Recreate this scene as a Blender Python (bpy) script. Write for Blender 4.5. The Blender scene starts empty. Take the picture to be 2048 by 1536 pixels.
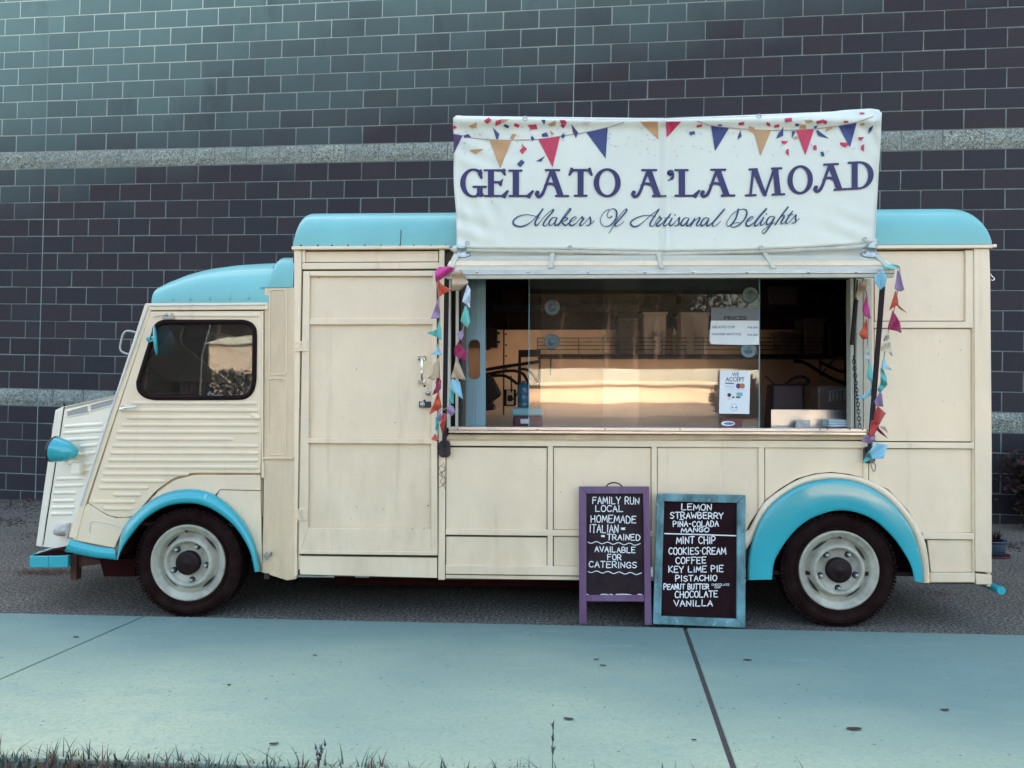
import bpy, bmesh, math, random
from mathutils import Vector, Matrix
from mathutils.geometry import tessellate_polygon
random.seed(7)
R = math.radians
scene = bpy.context.scene
COL = scene.collection

# ------------------------------------------------------------------ camera
F, CX, CY = 1538.0, 1024.0, 768.0
YAW, PITCH, ROLL = R(2.53), R(0.82), 0.003
CAMP = Vector((0.190, -4.292, 1.27))
_d0 = Vector((-math.sin(YAW), math.cos(YAW), 0)); _r0 = Vector((math.cos(YAW), math.sin(YAW), 0)); _z = Vector((0, 0, 1))
FWD = _d0 * math.cos(PITCH) + _z * math.sin(PITCH)
_u = _z * math.cos(PITCH) - _d0 * math.sin(PITCH)
UP = _u * math.cos(ROLL) - _r0 * math.sin(ROLL)
RT = _r0 * math.cos(ROLL) + _u * math.sin(ROLL)
cam_data = bpy.data.cameras.new("camera"); cam = bpy.data.objects.new("camera", cam_data); COL.objects.link(cam)
cam_data.sensor_width = 36.0; cam_data.lens = F / 2048 * 36.0; cam_data.clip_start = 0.05; cam_data.clip_end = 2000
cam.matrix_world = Matrix(((RT.x, UP.x, -FWD.x, CAMP.x), (RT.y, UP.y, -FWD.y, CAMP.y), (RT.z, UP.z, -FWD.z, CAMP.z), (0, 0, 0, 1)))
scene.camera = cam

# ------------------------------------------------------------------ light
SUN_EL, SUN_AZ = R(24), R(-14)          # the sun stands behind the block wall, the van is in its shade
world = bpy.data.worlds.new("World"); scene.world = world; world.use_nodes = True
nt = world.node_tree; bg = nt.nodes["Background"]
sky = nt.nodes.new("ShaderNodeTexSky"); sky.sky_type = 'NISHITA'; sky.sun_disc = False
sky.sun_elevation = SUN_EL; sky.sun_rotation = SUN_AZ; sky.air_density = 1.0; sky.dust_density = 8.0; sky.ozone_density = 0.3
nt.links.new(sky.outputs[0], bg.inputs[0]); bg.inputs[1].default_value = 0.15
sl = bpy.data.lights.new("sun", 'SUN'); sl.energy = 3.0; sl.angle = R(0.5); sl.color = (1.0, 0.86, 0.70)
so = bpy.data.objects.new("sun", sl); COL.objects.link(so)
sdir = Vector((math.sin(SUN_AZ) * math.cos(SUN_EL), math.cos(SUN_AZ) * math.cos(SUN_EL), math.sin(SUN_EL)))
so.rotation_euler = sdir.to_track_quat('Z', 'Y').to_euler(); so.location = (0, 20, 20)
scene.view_settings.view_transform = 'Standard'; scene.view_settings.look = 'None'
scene.view_settings.exposure = 2.95; scene.view_settings.gamma = 1.0
scene.cycles.max_bounces = 10; scene.cycles.transparent_max_bounces = 16

# ------------------------------------------------------------------ back-projection helpers
class Plane:
    def __init__(s, p0, n):
        s.p = Vector(p0); s.n = Vector(n).normalized()          # n points towards the viewer
    def at(s, px, py, off=0.0):
        d = FWD + RT * ((px - CX) / F) - UP * ((py - CY) / F)
        t = ((s.p + s.n * off) - CAMP).dot(s.n) / d.dot(s.n)
        return CAMP + d * t
def YP(Y): return Plane((0, Y, 0), (0, -1, 0))
def P(px, py, Y=0.0): return YP(Y).at(px, py)
def G(px, py, z=0.0): return Plane((0, 0, z), (0, 0, 1)).at(px, py)

# ------------------------------------------------------------------ objects, parts, properties
BASE = {}
def tag(o, label=None, cat=None, group=None, kind=None):
    if label: o['label'] = label
    if cat: o['category'] = cat
    if group: o['group'] = group
    if kind: o['kind'] = kind
    return o
def thing(name, label, cat, base, group=None):
    o = bpy.data.objects.new(name, None); COL.objects.link(o); o.location = base; o.empty_display_size = 0.1
    BASE[o.name] = Vector(base); return tag(o, label, cat, group)

class MB:
    def __init__(s): s.v = []; s.f = []; s.m = []; s.s = []
    def poly(s, pts, mat=0, smooth=False):
        b = len(s.v); s.v += [Vector(p) for p in pts]; s.f.append(list(range(b, b + len(pts)))); s.m.append(mat); s.s.append(smooth)
    def mesh(s, verts, faces, mat=0, smooth=False):
        b = len(s.v); s.v += [Vector(p) for p in verts]
        for f in faces: s.f.append([i + b for i in f]); s.m.append(mat); s.s.append(smooth)
    def prism(s, front, back, mat=0, holes_f=(), holes_b=()):
        if holes_f:
            loops = [list(front)] + [list(h) for h in holes_f]; flat = [p for l in loops for p in l]
            loopb = [list(back)] + [list(h) for h in holes_b]; flatb = [p for l in loopb for p in l]
            tris = tessellate_polygon([[Vector(p) for p in l] for l in loops]); n = len(flat)
            faces = [list(t) for t in tris] + [[i + n for i in t][::-1] for t in tris]
            o = 0
            for l in loops:
                k = len(l)
                for i in range(k): j = (i + 1) % k; faces.append([o + i, o + j, o + j + n, o + i + n])
                o += k
            s.mesh(flat + flatb, faces, mat); return
        n = len(front); faces = [list(range(n)), list(range(2 * n - 1, n - 1, -1))]
        for i in range(n): j = (i + 1) % n; faces.append([i, j, j + n, i + n])
        s.mesh(list(front) + list(back), faces, mat)
    def box(s, x0, x1, y0, y1, z0, z1, mat=0):
        s.prism([(x0, y0, z0), (x1, y0, z0), (x1, y0, z1), (x0, y0, z1)], [(x0, y1, z0), (x1, y1, z0), (x1, y1, z1), (x0, y1, z1)], mat)
    def obox(s, c, ax, ay, az, mat=0):                            # centre and three half-axis vectors
        c = Vector(c); ax = Vector(ax); ay = Vector(ay); az = Vector(az)
        s.prism([c - ax - ay - az, c + ax - ay - az, c + ax - ay + az, c - ax - ay + az], [c - ax + ay - az, c + ax + ay - az, c + ax + ay + az, c - ax + ay + az], mat)
    def tube(s, path, r, n=8, closed=False, mat=0, caps=True, flat=None):
        path = [Vector(p) for p in path]; m = len(path); vs = []; fs = []; prev = None
        for i, p in enumerate(path):
            if closed: t = path[(i + 1) % m] - path[i - 1]
            else: t = path[min(i + 1, m - 1)] - path[max(i - 1, 0)]
            if t.length < 1e-9: t = Vector((0, 0, 1))
            t.normalize()
            if prev is None:
                a = Vector((0, 0, 1)) if abs(t.z) < .9 else Vector((1, 0, 0)); e = t.cross(a).normalized()
            else:
                e = prev - t * prev.dot(t); e = e.normalized() if e.length > 1e-6 else t.orthogonal().normalized()
            prev = e; g = t.cross(e); rr = r[i] if isinstance(r, (list, tuple)) else r
            for k in range(n):
                a = 2 * math.pi * k / n; vs.append(p + (e * math.cos(a) + g * math.sin(a)) * rr)
        L = m if closed else m - 1
        for i in range(L):
            for k in range(n):
                j = (i + 1) % m; fs.append([i * n + k, i * n + (k + 1) % n, j * n + (k + 1) % n, j * n + k])
        s.mesh(vs, fs, mat, True)
        if caps and not closed:
            s.poly(vs[:n][::-1], mat); s.poly(vs[-n:], mat)
    def lathe(s, prof, c, axis=(0, -1, 0), n=40, mat=0, smooth=True):  # prof: (radius, height along axis)
        c = Vector(c); ax = Vector(axis).normalized(); e = ax.orthogonal().normalized(); g = ax.cross(e); vs = []; fs = []
        for r, h in prof:
            for k in range(n):
                a = 2 * math.pi * k / n; vs.append(c + ax * h + (e * math.cos(a) + g * math.sin(a)) * r)
        for i in range(len(prof) - 1):
            for k in range(n): fs.append([i * n + k, i * n + (k + 1) % n, (i + 1) * n + (k + 1) % n, (i + 1) * n + k])
        s.mesh(vs, fs, mat, smooth)
    def grid(s, rows, mat=0, smooth=True):
        n = len(rows[0]); vs = [p for r in rows for p in r]; fs = []
        for i in range(len(rows) - 1):
            for k in range(n - 1): fs.append([i * n + k, i * n + k + 1, (i + 1) * n + k + 1, (i + 1) * n + k])
        s.mesh(vs, fs, mat, smooth)
    # polygons given in photo pixels on a plane, with a real thickness
    def pp(s, pts, pl, off=0.0, th=0.01, mat=0, holes=()):
        fr = [pl.at(x, y, off) for x, y in pts]; bk = [p - pl.n * th for p in fr]
        hf = [[pl.at(x, y, off) for x, y in h] for h in holes]; hb = [[p - pl.n * th for p in h] for h in hf]
        s.prism(fr, bk, mat, hf, hb)
    def pr(s, x0, y0, x1, y1, pl, off=0.0, th=0.01, mat=0):       # upright rectangle from a pixel box
        ym, xm = (y0 + y1) / 2, (x0 + x1) / 2
        a = pl.at(x0, ym, off); b = pl.at(x1, ym, off); t = pl.at(xm, y0, off); u = pl.at(xm, y1, off)
        s.box(a.x, b.x, a.y, a.y + th, u.z, t.z, mat)
    def ribbon(s, pts, w, nrm, mat=0, caps=True, smooth=False):
        pts = [Vector(p) for p in pts]; n = len(pts); nrm = Vector(nrm); L = []; Rr = []
        for i, p in enumerate(pts):
            t = pts[min(i + 1, n - 1)] - pts[max(i - 1, 0)]
            if t.length < 1e-9: t = Vector((1, 0, 0))
            side = nrm.cross(t.normalized()); ww = (w[i] if isinstance(w, (list, tuple)) else w) / 2
            L.append(p + side * ww); Rr.append(p - side * ww)
        vs = L + Rr; s.mesh(vs, [[i, i + 1, n + i + 1, n + i] for i in range(n - 1)], mat)
        if caps:
            for idx in (0, n - 1):
                ww = (w[idx] if isinstance(w, (list, tuple)) else w) / 2; e = nrm.orthogonal().normalized(); g = nrm.cross(e)
                s.poly([pts[idx] + nrm * 2e-5 + (e * math.cos(a * math.pi / 5) + g * math.sin(a * math.pi / 5)) * ww for a in range(10)], mat)
    def build(s, name, mats, parent=None, bevel=None, base=None, weld=False, segs=2, recalc=True):
        if not isinstance(mats, (list, tuple)): mats = [mats]
        b = BASE[parent.name] if parent is not None else Vector(base or (0, 0, 0))
        me = bpy.data.meshes.new(name); me.from_pydata([tuple(p - b) for p in s.v], [], s.f)
        for m in mats: me.materials.append(m)
        me.polygons.foreach_set("material_index", s.m); me.polygons.foreach_set("use_smooth", s.s)
        bm = bmesh.new(); bm.from_mesh(me)
        if weld: bmesh.ops.remove_doubles(bm, verts=bm.verts, dist=1e-5)
        if recalc: bmesh.ops.recalc_face_normals(bm, faces=bm.faces)
        bm.to_mesh(me); bm.free(); me.update()
        o = bpy.data.objects.new(name, me); COL.objects.link(o)
        if parent is not None: o.parent = parent
        else: o.location = b
        BASE[o.name] = b
        if bevel:
            md = o.modifiers.new("bevel", 'BEVEL'); md.width = bevel; md.segments = segs; md.limit_method = 'ANGLE'; md.angle_limit = R(40)
            md.harden_normals = False
        return o

def cat_rom(pts, k=6):
    out = []; n = len(pts)
    for i in range(n - 1):
        p0, p1, p2, p3 = (Vector(pts[max(i - 1, 0)]), Vector(pts[i]), Vector(pts[i + 1]), Vector(pts[min(i + 2, n - 1)]))
        for j in range(k):
            t = j / k; out.append(0.5 * ((2 * p1) + (p2 - p0) * t + (2 * p0 - 5 * p1 + 4 * p2 - p3) * t * t + (3 * p1 - p0 - 3 * p2 + p3) * t ** 3))
    out.append(Vector(pts[-1])); return out
def resample(pts, n):
    pts = [Vector((p[0], p[1], 0)) for p in pts]; d = [0]
    for i in range(1, len(pts)): d.append(d[-1] + (pts[i] - pts[i - 1]).length)
    out = []
    for k in range(n):
        t = d[-1] * k / (n - 1); i = 1
        while i < len(d) - 1 and d[i] < t: i += 1
        u = (t - d[i - 1]) / max(d[i] - d[i - 1], 1e-9); q = pts[i - 1].lerp(pts[i], u); out.append((q.x, q.y))
    return out
def smooth2(pts, k=5): return [(p.x, p.y) for p in cat_rom([(x, y, 0) for x, y in pts], k)]
def rrect(x0, y0, x1, y1, r, n=5):
    out = []
    for cx, cy, a0 in ((x1 - r, y0 + r, -90), (x1 - r, y1 - r, 0), (x0 + r, y1 - r, 90), (x0 + r, y0 + r, 180)):
        for i in range(n + 1): a = R(a0 + 90 * i / n); out.append((cx + r * math.cos(a), cy + r * math.sin(a)))
    return out
def crop(o, sc, pts): return [(o[0] + x / sc, o[1] + y / sc) for x, y in pts]

# ------------------------------------------------------------------ materials
def mat(name, c, rough=0.5, metal=0.0, var=0.0, vscale=3.0, c2=None, speck=None, bump=0.0, bscale=60.0, coat=0.0, spec=0.5, rvar=0.0, streak=1.0):
    m = bpy.data.materials.new(name); m.use_nodes = True; t = m.node_tree; b = t.nodes["Principled BSDF"]
    b.inputs["Roughness"].default_value = rough; b.inputs["Metallic"].default_value = metal
    b.inputs["Coat Weight"].default_value = coat; b.inputs["Coat Roughness"].default_value = 0.08
    b.inputs["Specular IOR Level"].default_value = spec; b.inputs["Base Color"].default_value = (*c, 1)
    tc = t.nodes.new("ShaderNodeTexCoord"); src = tc.outputs["Object"]
    if streak != 1.0:
        mp = t.nodes.new("ShaderNodeMapping"); mp.inputs["Scale"].default_value = (1, 1, streak); t.links.new(src, mp.inputs[0]); vsrc = mp.outputs[0]
    else: vsrc = src
    cur = None
    if var or c2:
        n = t.nodes.new("ShaderNodeTexNoise"); n.inputs["Scale"].default_value = vscale; n.inputs["Detail"].default_value = 8; n.inputs["Roughness"].default_value = 0.62
        t.links.new(vsrc, n.inputs["Vector"])
        rp = t.nodes.new("ShaderNodeValToRGB"); d = c2 or tuple(max(0, x * (1 - var)) for x in c)
        rp.color_ramp.elements[0].position = 0.32; rp.color_ramp.elements[1].position = 0.66
        rp.color_ramp.elements[0].color = (*d, 1); rp.color_ramp.elements[1].color = (*c, 1)
        t.links.new(n.outputs["Fac"], rp.inputs[0]); cur = rp.outputs[0]
        if rvar:
            mr = t.nodes.new("ShaderNodeMapRange"); mr.inputs["To Min"].default_value = rough + rvar; mr.inputs["To Max"].default_value = max(.02, rough - rvar)
            t.links.new(n.outputs["Fac"], mr.inputs[0]); t.links.new(mr.outputs[0], b.inputs["Roughness"])
    if speck:                                                        # (colour, scale, threshold, softness)
        sc, ss, th, sf = speck
        n2 = t.nodes.new("ShaderNodeTexNoise"); n2.inputs["Scale"].default_value = ss; n2.inputs["Detail"].default_value = 5; n2.inputs["Roughness"].default_value = .7
        t.links.new(src, n2.inputs["Vector"])
        r2 = t.nodes.new("ShaderNodeMapRange"); r2.inputs["From Min"].default_value = th; r2.inputs["From Max"].default_value = th + sf; t.links.new(n2.outputs["Fac"], r2.inputs[0])
        mx = t.nodes.new("ShaderNodeMix"); mx.data_type = 'RGBA'; mx.inputs[7].default_value = (*sc, 1)
        if cur: t.links.new(cur, mx.inputs[6])
        else: mx.inputs[6].default_value = (*c, 1)
        t.links.new(r2.outputs[0], mx.inputs[0]); cur = mx.outputs[2]
    if cur: t.links.new(cur, b.inputs["Base Color"])
    if bump:
        n3 = t.nodes.new("ShaderNodeTexNoise"); n3.inputs["Scale"].default_value = bscale; n3.inputs["Detail"].default_value = 6; t.links.new(src, n3.inputs["Vector"])
        bp = t.nodes.new("ShaderNodeBump"); bp.inputs["Strength"].default_value = bump; bp.inputs["Distance"].default_value = 0.01
        t.links.new(n3.outputs["Fac"], bp.inputs["Height"]); t.links.new(bp.outputs[0], b.inputs["Normal"])
    return m
def glass_mat(name, refl=0.12, tint=(0.9, 0.95, 0.95), wav=0.0, dust=0.0):
    m = bpy.data.materials.new(name); m.use_nodes = True; t = m.node_tree; t.nodes.remove(t.nodes["Principled BSDF"]); out = t.nodes["Material Output"]
    tr = t.nodes.new("ShaderNodeBsdfTransparent"); tr.inputs[0].default_value = (*tint, 1)
    gl = t.nodes.new("ShaderNodeBsdfGlossy"); gl.inputs["Roughness"].default_value = 0.015; gl.inputs[0].default_value = (1, 1, 1, 1)
    fr = t.nodes.new("ShaderNodeFresnel"); fr.inputs[0].default_value = 1.5
    ad = t.nodes.new("ShaderNodeMath"); ad.operation = 'MAXIMUM'; ad.inputs[1].default_value = refl; t.links.new(fr.outputs[0], ad.inputs[0])
    mx = t.nodes.new("ShaderNodeMixShader"); t.links.new(ad.outputs[0], mx.inputs[0]); t.links.new(tr.outputs[0], mx.inputs[1]); t.links.new(gl.outputs[0], mx.inputs[2])
    last = mx.outputs[0]
    if dust:
        df = t.nodes.new("ShaderNodeBsdfDiffuse"); df.inputs[0].default_value = (.75, .62, .52, 1); m2 = t.nodes.new("ShaderNodeMixShader"); m2.inputs[0].default_value = dust; t.links.new(last, m2.inputs[1]); t.links.new(df.outputs[0], m2.inputs[2]); last = m2.outputs[0]
    t.links.new(last, out.inputs[0])
    if wav:
        tc = t.nodes.new("ShaderNodeTexCoord"); n = t.nodes.new("ShaderNodeTexNoise"); n.inputs["Scale"].default_value = 3.0; n.inputs["Detail"].default_value = 1
        bp = t.nodes.new("ShaderNodeBump"); bp.inputs["Strength"].default_value = wav; bp.inputs["Distance"].default_value = 0.02
        t.links.new(tc.outputs["Object"], n.inputs[0]); t.links.new(n.outputs[0], bp.inputs["Height"]); t.links.new(bp.outputs[0], gl.inputs["Normal"])
    return m

M = {}
M['cream'] = mat('cream_paint', (0.81, 0.66, 0.445), 0.38, var=0.12, vscale=1.6, speck=((0.30, 0.25, 0.18), 9.0, 0.74, 0.06), coat=0.15, bump=0.03, bscale=4, rvar=0.1, streak=0.6)
M['creamdirty'] = mat('cream_paint_grimy', (0.76, 0.585, 0.36), 0.45, c2=(0.52, 0.39, 0.24), vscale=5.0, speck=((0.10, 0.07, 0.05), 26.0, 0.70, 0.05), bump=0.05, bscale=8, streak=0.25)
def age(m, amount=1.0):                                             # road splash low down, rust runs, chips and shallow dents in old sheet metal
    t = m.node_tree; b = t.nodes["Principled BSDF"]; src = t.nodes.new("ShaderNodeTexCoord").outputs["Object"]; cur = b.inputs["Base Color"].links[0].from_socket
    def nz(scale, vec, det=6):
        mp = t.nodes.new("ShaderNodeMapping"); mp.inputs["Scale"].default_value = vec; t.links.new(src, mp.inputs[0]); n = t.nodes.new("ShaderNodeTexNoise"); n.inputs["Scale"].default_value = scale; n.inputs["Detail"].default_value = det; n.inputs["Roughness"].default_value = .65; t.links.new(mp.outputs[0], n.inputs["Vector"]); return n.outputs["Fac"]
    def mr(s, a, b_, c, d): r = t.nodes.new("ShaderNodeMapRange"); r.inputs[1].default_value = a; r.inputs[2].default_value = b_; r.inputs[3].default_value = c; r.inputs[4].default_value = d; t.links.new(s, r.inputs[0]); return r.outputs[0]
    def mul(a, b_): x = t.nodes.new("ShaderNodeMath"); x.operation = 'MULTIPLY'; t.links.new(a, x.inputs[0]); t.links.new(b_, x.inputs[1]); return x.outputs[0]
    def mix(f, col):
        nonlocal cur
        x = t.nodes.new("ShaderNodeMix"); x.data_type = 'RGBA'; t.links.new(f, x.inputs[0]); t.links.new(cur, x.inputs[6]); x.inputs[7].default_value = (*col, 1); cur = x.outputs[2]
    z = t.nodes.new("ShaderNodeSeparateXYZ"); t.links.new(src, z.inputs[0])
    mix(mul(mr(z.outputs[2], .95, .22, 0, 1), mr(nz(3.5, (1, 1, .35)), .36, .66, 0, .55 * amount)), (.42, .30, .18))
    mix(mr(nz(11, (1, 1, .07), 4), .60, .74, 0, .42 * amount), (.44, .30, .18))
    mix(mr(nz(2.2, (1, 1, .8), 7), .50, .70, 0, .40 * amount), (.58, .47, .33))
    mix(mr(nz(34, (1, 1, 1), 4), .715, .735, 0, .85 * amount), (.07, .04, .03))
    mix(mr(nz(14, (2.2, 1, .5), 5), .70, .73, 0, .5 * amount), (.30, .19, .11))
    t.links.new(cur, b.inputs["Base Color"])
    bp = t.nodes.new("ShaderNodeBump"); bp.inputs["Strength"].default_value = .35; bp.inputs["Distance"].default_value = .02; t.links.new(nz(1.9, (1, 1, 1), 3), bp.inputs["Height"]); t.links.new(bp.outputs[0], b.inputs["Normal"])
age(M['cream'], .8); age(M['creamdirty'], 1.2)
M['white'] = mat('white_paint', (0.80, 0.73, 0.57), 0.40, var=0.10, vscale=3.0, speck=((0.25, 0.2, 0.15), 20, 0.74, .05), coat=.1)
M['blue'] = mat('sky_blue_paint', (0.022, 0.35, 0.39), 0.2, var=0.12, vscale=2.0, coat=0.55, speck=((0.24, 0.48, 0.50), 9.0, 0.68, 0.03), bump=0.02, bscale=5)
M['roofblue'] = mat('faded_blue_paint', (0.16, 0.45, 0.42), 0.42, var=0.14, vscale=1.4, speck=((0.08, 0.25, 0.3), 22, 0.76, .04), coat=.2, bump=.02, bscale=4)
M['grime'] = mat('seam_grime', (0.10, 0.075, 0.05), 0.8, c2=(.05, .032, .022), vscale=6)
M['seam'] = mat('dark_gap', (0.02, 0.012, 0.012), 0.8)
M['rubber'] = mat('black_rubber', (0.009, 0.0025, 0.0025), 0.6, spec=.12)
M['tyre'] = mat('tyre_rubber', (0.010, 0.0035, 0.0035), 0.8, spec=.05, c2=(.022, .012, .010), vscale=9, bump=.1, bscale=90)
M['rim'] = mat('rim_paint', (0.46, 0.45, 0.35), 0.45, c2=(0.24, 0.225, 0.165), vscale=9, speck=((.12, .08, .05), 30, .70, .05))
M['cap'] = mat('hub_black', (0.014, 0.006, 0.006), 0.5, spec=.2, var=.3, vscale=20)
M['steel'] = mat('brushed_steel', (0.62, 0.60, 0.56), 0.30, 0.95, var=.15, vscale=6, streak=8)
M['stainless'] = mat('stainless_wall', (0.90, 0.66, 0.47), 0.30, 0.45, var=.2, vscale=2.0, bump=.12, bscale=2.5)
M['alu'] = mat('aluminium_trim', (0.42, 0.44, 0.41), 0.42, 0.85, var=.2, vscale=12)
M['hatch'] = mat('hatch_paint', (0.52, 0.49, 0.37), 0.6, spec=.3, c2=(0.42, 0.42, 0.34), vscale=5, speck=((.3, .2, .12), 25, .68, .05))
M['chrome'] = mat('chrome', (0.75, 0.75, 0.73), 0.12, 1.0)
M['darksteel'] = mat('dark_steel', (0.055, 0.048, 0.055), 0.42, 0.6, var=.4, vscale=10, speck=((.2, .2, .2), 30, .68, .05))
M['galv'] = mat('galvanised', (0.50, 0.56, 0.55), 0.38, 0.8, var=.25, vscale=25)
M['pipe'] = mat('painted_pipe', (0.62, 0.64, 0.58), 0.5, var=.2, vscale=12)
M['chassis'] = mat('underbody', (0.028, 0.006, 0.006), 0.85, spec=.05, var=.4, vscale=6)
M['rust'] = mat('rusty_steel', (0.10, 0.035, 0.02), 0.8, var=.5, vscale=12)
M['greyblue'] = mat('greyblue_metal', (0.17, 0.29, 0.31), 0.5, var=.15, vscale=3, streak=.3)
M['interior_dark'] = mat('interior_brown', (0.030, 0.009, 0.009), 0.7, spec=.2, var=.4, vscale=4)
M['black'] = mat('black_plastic', (0.012, 0.004, 0.005), 0.5, spec=.3)
M['seat'] = mat('seat_vinyl', (0.05, 0.022, 0.016), 0.6, var=.5, vscale=20)
M['cloth'] = mat('banner_vinyl', (0.69, 0.75, 0.65), 0.5, var=0.08, vscale=2.2, speck=((0.42, 0.47, 0.46), 6.0, 0.70, 0.10), bump=0.15, bscale=9)
M['navy'] = mat('navy_print', (0.022, 0.026, 0.115), 0.55, var=.15, vscale=8)
M['scriptblue'] = mat('script_blue_print', (0.012, 0.055, 0.14), 0.55)
M['pblue'] = mat('blue_print', (0.030, 0.055, 0.19), 0.55, var=.15, vscale=9)
M['pred'] = mat('red_print', (0.55, 0.035, 0.10), 0.55, var=.2, vscale=9)
M['ptan'] = mat('tan_print', (0.50, 0.30, 0.14), 0.55, var=.1, vscale=9)
M['ppurple'] = mat('purple_print', (0.06, 0.03, 0.12), 0.55)
M['pfade'] = mat('faded_grey_print', (0.50, 0.56, 0.60), 0.55)
M['pfadepink'] = mat('faded_pink_print', (0.66, 0.52, 0.58), 0.55)
M['pstring'] = mat('string_print', (0.30, 0.25, 0.20), 0.6)
M['chalk'] = mat('chalk', (0.80, 0.80, 0.76), 0.9, var=.25, vscale=60)
M['board'] = mat('chalkboard', (0.014, 0.004, 0.006), 0.7, spec=.06, c2=(0.020, 0.009, 0.010), vscale=5, speck=((.10, .09, .09), 40, .72, .05))
M['boardgrey'] = mat('chalkboard_dusty', (0.018, 0.010, 0.012), 0.7, spec=.08, c2=(0.034, 0.024, 0.026), vscale=4, speck=((.12, .11, .12), 35, .70, .06))
M['purplewood'] = mat('purple_stained_wood', (0.11, 0.045, 0.105), 0.55, c2=(0.15, 0.085, 0.155), vscale=14, streak=.15, speck=((.26, .20, .27), 30, .70, .06), bump=.15, bscale=30)
M['tealwood'] = mat('teal_washed_wood', (0.15, 0.33, 0.34), 0.6, c2=(0.035, 0.075, 0.08), vscale=10, streak=.6, speck=((.40, .55, .52), 22, .62, .1), bump=.15, bscale=30)
M['paper'] = mat('paper', (0.70, 0.74, 0.72), 0.55, var=.08, vscale=12)
M['shadepaper'] = mat('shaded_paper_top', (0.13, 0.15, 0.16), 0.55)  # darker paper for the top of the price sheet, its shade painted in
M['ink'] = mat('black_ink', (0.02, 0.015, 0.02), 0.6)
M['inkblue'] = mat('blue_ink', (0.08, 0.16, 0.26), 0.6)
for k, c in dict(fpink=(.52, .022, .20), forange=(.58, .075, .022), flav=(.30, .20, .34), fmint=(.12, .50, .42), flblue=(.24, .52, .60), ftan=(.48, .36, .22), fmag=(.32, .014, .075), fred=(.42, .035, .025), fpale=(.55, .66, .70), fcream=(.66, .56, .40), fteal=(.08, .36, .33)).items():
    m_ = mat('cloth_' + k[1:], c, 0.8, var=.18, vscale=14, bump=.3, bscale=25)
    b_ = m_.node_tree.nodes["Principled BSDF"]; b_.inputs["Sheen Weight"].default_value = .2
    M[k] = m_
M['headlens'] = mat('lamp_lens', (0.5, 0.5, 0.48), 0.15, coat=.5)
M['amber'] = mat('old_lamp_plastic', (0.58, 0.56, 0.50), 0.3, c2=(.3, .28, .24), vscale=40)
M['tub'] = mat('white_tub', (0.95, 0.81, 0.65), 0.5, var=.06, vscale=4)
M['greybox'] = mat('grey_box', (0.10, 0.07, 0.06), 0.5, var=.3, vscale=6)
M['redbox'] = mat('maroon_plastic', (0.09, 0.012, 0.02), 0.45)
M['teallid'] = mat('teal_plastic', (0.16, 0.38, 0.40), 0.4)
M['jug'] = mat('blue_jug', (0.05, 0.16, 0.26), 0.15, var=.4, vscale=20)
M['glass'] = glass_mat('serving_plexiglass', 0.05, (0.95, 0.95, 0.95), wav=0.022, dust=.012)
M['cabglass'] = glass_mat('cab_glass', 0.04, (0.92, 0.95, 0.95), wav=0.03, dust=.01)
M['cup'] = mat('suction_rubber', (0.09, 0.15, 0.155), 0.3, var=.2, vscale=40)
M['pot'] = mat('planter_plastic', (0.05, 0.075, 0.10), 0.5, var=.2, vscale=6)
M['saucer'] = mat('maroon_clay', (0.10, 0.02, 0.025), 0.6)
M['leafdark'] = mat('shrub_leaf', (0.022, 0.018, 0.012), 0.7, spec=.2, c2=(.034, .012, .012), vscale=5)
M['petal'] = mat('pink_petal', (0.30, 0.07, 0.09), 0.7)
M['twig'] = mat('bark', (0.05, 0.03, 0.022), 0.85, var=.4, vscale=20)
M['drygrass'] = mat('dry_grass', (0.20, 0.10, 0.055), 0.85, c2=(.09, .045, .03), vscale=8)
M['deadleaf'] = mat('dead_leaf', (0.055, 0.03, 0.03), 0.75, var=.5, vscale=40)
M['grass'] = mat('grass_blade', (0.055, 0.095, 0.07), 0.6, c2=(0.03, 0.06, 0.045), vscale=6)
M['treeleaf'] = mat('tree_leaf', (0.020, 0.018, 0.012), 0.8, spec=.15, c2=(.012, .010, .008), vscale=.5)
M['siding'] = mat('pale_siding', (0.84, 0.64, 0.48), 0.7, var=.06, vscale=.4)
M['housesiding'] = mat('grey_siding', (.34, .31, .26), .7, var=.1, vscale=.6)
M['paleroof'] = mat('pale_roof', (0.62, 0.64, 0.52), 0.6, var=.15, vscale=.6)
# ------------------------------------------------------------------ setting materials
def nodes_of(name):
    m = bpy.data.materials.new(name); m.use_nodes = True; t = m.node_tree; return m, t, t.nodes["Principled BSDF"]
def noise(t, src, scale, detail=6, rough=.6, vec_scale=None):
    if vec_scale:
        mp = t.nodes.new("ShaderNodeMapping"); mp.inputs["Scale"].default_value = vec_scale; t.links.new(src, mp.inputs[0]); src = mp.outputs[0]
    n = t.nodes.new("ShaderNodeTexNoise"); n.inputs["Scale"].default_value = scale; n.inputs["Detail"].default_value = detail; n.inputs["Roughness"].default_value = rough
    t.links.new(src, n.inputs["Vector"]); return n.outputs["Fac"]
def ramp(t, fac, stops):
    r = t.nodes.new("ShaderNodeValToRGB"); e = r.color_ramp.elements
    while len(e) < len(stops): e.new(0.5)
    for el, (p, c) in zip(e, stops): el.position = p; el.color = (*c, 1) if len(c) == 3 else c
    t.links.new(fac, r.inputs[0]); return r.outputs[0]
def mixc(t, fac, a, b, mode='MIX'):
    x = t.nodes.new("ShaderNodeMix"); x.data_type = 'RGBA'; x.blend_type = mode
    for sock, v in ((0, fac), (6, a), (7, b)):
        if isinstance(v, (int, float)): x.inputs[sock].default_value = v
        elif isinstance(v, tuple): x.inputs[sock].default_value = (*v, 1)
        else: t.links.new(v, x.inputs[sock])
    return x.outputs[2]
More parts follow.
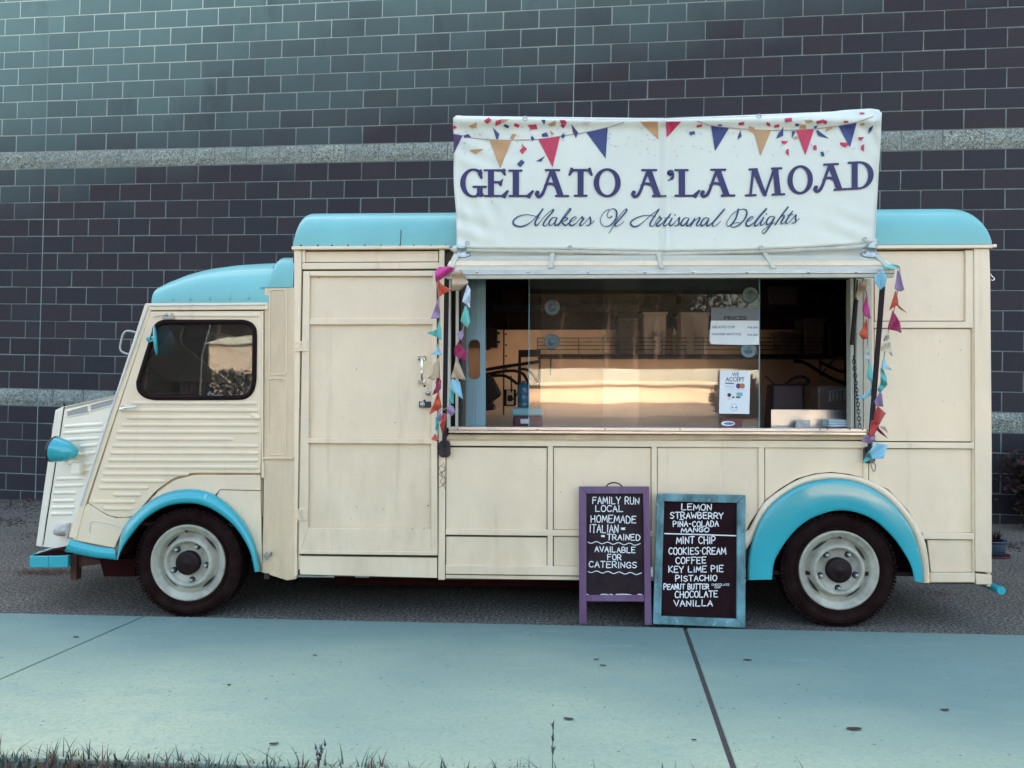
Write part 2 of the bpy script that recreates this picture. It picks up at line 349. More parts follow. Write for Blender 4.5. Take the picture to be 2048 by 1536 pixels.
def maprange(t, fac, a, b, c=0.0, d=1.0):
    r = t.nodes.new("ShaderNodeMapRange"); r.inputs[1].default_value = a; r.inputs[2].default_value = b; r.inputs[3].default_value = c; r.inputs[4].default_value = d
    t.links.new(fac, r.inputs[0]); return r.outputs[0]
def bumpn(t, b, h, strength, dist=0.01):
    x = t.nodes.new("ShaderNodeBump"); x.inputs["Strength"].default_value = strength; x.inputs["Distance"].default_value = dist
    t.links.new(h, x.inputs["Height"]); t.links.new(x.outputs[0], b.inputs["Normal"])

# asphalt
MA, t, b = nodes_of('asphalt'); src = t.nodes.new("ShaderNodeTexCoord").outputs["Object"]
g1 = noise(t, src, 58, 4, .8); g2 = noise(t, src, 1.1, 5, .6); g3 = noise(t, src, 0.9, 7, .65)
c = ramp(t, g1, [(.34, (.014, .006, .006)), (.46, (.100, .086, .069)), (.56, (.21, .195, .155)), (.68, (.56, .53, .42))])
c = mixc(t, maprange(t, g2, .35, .7, 0, .55), c, (.065, .05, .044))
c = mixc(t, maprange(t, g3, .63, .72, 0, .7), c, (.085, .045, .03))
t.links.new(c, b.inputs["Base Color"]); b.inputs["Roughness"].default_value = .9; b.inputs["Specular IOR Level"].default_value = .12; bumpn(t, b, g1, .6, .006); M['asphalt'] = MA
# sidewalk concrete
SIDE_OFF = (0.0, 0.0)
MS, t, b = nodes_of('sidewalk_concrete'); src = t.nodes.new("ShaderNodeTexCoord").outputs["Object"]
mp_ = t.nodes.new('ShaderNodeMapping'); mp_.inputs['Location'].default_value = (SIDE_OFF[0], SIDE_OFF[1], 0); mp_.inputs['Scale'].default_value = (.55, 1.0, 1); t.links.new(src, mp_.inputs[0]); a1 = noise(t, mp_.outputs[0], .8, 4, .5); a2 = noise(t, src, 2.6, 9, .68, (1.0, 2.2, 1)); a3 = noise(t, src, 62, 5, .8); a4 = noise(t, src, 19, 3, .6); a5 = noise(t, src, 11, 8, .7)
sx = t.nodes.new("ShaderNodeSeparateXYZ"); t.links.new(src, sx.inputs[0])
def mad(x_, k_, c_):
    n_ = t.nodes.new("ShaderNodeMath"); n_.operation = 'MULTIPLY_ADD'; t.links.new(x_, n_.inputs[0]); n_.inputs[1].default_value = k_
    if isinstance(c_, (int, float)): n_.inputs[2].default_value = c_
    else: t.links.new(c_, n_.inputs[2])
    return n_.outputs[0]
shade_ramp = mad(sx.outputs[1], -.36, mad(sx.outputs[0], -.07, mad(a1, .95, -.56)))     # shading painted in: paler towards the lawn and left, darker beside the van
c = ramp(t, shade_ramp, [(.12, (.150, .240, .205)), (.42, (.31, .385, .265)), (.72, (.50, .525, .335))])
c = mixc(t, maprange(t, a2, .54, .70, 0, .45), c, (.19, .29, .27))
c = mixc(t, maprange(t, a5, .60, .74, 0, .22), c, (.46, .52, .38))
c = mixc(t, maprange(t, a3, .44, .66, 0, .55), c, (.19, .25, .215))
c = mixc(t, maprange(t, noise(t, src, 34, 4, .75, (.6, 1.6, 1)), .60, .72, 0, .35), c, (.16, .25, .25))
c = mixc(t, maprange(t, noise(t, src, 48, 2, .5), .72, .74, 0, .8), c, (.05, .045, .04))
c = mixc(t, maprange(t, noise(t, src, 7, 5, .7, (.25, 2.5, 1)), .60, .72, 0, .14), c, (.50, .56, .41))
c = mixc(t, maprange(t, a4, .735, .752, 0, .8), c, (.03, .02, .02))
t.links.new(c, b.inputs["Base Color"]); b.inputs["Roughness"].default_value = .75; bumpn(t, b, a3, .25, .003); M['sidewalk'] = MS
# dark base of the joints, lawn soil, gravel lot across the street
M['joint'] = mat('joint_filler', (.035, .028, .03), .9, c2=(.09, .08, .075), vscale=160)
M['soil'] = mat('lawn_soil', (.07, .045, .028), .9, c2=(.03, .025, .016), vscale=9, bump=.4, bscale=40)
M['lot'] = mat('dry_gravel_lot', (.40, .30, .22), .9, c2=(.30, .24, .18), vscale=.8, bump=.2, bscale=20)
# wall blocks: colour differs from block to block, pale glare painted in towards the upper left
def block_mat(name, rock):
    m, t, b = nodes_of(name); src = t.nodes.new("ShaderNodeTexCoord").outputs["Object"]
    rnd = t.nodes.new("ShaderNodeNewGeometry").outputs["Random Per Island"]
    if rock:
        v1 = noise(t, src, 55, 4, .75); v2 = noise(t, src, 20, 5, .6)
        c = ramp(t, v1, [(.36, (.03, .025, .026)), (.45, (.17, .20, .17)), (.56, (.34, .38, .31)), (.68, (.58, .58, .47))])
        c = mixc(t, maprange(t, rnd, 0, 1, 0, .4), c, (.20, .23, .20))
        bumpn(t, b, v1, 1.0, .02); b.inputs["Roughness"].default_value = .8
    else:
        c = ramp(t, rnd, [(0, (.028, .025, .029)), (.35, (.036, .030, .033)), (.7, (.032, .032, .036)), (1, (.026, .024, .029))])
        v1 = noise(t, src, 1.3, 6, .65, (1, 1, .5)); v2 = noise(t, src, 90, 4, .7); v3 = noise(t, src, .5, 4, .6)
        # pale glare painted into the upper courses, strongest at the left, uneven from block to block
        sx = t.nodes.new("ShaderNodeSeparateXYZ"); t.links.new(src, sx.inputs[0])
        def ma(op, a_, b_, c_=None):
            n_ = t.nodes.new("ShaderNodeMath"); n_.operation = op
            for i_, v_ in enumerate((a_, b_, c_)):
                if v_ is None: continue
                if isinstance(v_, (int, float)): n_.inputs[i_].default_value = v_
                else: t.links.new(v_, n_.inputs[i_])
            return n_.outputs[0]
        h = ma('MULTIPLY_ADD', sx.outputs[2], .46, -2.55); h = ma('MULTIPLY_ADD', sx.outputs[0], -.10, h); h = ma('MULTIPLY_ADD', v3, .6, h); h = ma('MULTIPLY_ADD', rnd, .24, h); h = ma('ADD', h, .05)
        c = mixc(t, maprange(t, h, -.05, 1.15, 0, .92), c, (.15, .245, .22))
        c = mixc(t, maprange(t, v1, .56, .74, 0, .45), c, (.03, .028, .03))
        c = mixc(t, maprange(t, v2, .55, .75, 0, .20), c, (.11, .12, .11))
        bumpn(t, b, v2, .25, .004); b.inputs["Roughness"].default_value = .6; b.inputs["Specular IOR Level"].default_value = .13
    t.links.new(c, b.inputs["Base Color"]); return m
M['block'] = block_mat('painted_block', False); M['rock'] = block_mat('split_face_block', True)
def glare_mortar():
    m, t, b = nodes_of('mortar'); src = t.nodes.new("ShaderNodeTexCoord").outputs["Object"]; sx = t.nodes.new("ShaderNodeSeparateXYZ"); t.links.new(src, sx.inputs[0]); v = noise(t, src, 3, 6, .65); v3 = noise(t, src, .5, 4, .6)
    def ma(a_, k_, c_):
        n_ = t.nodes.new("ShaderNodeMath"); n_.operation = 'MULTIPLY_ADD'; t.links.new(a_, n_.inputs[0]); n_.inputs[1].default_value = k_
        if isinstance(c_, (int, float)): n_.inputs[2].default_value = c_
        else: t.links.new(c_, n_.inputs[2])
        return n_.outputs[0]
    h = ma(sx.outputs[2], .46, ma(sx.outputs[0], -.10, ma(v3, .6, -2.4)))  # the upper-left glare is painted into the mortar as well
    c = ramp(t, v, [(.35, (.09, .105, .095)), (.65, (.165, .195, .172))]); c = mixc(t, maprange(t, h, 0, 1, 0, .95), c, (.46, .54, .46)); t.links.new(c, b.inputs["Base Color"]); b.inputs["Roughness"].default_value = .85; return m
M['mortar'] = glare_mortar()
M['unused_mortar'] = mat('mortar', (.17, .21, .18), .85, c2=(.10, .12, .105), vscale=3, bump=.3, bscale=90)
M['caulk'] = mat('joint_sealant', (.20, .26, .235), .6, var=.2, vscale=5)

# ------------------------------------------------------------------ ground
mb = MB(); mb.poly([(-400, -400, 0), (400, -400, 0), (400, 400, 0), (-400, 400, 0)])
tag(mb.build('asphalt_ground', M['asphalt']), kind='structure')
SWZ = 0.025
e0, e1 = G(0, 1226, SWZ), G(2048, 1270, SWZ); ed = (e1 - e0).normalized(); en = Vector((ed.y, -ed.x, 0))      # en points to the camera
n0 = G(0, 1513, SWZ); wdt = (n0 - e0).dot(en)
def on_far(px, py): q = G(px, py, SWZ); return (q - e0).dot(ed)
def sw(a, w, z=SWZ): q = e0 + ed * a + en * w; return Vector((q.x, q.y, z))
jl0 = on_far(290, 1231); q = G(0, 1358, SWZ); jl1 = ((q - e0).dot(ed), (q - e0).dot(en))
jr0 = on_far(1370, 1256); q = G(1466, 1530, SWZ); jr1 = ((q - e0).dot(ed), (q - e0).dot(en))
jl_end = jl0 + (jl1[0] - jl0) * wdt / jl1[1]; jr_end = jr0 + (jr1[0] - jr0) * wdt / jr1[1]
step = (jr0 - jl0)
mb = MB()
cuts = [(-3.1, -3.4)] + [(jl0, jl_end, .0045), (jr0, jr_end, .0085)]
edges = [(jl0 - 2 * step, jl_end - 2 * step, .006), (jl0 - step, jl_end - step, .006), (jl0, jl_end, .0068), (jr0, jr_end, .0105), (jr0 + step, jr_end + step, .006), (jr0 + 2 * step, jr_end + 2 * step, .006)]
for (a0, a1, g0), (b0, b1, g1) in zip(edges[:-1], edges[1:]):
    top = [sw(a0 + g0, 0), sw(b0 - g1, 0), sw(b1 - g1, wdt), sw(a1 + g0, wdt)]
    mb.prism(top, [p - Vector((0, 0, .10)) for p in top])
o = mb.build('sidewalk', M['sidewalk'], bevel=.004); tag(o, kind='structure')
mb = MB(); L0, L1 = edges[0][0], edges[-1][0]
top = [sw(L0, .01, .016), sw(L1, .01, .016), sw(edges[-1][1], wdt - .01, .016), sw(edges[0][1], wdt - .01, .016)]
mb.prism(top, [p - Vector((0, 0, .06)) for p in top]); tag(mb.build('sidewalk_joint', M['joint']), kind='structure')
mb = MB(); rows = []
for i in range(14):
    w = wdt + .004 + (i / 13) ** 1.6 * 8
    rows.append([sw(-30 + 65 * k / 60, w, .012 + .012 * math.sin(k * 1.7 + i) * min(1, i / 2)) for k in range(61)])
mb.grid(rows); tag(mb.build('lawn', M['soil']), kind='structure')
mb = MB(); mb.poly([(-200, -14, .05), (-200, -200, .05), (200, -200, .05), (200, -14, .05)]); tag(mb.build('gravel_lot', M['lot']), kind='structure')

# grass along the near edge of the sidewalk
mb = MB(); rg = random.Random(3)
def blade(mb, p, h, lean, az, w, m=0, n=4):
    d = Vector((math.cos(az), math.sin(az), 0)); s = Vector((-d.y, d.x, 0)); L = []; Rr = []
    for i in range(n + 1):
        t_ = i / n; q = p + d * (lean * h * t_ * t_) + Vector((0, 0, h * (t_ - .25 * lean * t_ * t_))); ww = w * (1 - t_ ** 1.5) / 2
        L.append(q + s * ww); Rr.append(q - s * ww)
    vs = L + Rr; mb.mesh(vs, [[i, i + 1, n + 2 + i, n + 1 + i] for i in range(n)], m, True)
for i in range(11500):
    a = rg.uniform(-.4, 6.2); edge_bias = rg.random() ** 1.5
    w = wdt - .012 + edge_bias * .5 - (.03 if rg.random() < .10 else 0)
    dens = .34 + .66 * max(0, 1 - (a - .1) / 2.6)
    if rg.random() > dens: continue
    clump = .5 + .5 * math.sin(a * 5.3) * math.sin(a * 13.1 + 1)
    tall = 1.25 if a < .7 else 1.0
    h = rg.uniform(.026, .058) * tall + (.05 * clump if rg.random() < .25 else 0)
    blade(mb, sw(a, w, .012), h, rg.uniform(.1, 1.3), rg.uniform(0, 6.28), rg.uniform(.004, .0085), 0 if rg.random() < .8 else 1)
for i in range(6000):
    a = rg.uniform(-.4, 2.4) if rg.random() < .7 else rg.uniform(2.4, 6); blade(mb, sw(a, wdt + .02 + rg.random() * .3, .012), rg.uniform(.015, .035), rg.uniform(.3, 2), rg.uniform(0, 6.28), rg.uniform(.003, .006), 1 if rg.random() < .55 else 0)
tag(mb.build('grass', [M['grass'], M['drygrass']], recalc=False), kind='stuff')
# two weeds standing above the grass
def weed(px, py, top, n, label, mats):
    p = G(px, py, .012); sc_ = (p - CAMP).length / F; h = (py - top) * sc_; r_ = random.Random(int(px)); t = thing('weed', label, 'weed', p)
    st = MB(); lf = MB()
    for i in range(n):
        az = r_.uniform(0, 6.28); ln = r_.uniform(.1, .35); hh = h * r_.uniform(.75, 1)
        pts = [p + Vector((math.cos(az) * ln * hh * q * q, math.sin(az) * ln * hh * q * q, hh * q)) for q in (0, .25, .5, .75, 1)]
        st.tube(pts, [.0016, .0014, .0012, .001, .0006], 5)
        for q in (2, 3, 4):
            for _ in range(2): blade(lf, pts[q], .022, .8, r_.uniform(0, 6.28), .008)
    st.build('stem', mats[0], t); lf.build('leaf_cluster', mats[1], t, recalc=False)
weed(1105, 1560, 1452, 2, 'tall thin weed sprig rising from the grass at the bottom edge', (M['grass'], M['grass']))
weed(636, 1550, 1500, 4, 'short leafy weed with reddish stems at the grass edge', (M['redbox'], M['grass']))

# ------------------------------------------------------------------ the block wall
A = CAMP + _r0 * -5.83 + _d0 * 9.21; A.z = 0; B = CAMP + _r0 * 4.79 + _d0 * 7.69; B.z = 0
wd = (B - A).normalized(); wn = Vector((wd.y, -wd.x, 0)); tilt = .020
WU = wd * math.cos(tilt) - _z * math.sin(tilt); WV = _z * math.cos(tilt) + wd * math.sin(tilt)
WP = Plane(A, wn)
def wuv(px, py): q = WP.at(px, py) - A; return q.dot(WU), q.dot(WV)
def wpt(u, v, o=0.0): return A + WU * u + WV * v + wn * o
vb = (wuv(905, 285)[1] + wuv(300, 300.5)[1] + wuv(1983, 250.5)[1] + wuv(100, 306)[1]) / 4
uj = wuv(92, 290)[0]; uj2 = wuv(1148, 150)[0]
BH, BW = .2032, (uj2 - uj) / round((uj2 - uj) / .4064)
wall = thing('block_wall', 'tall dark masonry block wall with two pale rough stone bands behind the van', 'wall', wpt(uj + 5, 0))
bl = MB(); rk = MB(); rw = random.Random(11); gap = .0052
def block(mbx, u0, u1, v0, v1, rock):
    dz = rw.uniform(-.0012, .0012); bv = .004; fo = .006 + dz
    if rock:
        nx, nz = 5, 3; rows = []
        for i in range(nz + 1):
            rows.append([wpt(u0 + (u1 - u0) * k / nx, v0 + (v1 - v0) * i / nz, fo + (0 if i in (0, nz) or k in (0, nx) else rw.uniform(.008, .03))) for k in range(nx + 1)])
        mbx.grid(rows, 0, False)
        q = [(u0, v0), (u1, v0), (u1, v1), (u0, v1)]; b0 = [wpt(u, v, fo) for u, v in q]; b1 = [wpt(u, v, -.01) for u, v in q]
        return
    jt = lambda: rw.uniform(-.0016, .0016); q = [(u0 + jt(), v0 + jt()), (u1 + jt(), v0 + jt()), (u1 + jt(), v1 + jt()), (u0 + jt(), v1 + jt())]; qi = [(q[0][0] + bv, q[0][1] + bv), (q[1][0] - bv, q[1][1] + bv), (q[2][0] - bv, q[2][1] - bv), (q[3][0] + bv, q[3][1] - bv)]
    vs = [wpt(u, v, fo) for u, v in qi] + [wpt(u, v, fo - bv * .7) for u, v in q] + [wpt(u, v, -.008) for u, v in q]
    fs = [[0, 1, 2, 3]] + [[i, (i + 1) % 4, 4 + (i + 1) % 4, 4 + i][::-1] for i in range(4)] + [[4 + i, 4 + (i + 1) % 4, 8 + (i + 1) % 4, 8 + i][::-1] for i in range(4)]
    mbx.mesh(vs, fs, 0)
K0, K1 = -31, 27
for k in range(K0, K1):
    v1 = vb - BH * k; v0 = v1 - BH; rock = k in (0, 14)
    if wpt(uj + 6, v1).z < -.35: continue
    half = (k % 2 == 0)
    x = uj - 40 * BW
    cuts_ = []
    u = uj - 40 * BW - (BW / 2 if half else 0)
    while u < uj + 40 * BW: cuts_.append(u); u += BW
    for j in (uj, uj2, uj - (uj2 - uj), uj2 + (uj2 - uj)):
        if half: cuts_.append(j)
    cuts_.sort()
    for a_, b_ in zip(cuts_[:-1], cuts_[1:]):
        if b_ - a_ < .05: continue
        if b_ < uj - 14 or a_ > uj2 + 9:                             # far outside the frame: longer stretches
            pass
        gg = gap
        block(rk if rock else bl, a_ + gg, b_ - gg, v0 + gg, v1 - gg, rock)
u_lo, u_hi = uj - 40.5 * BW, uj + 40 * BW
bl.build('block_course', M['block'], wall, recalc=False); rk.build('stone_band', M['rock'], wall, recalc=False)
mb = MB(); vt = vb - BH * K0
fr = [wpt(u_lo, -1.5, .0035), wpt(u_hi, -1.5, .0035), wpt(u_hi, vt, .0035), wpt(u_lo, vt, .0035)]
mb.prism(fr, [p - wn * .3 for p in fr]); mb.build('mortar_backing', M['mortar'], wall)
for j in (uj, uj2):
    mb = MB(); fr = [wpt(j - .0048, -1, .0065), wpt(j + .0048, -1, .0065), wpt(j + .0048, vt, .0065), wpt(j - .0048, vt, .0065)]
    mb.prism(fr, [p - wn * .02 for p in fr]); mb.build('control_joint', M['caulk'], wall)

# ------------------------------------------------------------------ plants, planter, litter
def leafy(name, label, cat, base, rx, ry, h, n, size, lm, seed, flowers=0, group=None):
    t = thing(name, label, cat, base, group); r_ = random.Random(seed); lf = MB(); st = MB(); base = Vector(base)
    tips = []
    for i in range(26):
        az = r_.uniform(0, 6.28); q = r_.random() ** .5; tip = base + Vector((math.cos(az) * rx * q, math.sin(az) * ry * q, h * r_.uniform(.5, 1)))
        mid = base.lerp(tip, .5) + Vector((r_.uniform(-.04, .04), r_.uniform(-.04, .04), .03)); st.tube([base + Vector((r_.uniform(-.05, .05), r_.uniform(-.05, .05), 0)), mid, tip], [.007, .005, .002], 5); tips.append((mid, tip))
    for i in range(n):
        mid, tip = r_.choice(tips); c = mid.lerp(tip, r_.uniform(-.6, 1.05)) + Vector((r_.gauss(0, .07), r_.gauss(0, .07), r_.gauss(0, .05)))
        if c.z < .01: c.z = .02 + r_.random() * .1
        a = Vector((r_.uniform(-1, 1), r_.uniform(-1, 1), r_.uniform(-.4, .8))).normalized(); s_ = a.orthogonal().normalized(); L = size * r_.uniform(.6, 1.3)
        lf.mesh([c, c + a * L * .5 + s_ * L * .28, c + a * L, c + a * L * .5 - s_ * L * .28], [[0, 1, 2, 3]], 0)
    st.build('stem', M['twig'], t); lf.build('foliage', lm, t, recalc=False)
    for i in range(flowers):
        mid, tip = r_.choice(tips); fl = MB(); c = tip + Vector((r_.uniform(-.1, .1), -ry * .5, r_.uniform(-.2, .02)))
        for k in range(7):
            az = k * .9; d = Vector((math.cos(az), -.4, math.sin(az))); s_ = d.orthogonal().normalized()
            fl.mesh([c, c + d * .028 + s_ * .014, c + d * .045, c + d * .028 - s_ * .014], [[0, 1, 2, 3]])
        fl.build('flower', M['petal'], t, recalc=False)
    return t
q = WP.at(2032, 1050); gb = Vector((q.x, q.y, 0)) + wn * .38
leafy('shrub', 'dark bushy shrub with pinkish flowers by the wall behind the van tail', 'shrub', gb + wd * .12, .36, .24, .78, 7500, .06, M['leafdark'], 5, flowers=5)
leafy('shrub', 'dark shrub growing past the right edge of the frame beside the wall', 'shrub', gb + wd * .80, .5, .28, .80, 6000, .06, M['leafdark'], 9)
pc = G(1985, 1112); pc.z = 0
pot = thing('planter_tub', 'slate blue planter tub on a maroon saucer behind the van tail', 'planter', pc)
mb = MB(); mb.lathe([(.0, .015), (.085, .015), (.095, .10), (.098, .118), (.106, .118), (.106, .128), (.096, .128), (.09, .11), (0, .11)], pc, (0, 0, 1), 36); mb.build('tub', M['pot'], pot)
mb = MB(); mb.lathe([(0, .002), (.118, .002), (.128, .016), (.12, .016), (.112, .008), (0, .008)], pc, (0, 0, 1), 36); mb.build('saucer', M['saucer'], pot)
mb = MB(); r_ = random.Random(2)
for i in range(70):
    az = r_.uniform(0, 6.28); blade(mb, pc + Vector((r_.uniform(-.05, .05), r_.uniform(-.05, .05), .11)), r_.uniform(.06, .13), r_.uniform(.3, 1.2), az, .012)
mb.build('foliage', M['leafdark'], pot, recalc=False)
# matted dry grass by the bumper and leaf litter towards the wall
def tuft(px, py, wpx, n, label):
    p = G(px, py); t = MB(); r_ = random.Random(int(px)); sc_ = (p - CAMP).length / F
    for i in range(n):
        q = p + Vector((r_.gauss(0, wpx * sc_ * .28), r_.gauss(0, .05), .002)); blade(t, q, r_.uniform(.02, .06), r_.uniform(1.2, 2.5), r_.uniform(0, 6.28), r_.uniform(.002, .004))
    o = t.build('dry_grass_tuft', M['drygrass'], base=p, recalc=False); tag(o, label, 'dry grass', 'dry grass tufts on the asphalt')
tuft(95, 1146, 110, 420, 'matted brown dry grass tuft on asphalt under the front bumper')
tuft(60, 1002, 60, 160, 'thin brown dry grass patch by the wall foot left of the van')
tuft(1865, 1186, 60, 60, 'sparse dry grass scraps on asphalt behind the rear wheel')
mb = MB(); r_ = random.Random(8)
def litter(mb, c, L, r_):
    az = r_.uniform(0, 6.28); a = Vector((math.cos(az), math.sin(az), r_.uniform(-.15, .35))).normalized(); s_ = a.cross(Vector((0, 0, 1))).normalized()
    mb.mesh([c, c + a * L * .5 + s_ * L * .3 + Vector((0, 0, L * .12)), c + a * L, c + a * L * .5 - s_ * L * .3 + Vector((0, 0, L * .08))], [[0, 1, 2], [0, 2, 3]])
for i in range(900):
    u_ = r_.choice((r_.gauss(-1.2, .5), r_.gauss(.2, .4), r_.gauss(.9, .25), r_.uniform(-3, 9)))
    d_ = abs(r_.gauss(0, .35)) + .03 if r_.random() < .55 else r_.uniform(.2, 1.9)
    q = wpt(uj + u_, 0, d_); q.z = .004; litter(mb, q, r_.uniform(.02, .05), r_)
for px, py, n_ in ((25, 1045, 90), (95, 1075, 70), (20, 1010, 80), (2035, 1095, 60)):
    for i in range(n_):
        q = G(px + r_.gauss(0, 28), py + r_.gauss(0, 6)); q.z = .004; litter(mb, q, r_.uniform(.02, .045), r_)
tag(mb.build('leaf_litter', M['deadleaf'], recalc=False), kind='stuff')
leaves = [(548, 1488, 17, 'dark oval fallen leaf on the sidewalk near the grass edge'), (1137, 1438, 20, 'long thin dark leaf on the sidewalk left of the wide joint'),
          (1193, 1319, 10, 'small dark leaf, farther one of a close pair on the sidewalk'), (1206, 1331, 12, 'small dark leaf, nearer one of a close pair on the sidewalk'),
          (1495, 1320, 15, 'narrow dark leaf on the sidewalk just right of the wide joint'), (1708, 1458, 28, 'largest fallen leaf, grey oval on the sidewalk right of the joint'),
          (1890, 1420, 15, 'slim dark leaf near the right edge of the sidewalk'), (152, 1274, 10, 'tiny dark leaf on the sidewalk slab left of the narrow joint'),
          (630, 1311, 8, 'small dark leaf on the sidewalk in front of the front wheel'), (1388, 1480, 9, 'pale curled leaf scrap close to the wide sidewalk joint'),
          (458, 1370, 6, 'round black seed pod on the sidewalk')]
for i, (px, py, w_, lab) in enumerate(leaves):
    p = G(px, py, SWZ + .003); L = w_ * (p - CAMP).length / F * .46; mb = MB(); r_ = random.Random(i); az = r_.uniform(-.25, .25); a = Vector((math.cos(az), math.sin(az), 0)); s_ = Vector((-a.y, a.x, 0)); rows = []
    asp = 1.0 if 'seed' in lab else .42
    for k in range(9):
        x = -1 + k / 4; wv = asp * L * math.sqrt(max(0, 1 - x * x)) + .0003; zc = .002 * (x * x) + .0014
        rows.append([p + a * x * L + s_ * wv * y + Vector((0, 0, zc * abs(y) + .0008)) for y in (-1, -.4, 0, .4, 1)])
    mb.grid(rows); o = mb.build('fallen_leaf', M['deadleaf'], base=p, recalc=False); tag(o, lab, 'leaf', 'fallen leaves on the sidewalk')
    md = o.modifiers.new('thickness', 'SOLIDIFY'); md.thickness = .0006; md.offset = 1

# ------------------------------------------------------------------ what stands across the street (seen mirrored in the panes)
PANE_TILT = R(0.97)                                                # the serving panes lean out a little at the top
def across(px, py, D, tilt=0.0):                                    # follow a sight line mirrored in a pane to D metres in front of it
    d = FWD + RT * ((px - CX) / F) - UP * ((py - CY) / F); n = Vector((0, -math.cos(tilt), -math.sin(tilt))); q = CAMP + d * (-CAMP.y / d.y); e = d - n * (2 * d.dot(n))
    return q + e * ((-D - q.y) / e.y)
D1 = 27.0
def ac(px, py, D): return across(px, py, D, PANE_TILT)
xl, xr = ac(1000, 800, D1).x, ac(2500, 800, D1).x; zw, zr = ac(1200, 770, D1).z, ac(1200, 738, D1).z
bd = thing('low_building', 'long low pale sided building across the street, mirrored in the serving window', 'building', ((xl + xr) / 2, -D1 - 2, .05))
mb = MB(); mb.box(xl, xr, -D1 - 4, -D1, .05, zw)
for k in range(10):
    z_ = .1 + k * (zw - .1) / 10; mb.prism([(xl, -D1 + .03, z_), (xr, -D1 + .03, z_), (xr, -D1, z_ + .2), (xl, -D1, z_ + .2)], [(xl, -D1 - .01, z_), (xr, -D1 - .01, z_), (xr, -D1 - .01, z_ + .2), (xl, -D1 - .01, z_ + .2)])
mb.build('siding_wall', M['siding'], bd)
mb = MB(); mb.prism([(xl - .2, -D1 + .3, zw), (xl - .2, -D1 - 2, zr), (xl - .2, -D1 - 4.3, zw)], [(xr + .2, -D1 + .3, zw), (xr + .2, -D1 - 2, zr), (xr + .2, -D1 - 4.3, zw)]); mb.build('roof', M['paleroof'], bd)
D2 = 34.0
hx0, hx1 = across(418, 760, D2).x, across(540, 760, D2).x; hz = across(470, 688, D2).z
hs = thing('house', 'pale gabled house across the street, mirrored in the cab window', 'house', ((hx0 + hx1) / 2, -D2 - 3, .05))
mb = MB(); mb.box(hx0, hx1, -D2 - 6, -D2, .05, hz)
for k in range(14):
    z_ = .2 + k * (hz - .3) / 14; mb.box(hx0, hx1, -D2 - .01, -D2 + .02, z_, z_ + .04)
mb.build('siding_wall', M['housesiding'], hs)
mb = MB(); mb.prism([(hx0 - .3, -D2 + .3, hz), (hx0 - .3, -D2 - 3, hz + .6), (hx0 - .3, -D2 - 6.3, hz)], [(hx1 + .3, -D2 + .3, hz), (hx1 + .3, -D2 - 3, hz + .6), (hx1 + .3, -D2 - 6.3, hz)]); mb.build('roof', M['paleroof'], hs)
def tree(name, label, x, y, h, rad, z0, n, seed, lm):
    t = thing(name, label, 'tree', (x, y, .05)); r_ = random.Random(seed); mb = MB(); mb.tube([(x, y, 0), (x + .1, y, h * .35), (x - .1, y + .1, h * .7)], [.16, .11, .05], 8)
    for k in range(6): a = k * 1.05; mb.tube([(x, y, h * (.2 + .07 * k)), (x + math.cos(a) * rad * .6, y + math.sin(a) * rad * .6, h * (.45 + .07 * k))], [.05, .02], 6)
    mb.build('trunk', M['twig'], t); mb = MB()
    for i in range(n):
        v_ = Vector((r_.gauss(0, 1), r_.gauss(0, 1), r_.gauss(0, 1))).normalized() * r_.random() ** .35; c = Vector((x + v_.x * rad, y + v_.y * rad, (z0 + h) / 2 + v_.z * (h - z0) / 2)); a = Vector((r_.uniform(-1, 1), r_.uniform(-1, 1), r_.uniform(-1, 1))).normalized(); s_ = a.orthogonal().normalized(); L = r_.uniform(.07, .17)
        mb.mesh([c, c + a * L * .5 + s_ * L * .35, c + a * L, c + a * L * .5 - s_ * L * .35], [[0, 1, 2, 3]], 0)
    mb.build('crown', lm, t, recalc=False)
q = across(318, 700, 19); tree('tree', 'dark leafy tree across the street, mirrored in the front half of the cab window', q.x, -19, 5.6, 1.55, .1, 7000, 31, M['treeleaf'])
q = ac(1485, 800, 17); tree('roadside_bush', 'dark bush by the street, mirrored behind the payment notice', q.x, -17, ac(1485, 752, 17).z, .85, .0, 2600, 32, M['treeleaf'])
mb = MB(); hx = across(392, 790, 22).x; hx2 = across(560, 790, 22).x; r_ = random.Random(14); hzt = across(470, 744, 22).z
for i in range(3500):
    c = Vector((r_.uniform(hx, hx2), -22 + r_.uniform(-.4, .4), r_.uniform(0, hzt))); a = Vector((r_.uniform(-1, 1), r_.uniform(-1, 1), r_.uniform(-1, 1))).normalized(); s_ = a.orthogonal().normalized(); L = r_.uniform(.08, .2)
    mb.mesh([c, c + a * L * .5 + s_ * L * .35, c + a * L, c + a * L * .5 - s_ * L * .35], [[0, 1, 2, 3]], 0)
o_ = mb.build('hedge', M['treeleaf'], base=((hx + hx2) / 2, -22, 0), recalc=False); tag(o_, 'low green hedge before the mirrored house in the cab window', 'hedge')
mb = MB(); rows = []; xe = ac(1425, 700, 64).x; zt_h = ac(1000, 560, 64).z  # added dark ridge, keeps sky from showing through the mirrored trees
for j in range(9):
    rows.append([(-70 + 170 * k / 60, -58 - j * 3.0, (zt_h if -70 + 170 * k / 60 < xe - 1 else 2.2) * math.sin(min(1, j / 3) * math.pi / 2) * (1 + .07 * math.sin(k * 1.3) + .04 * math.sin(k * 3.1 + 1))) for k in range(61)])
mb.grid(rows); tag(mb.build('sky_blocker_ridge', mat('sky_blocker_dark', (.020, .018, .012), .9, spec=.05, c2=(.010, .010, .007), vscale=.9, bump=1.0, bscale=1.2), recalc=False), kind='structure')
mb = MB(); r_ = random.Random(21); xx = -46.0
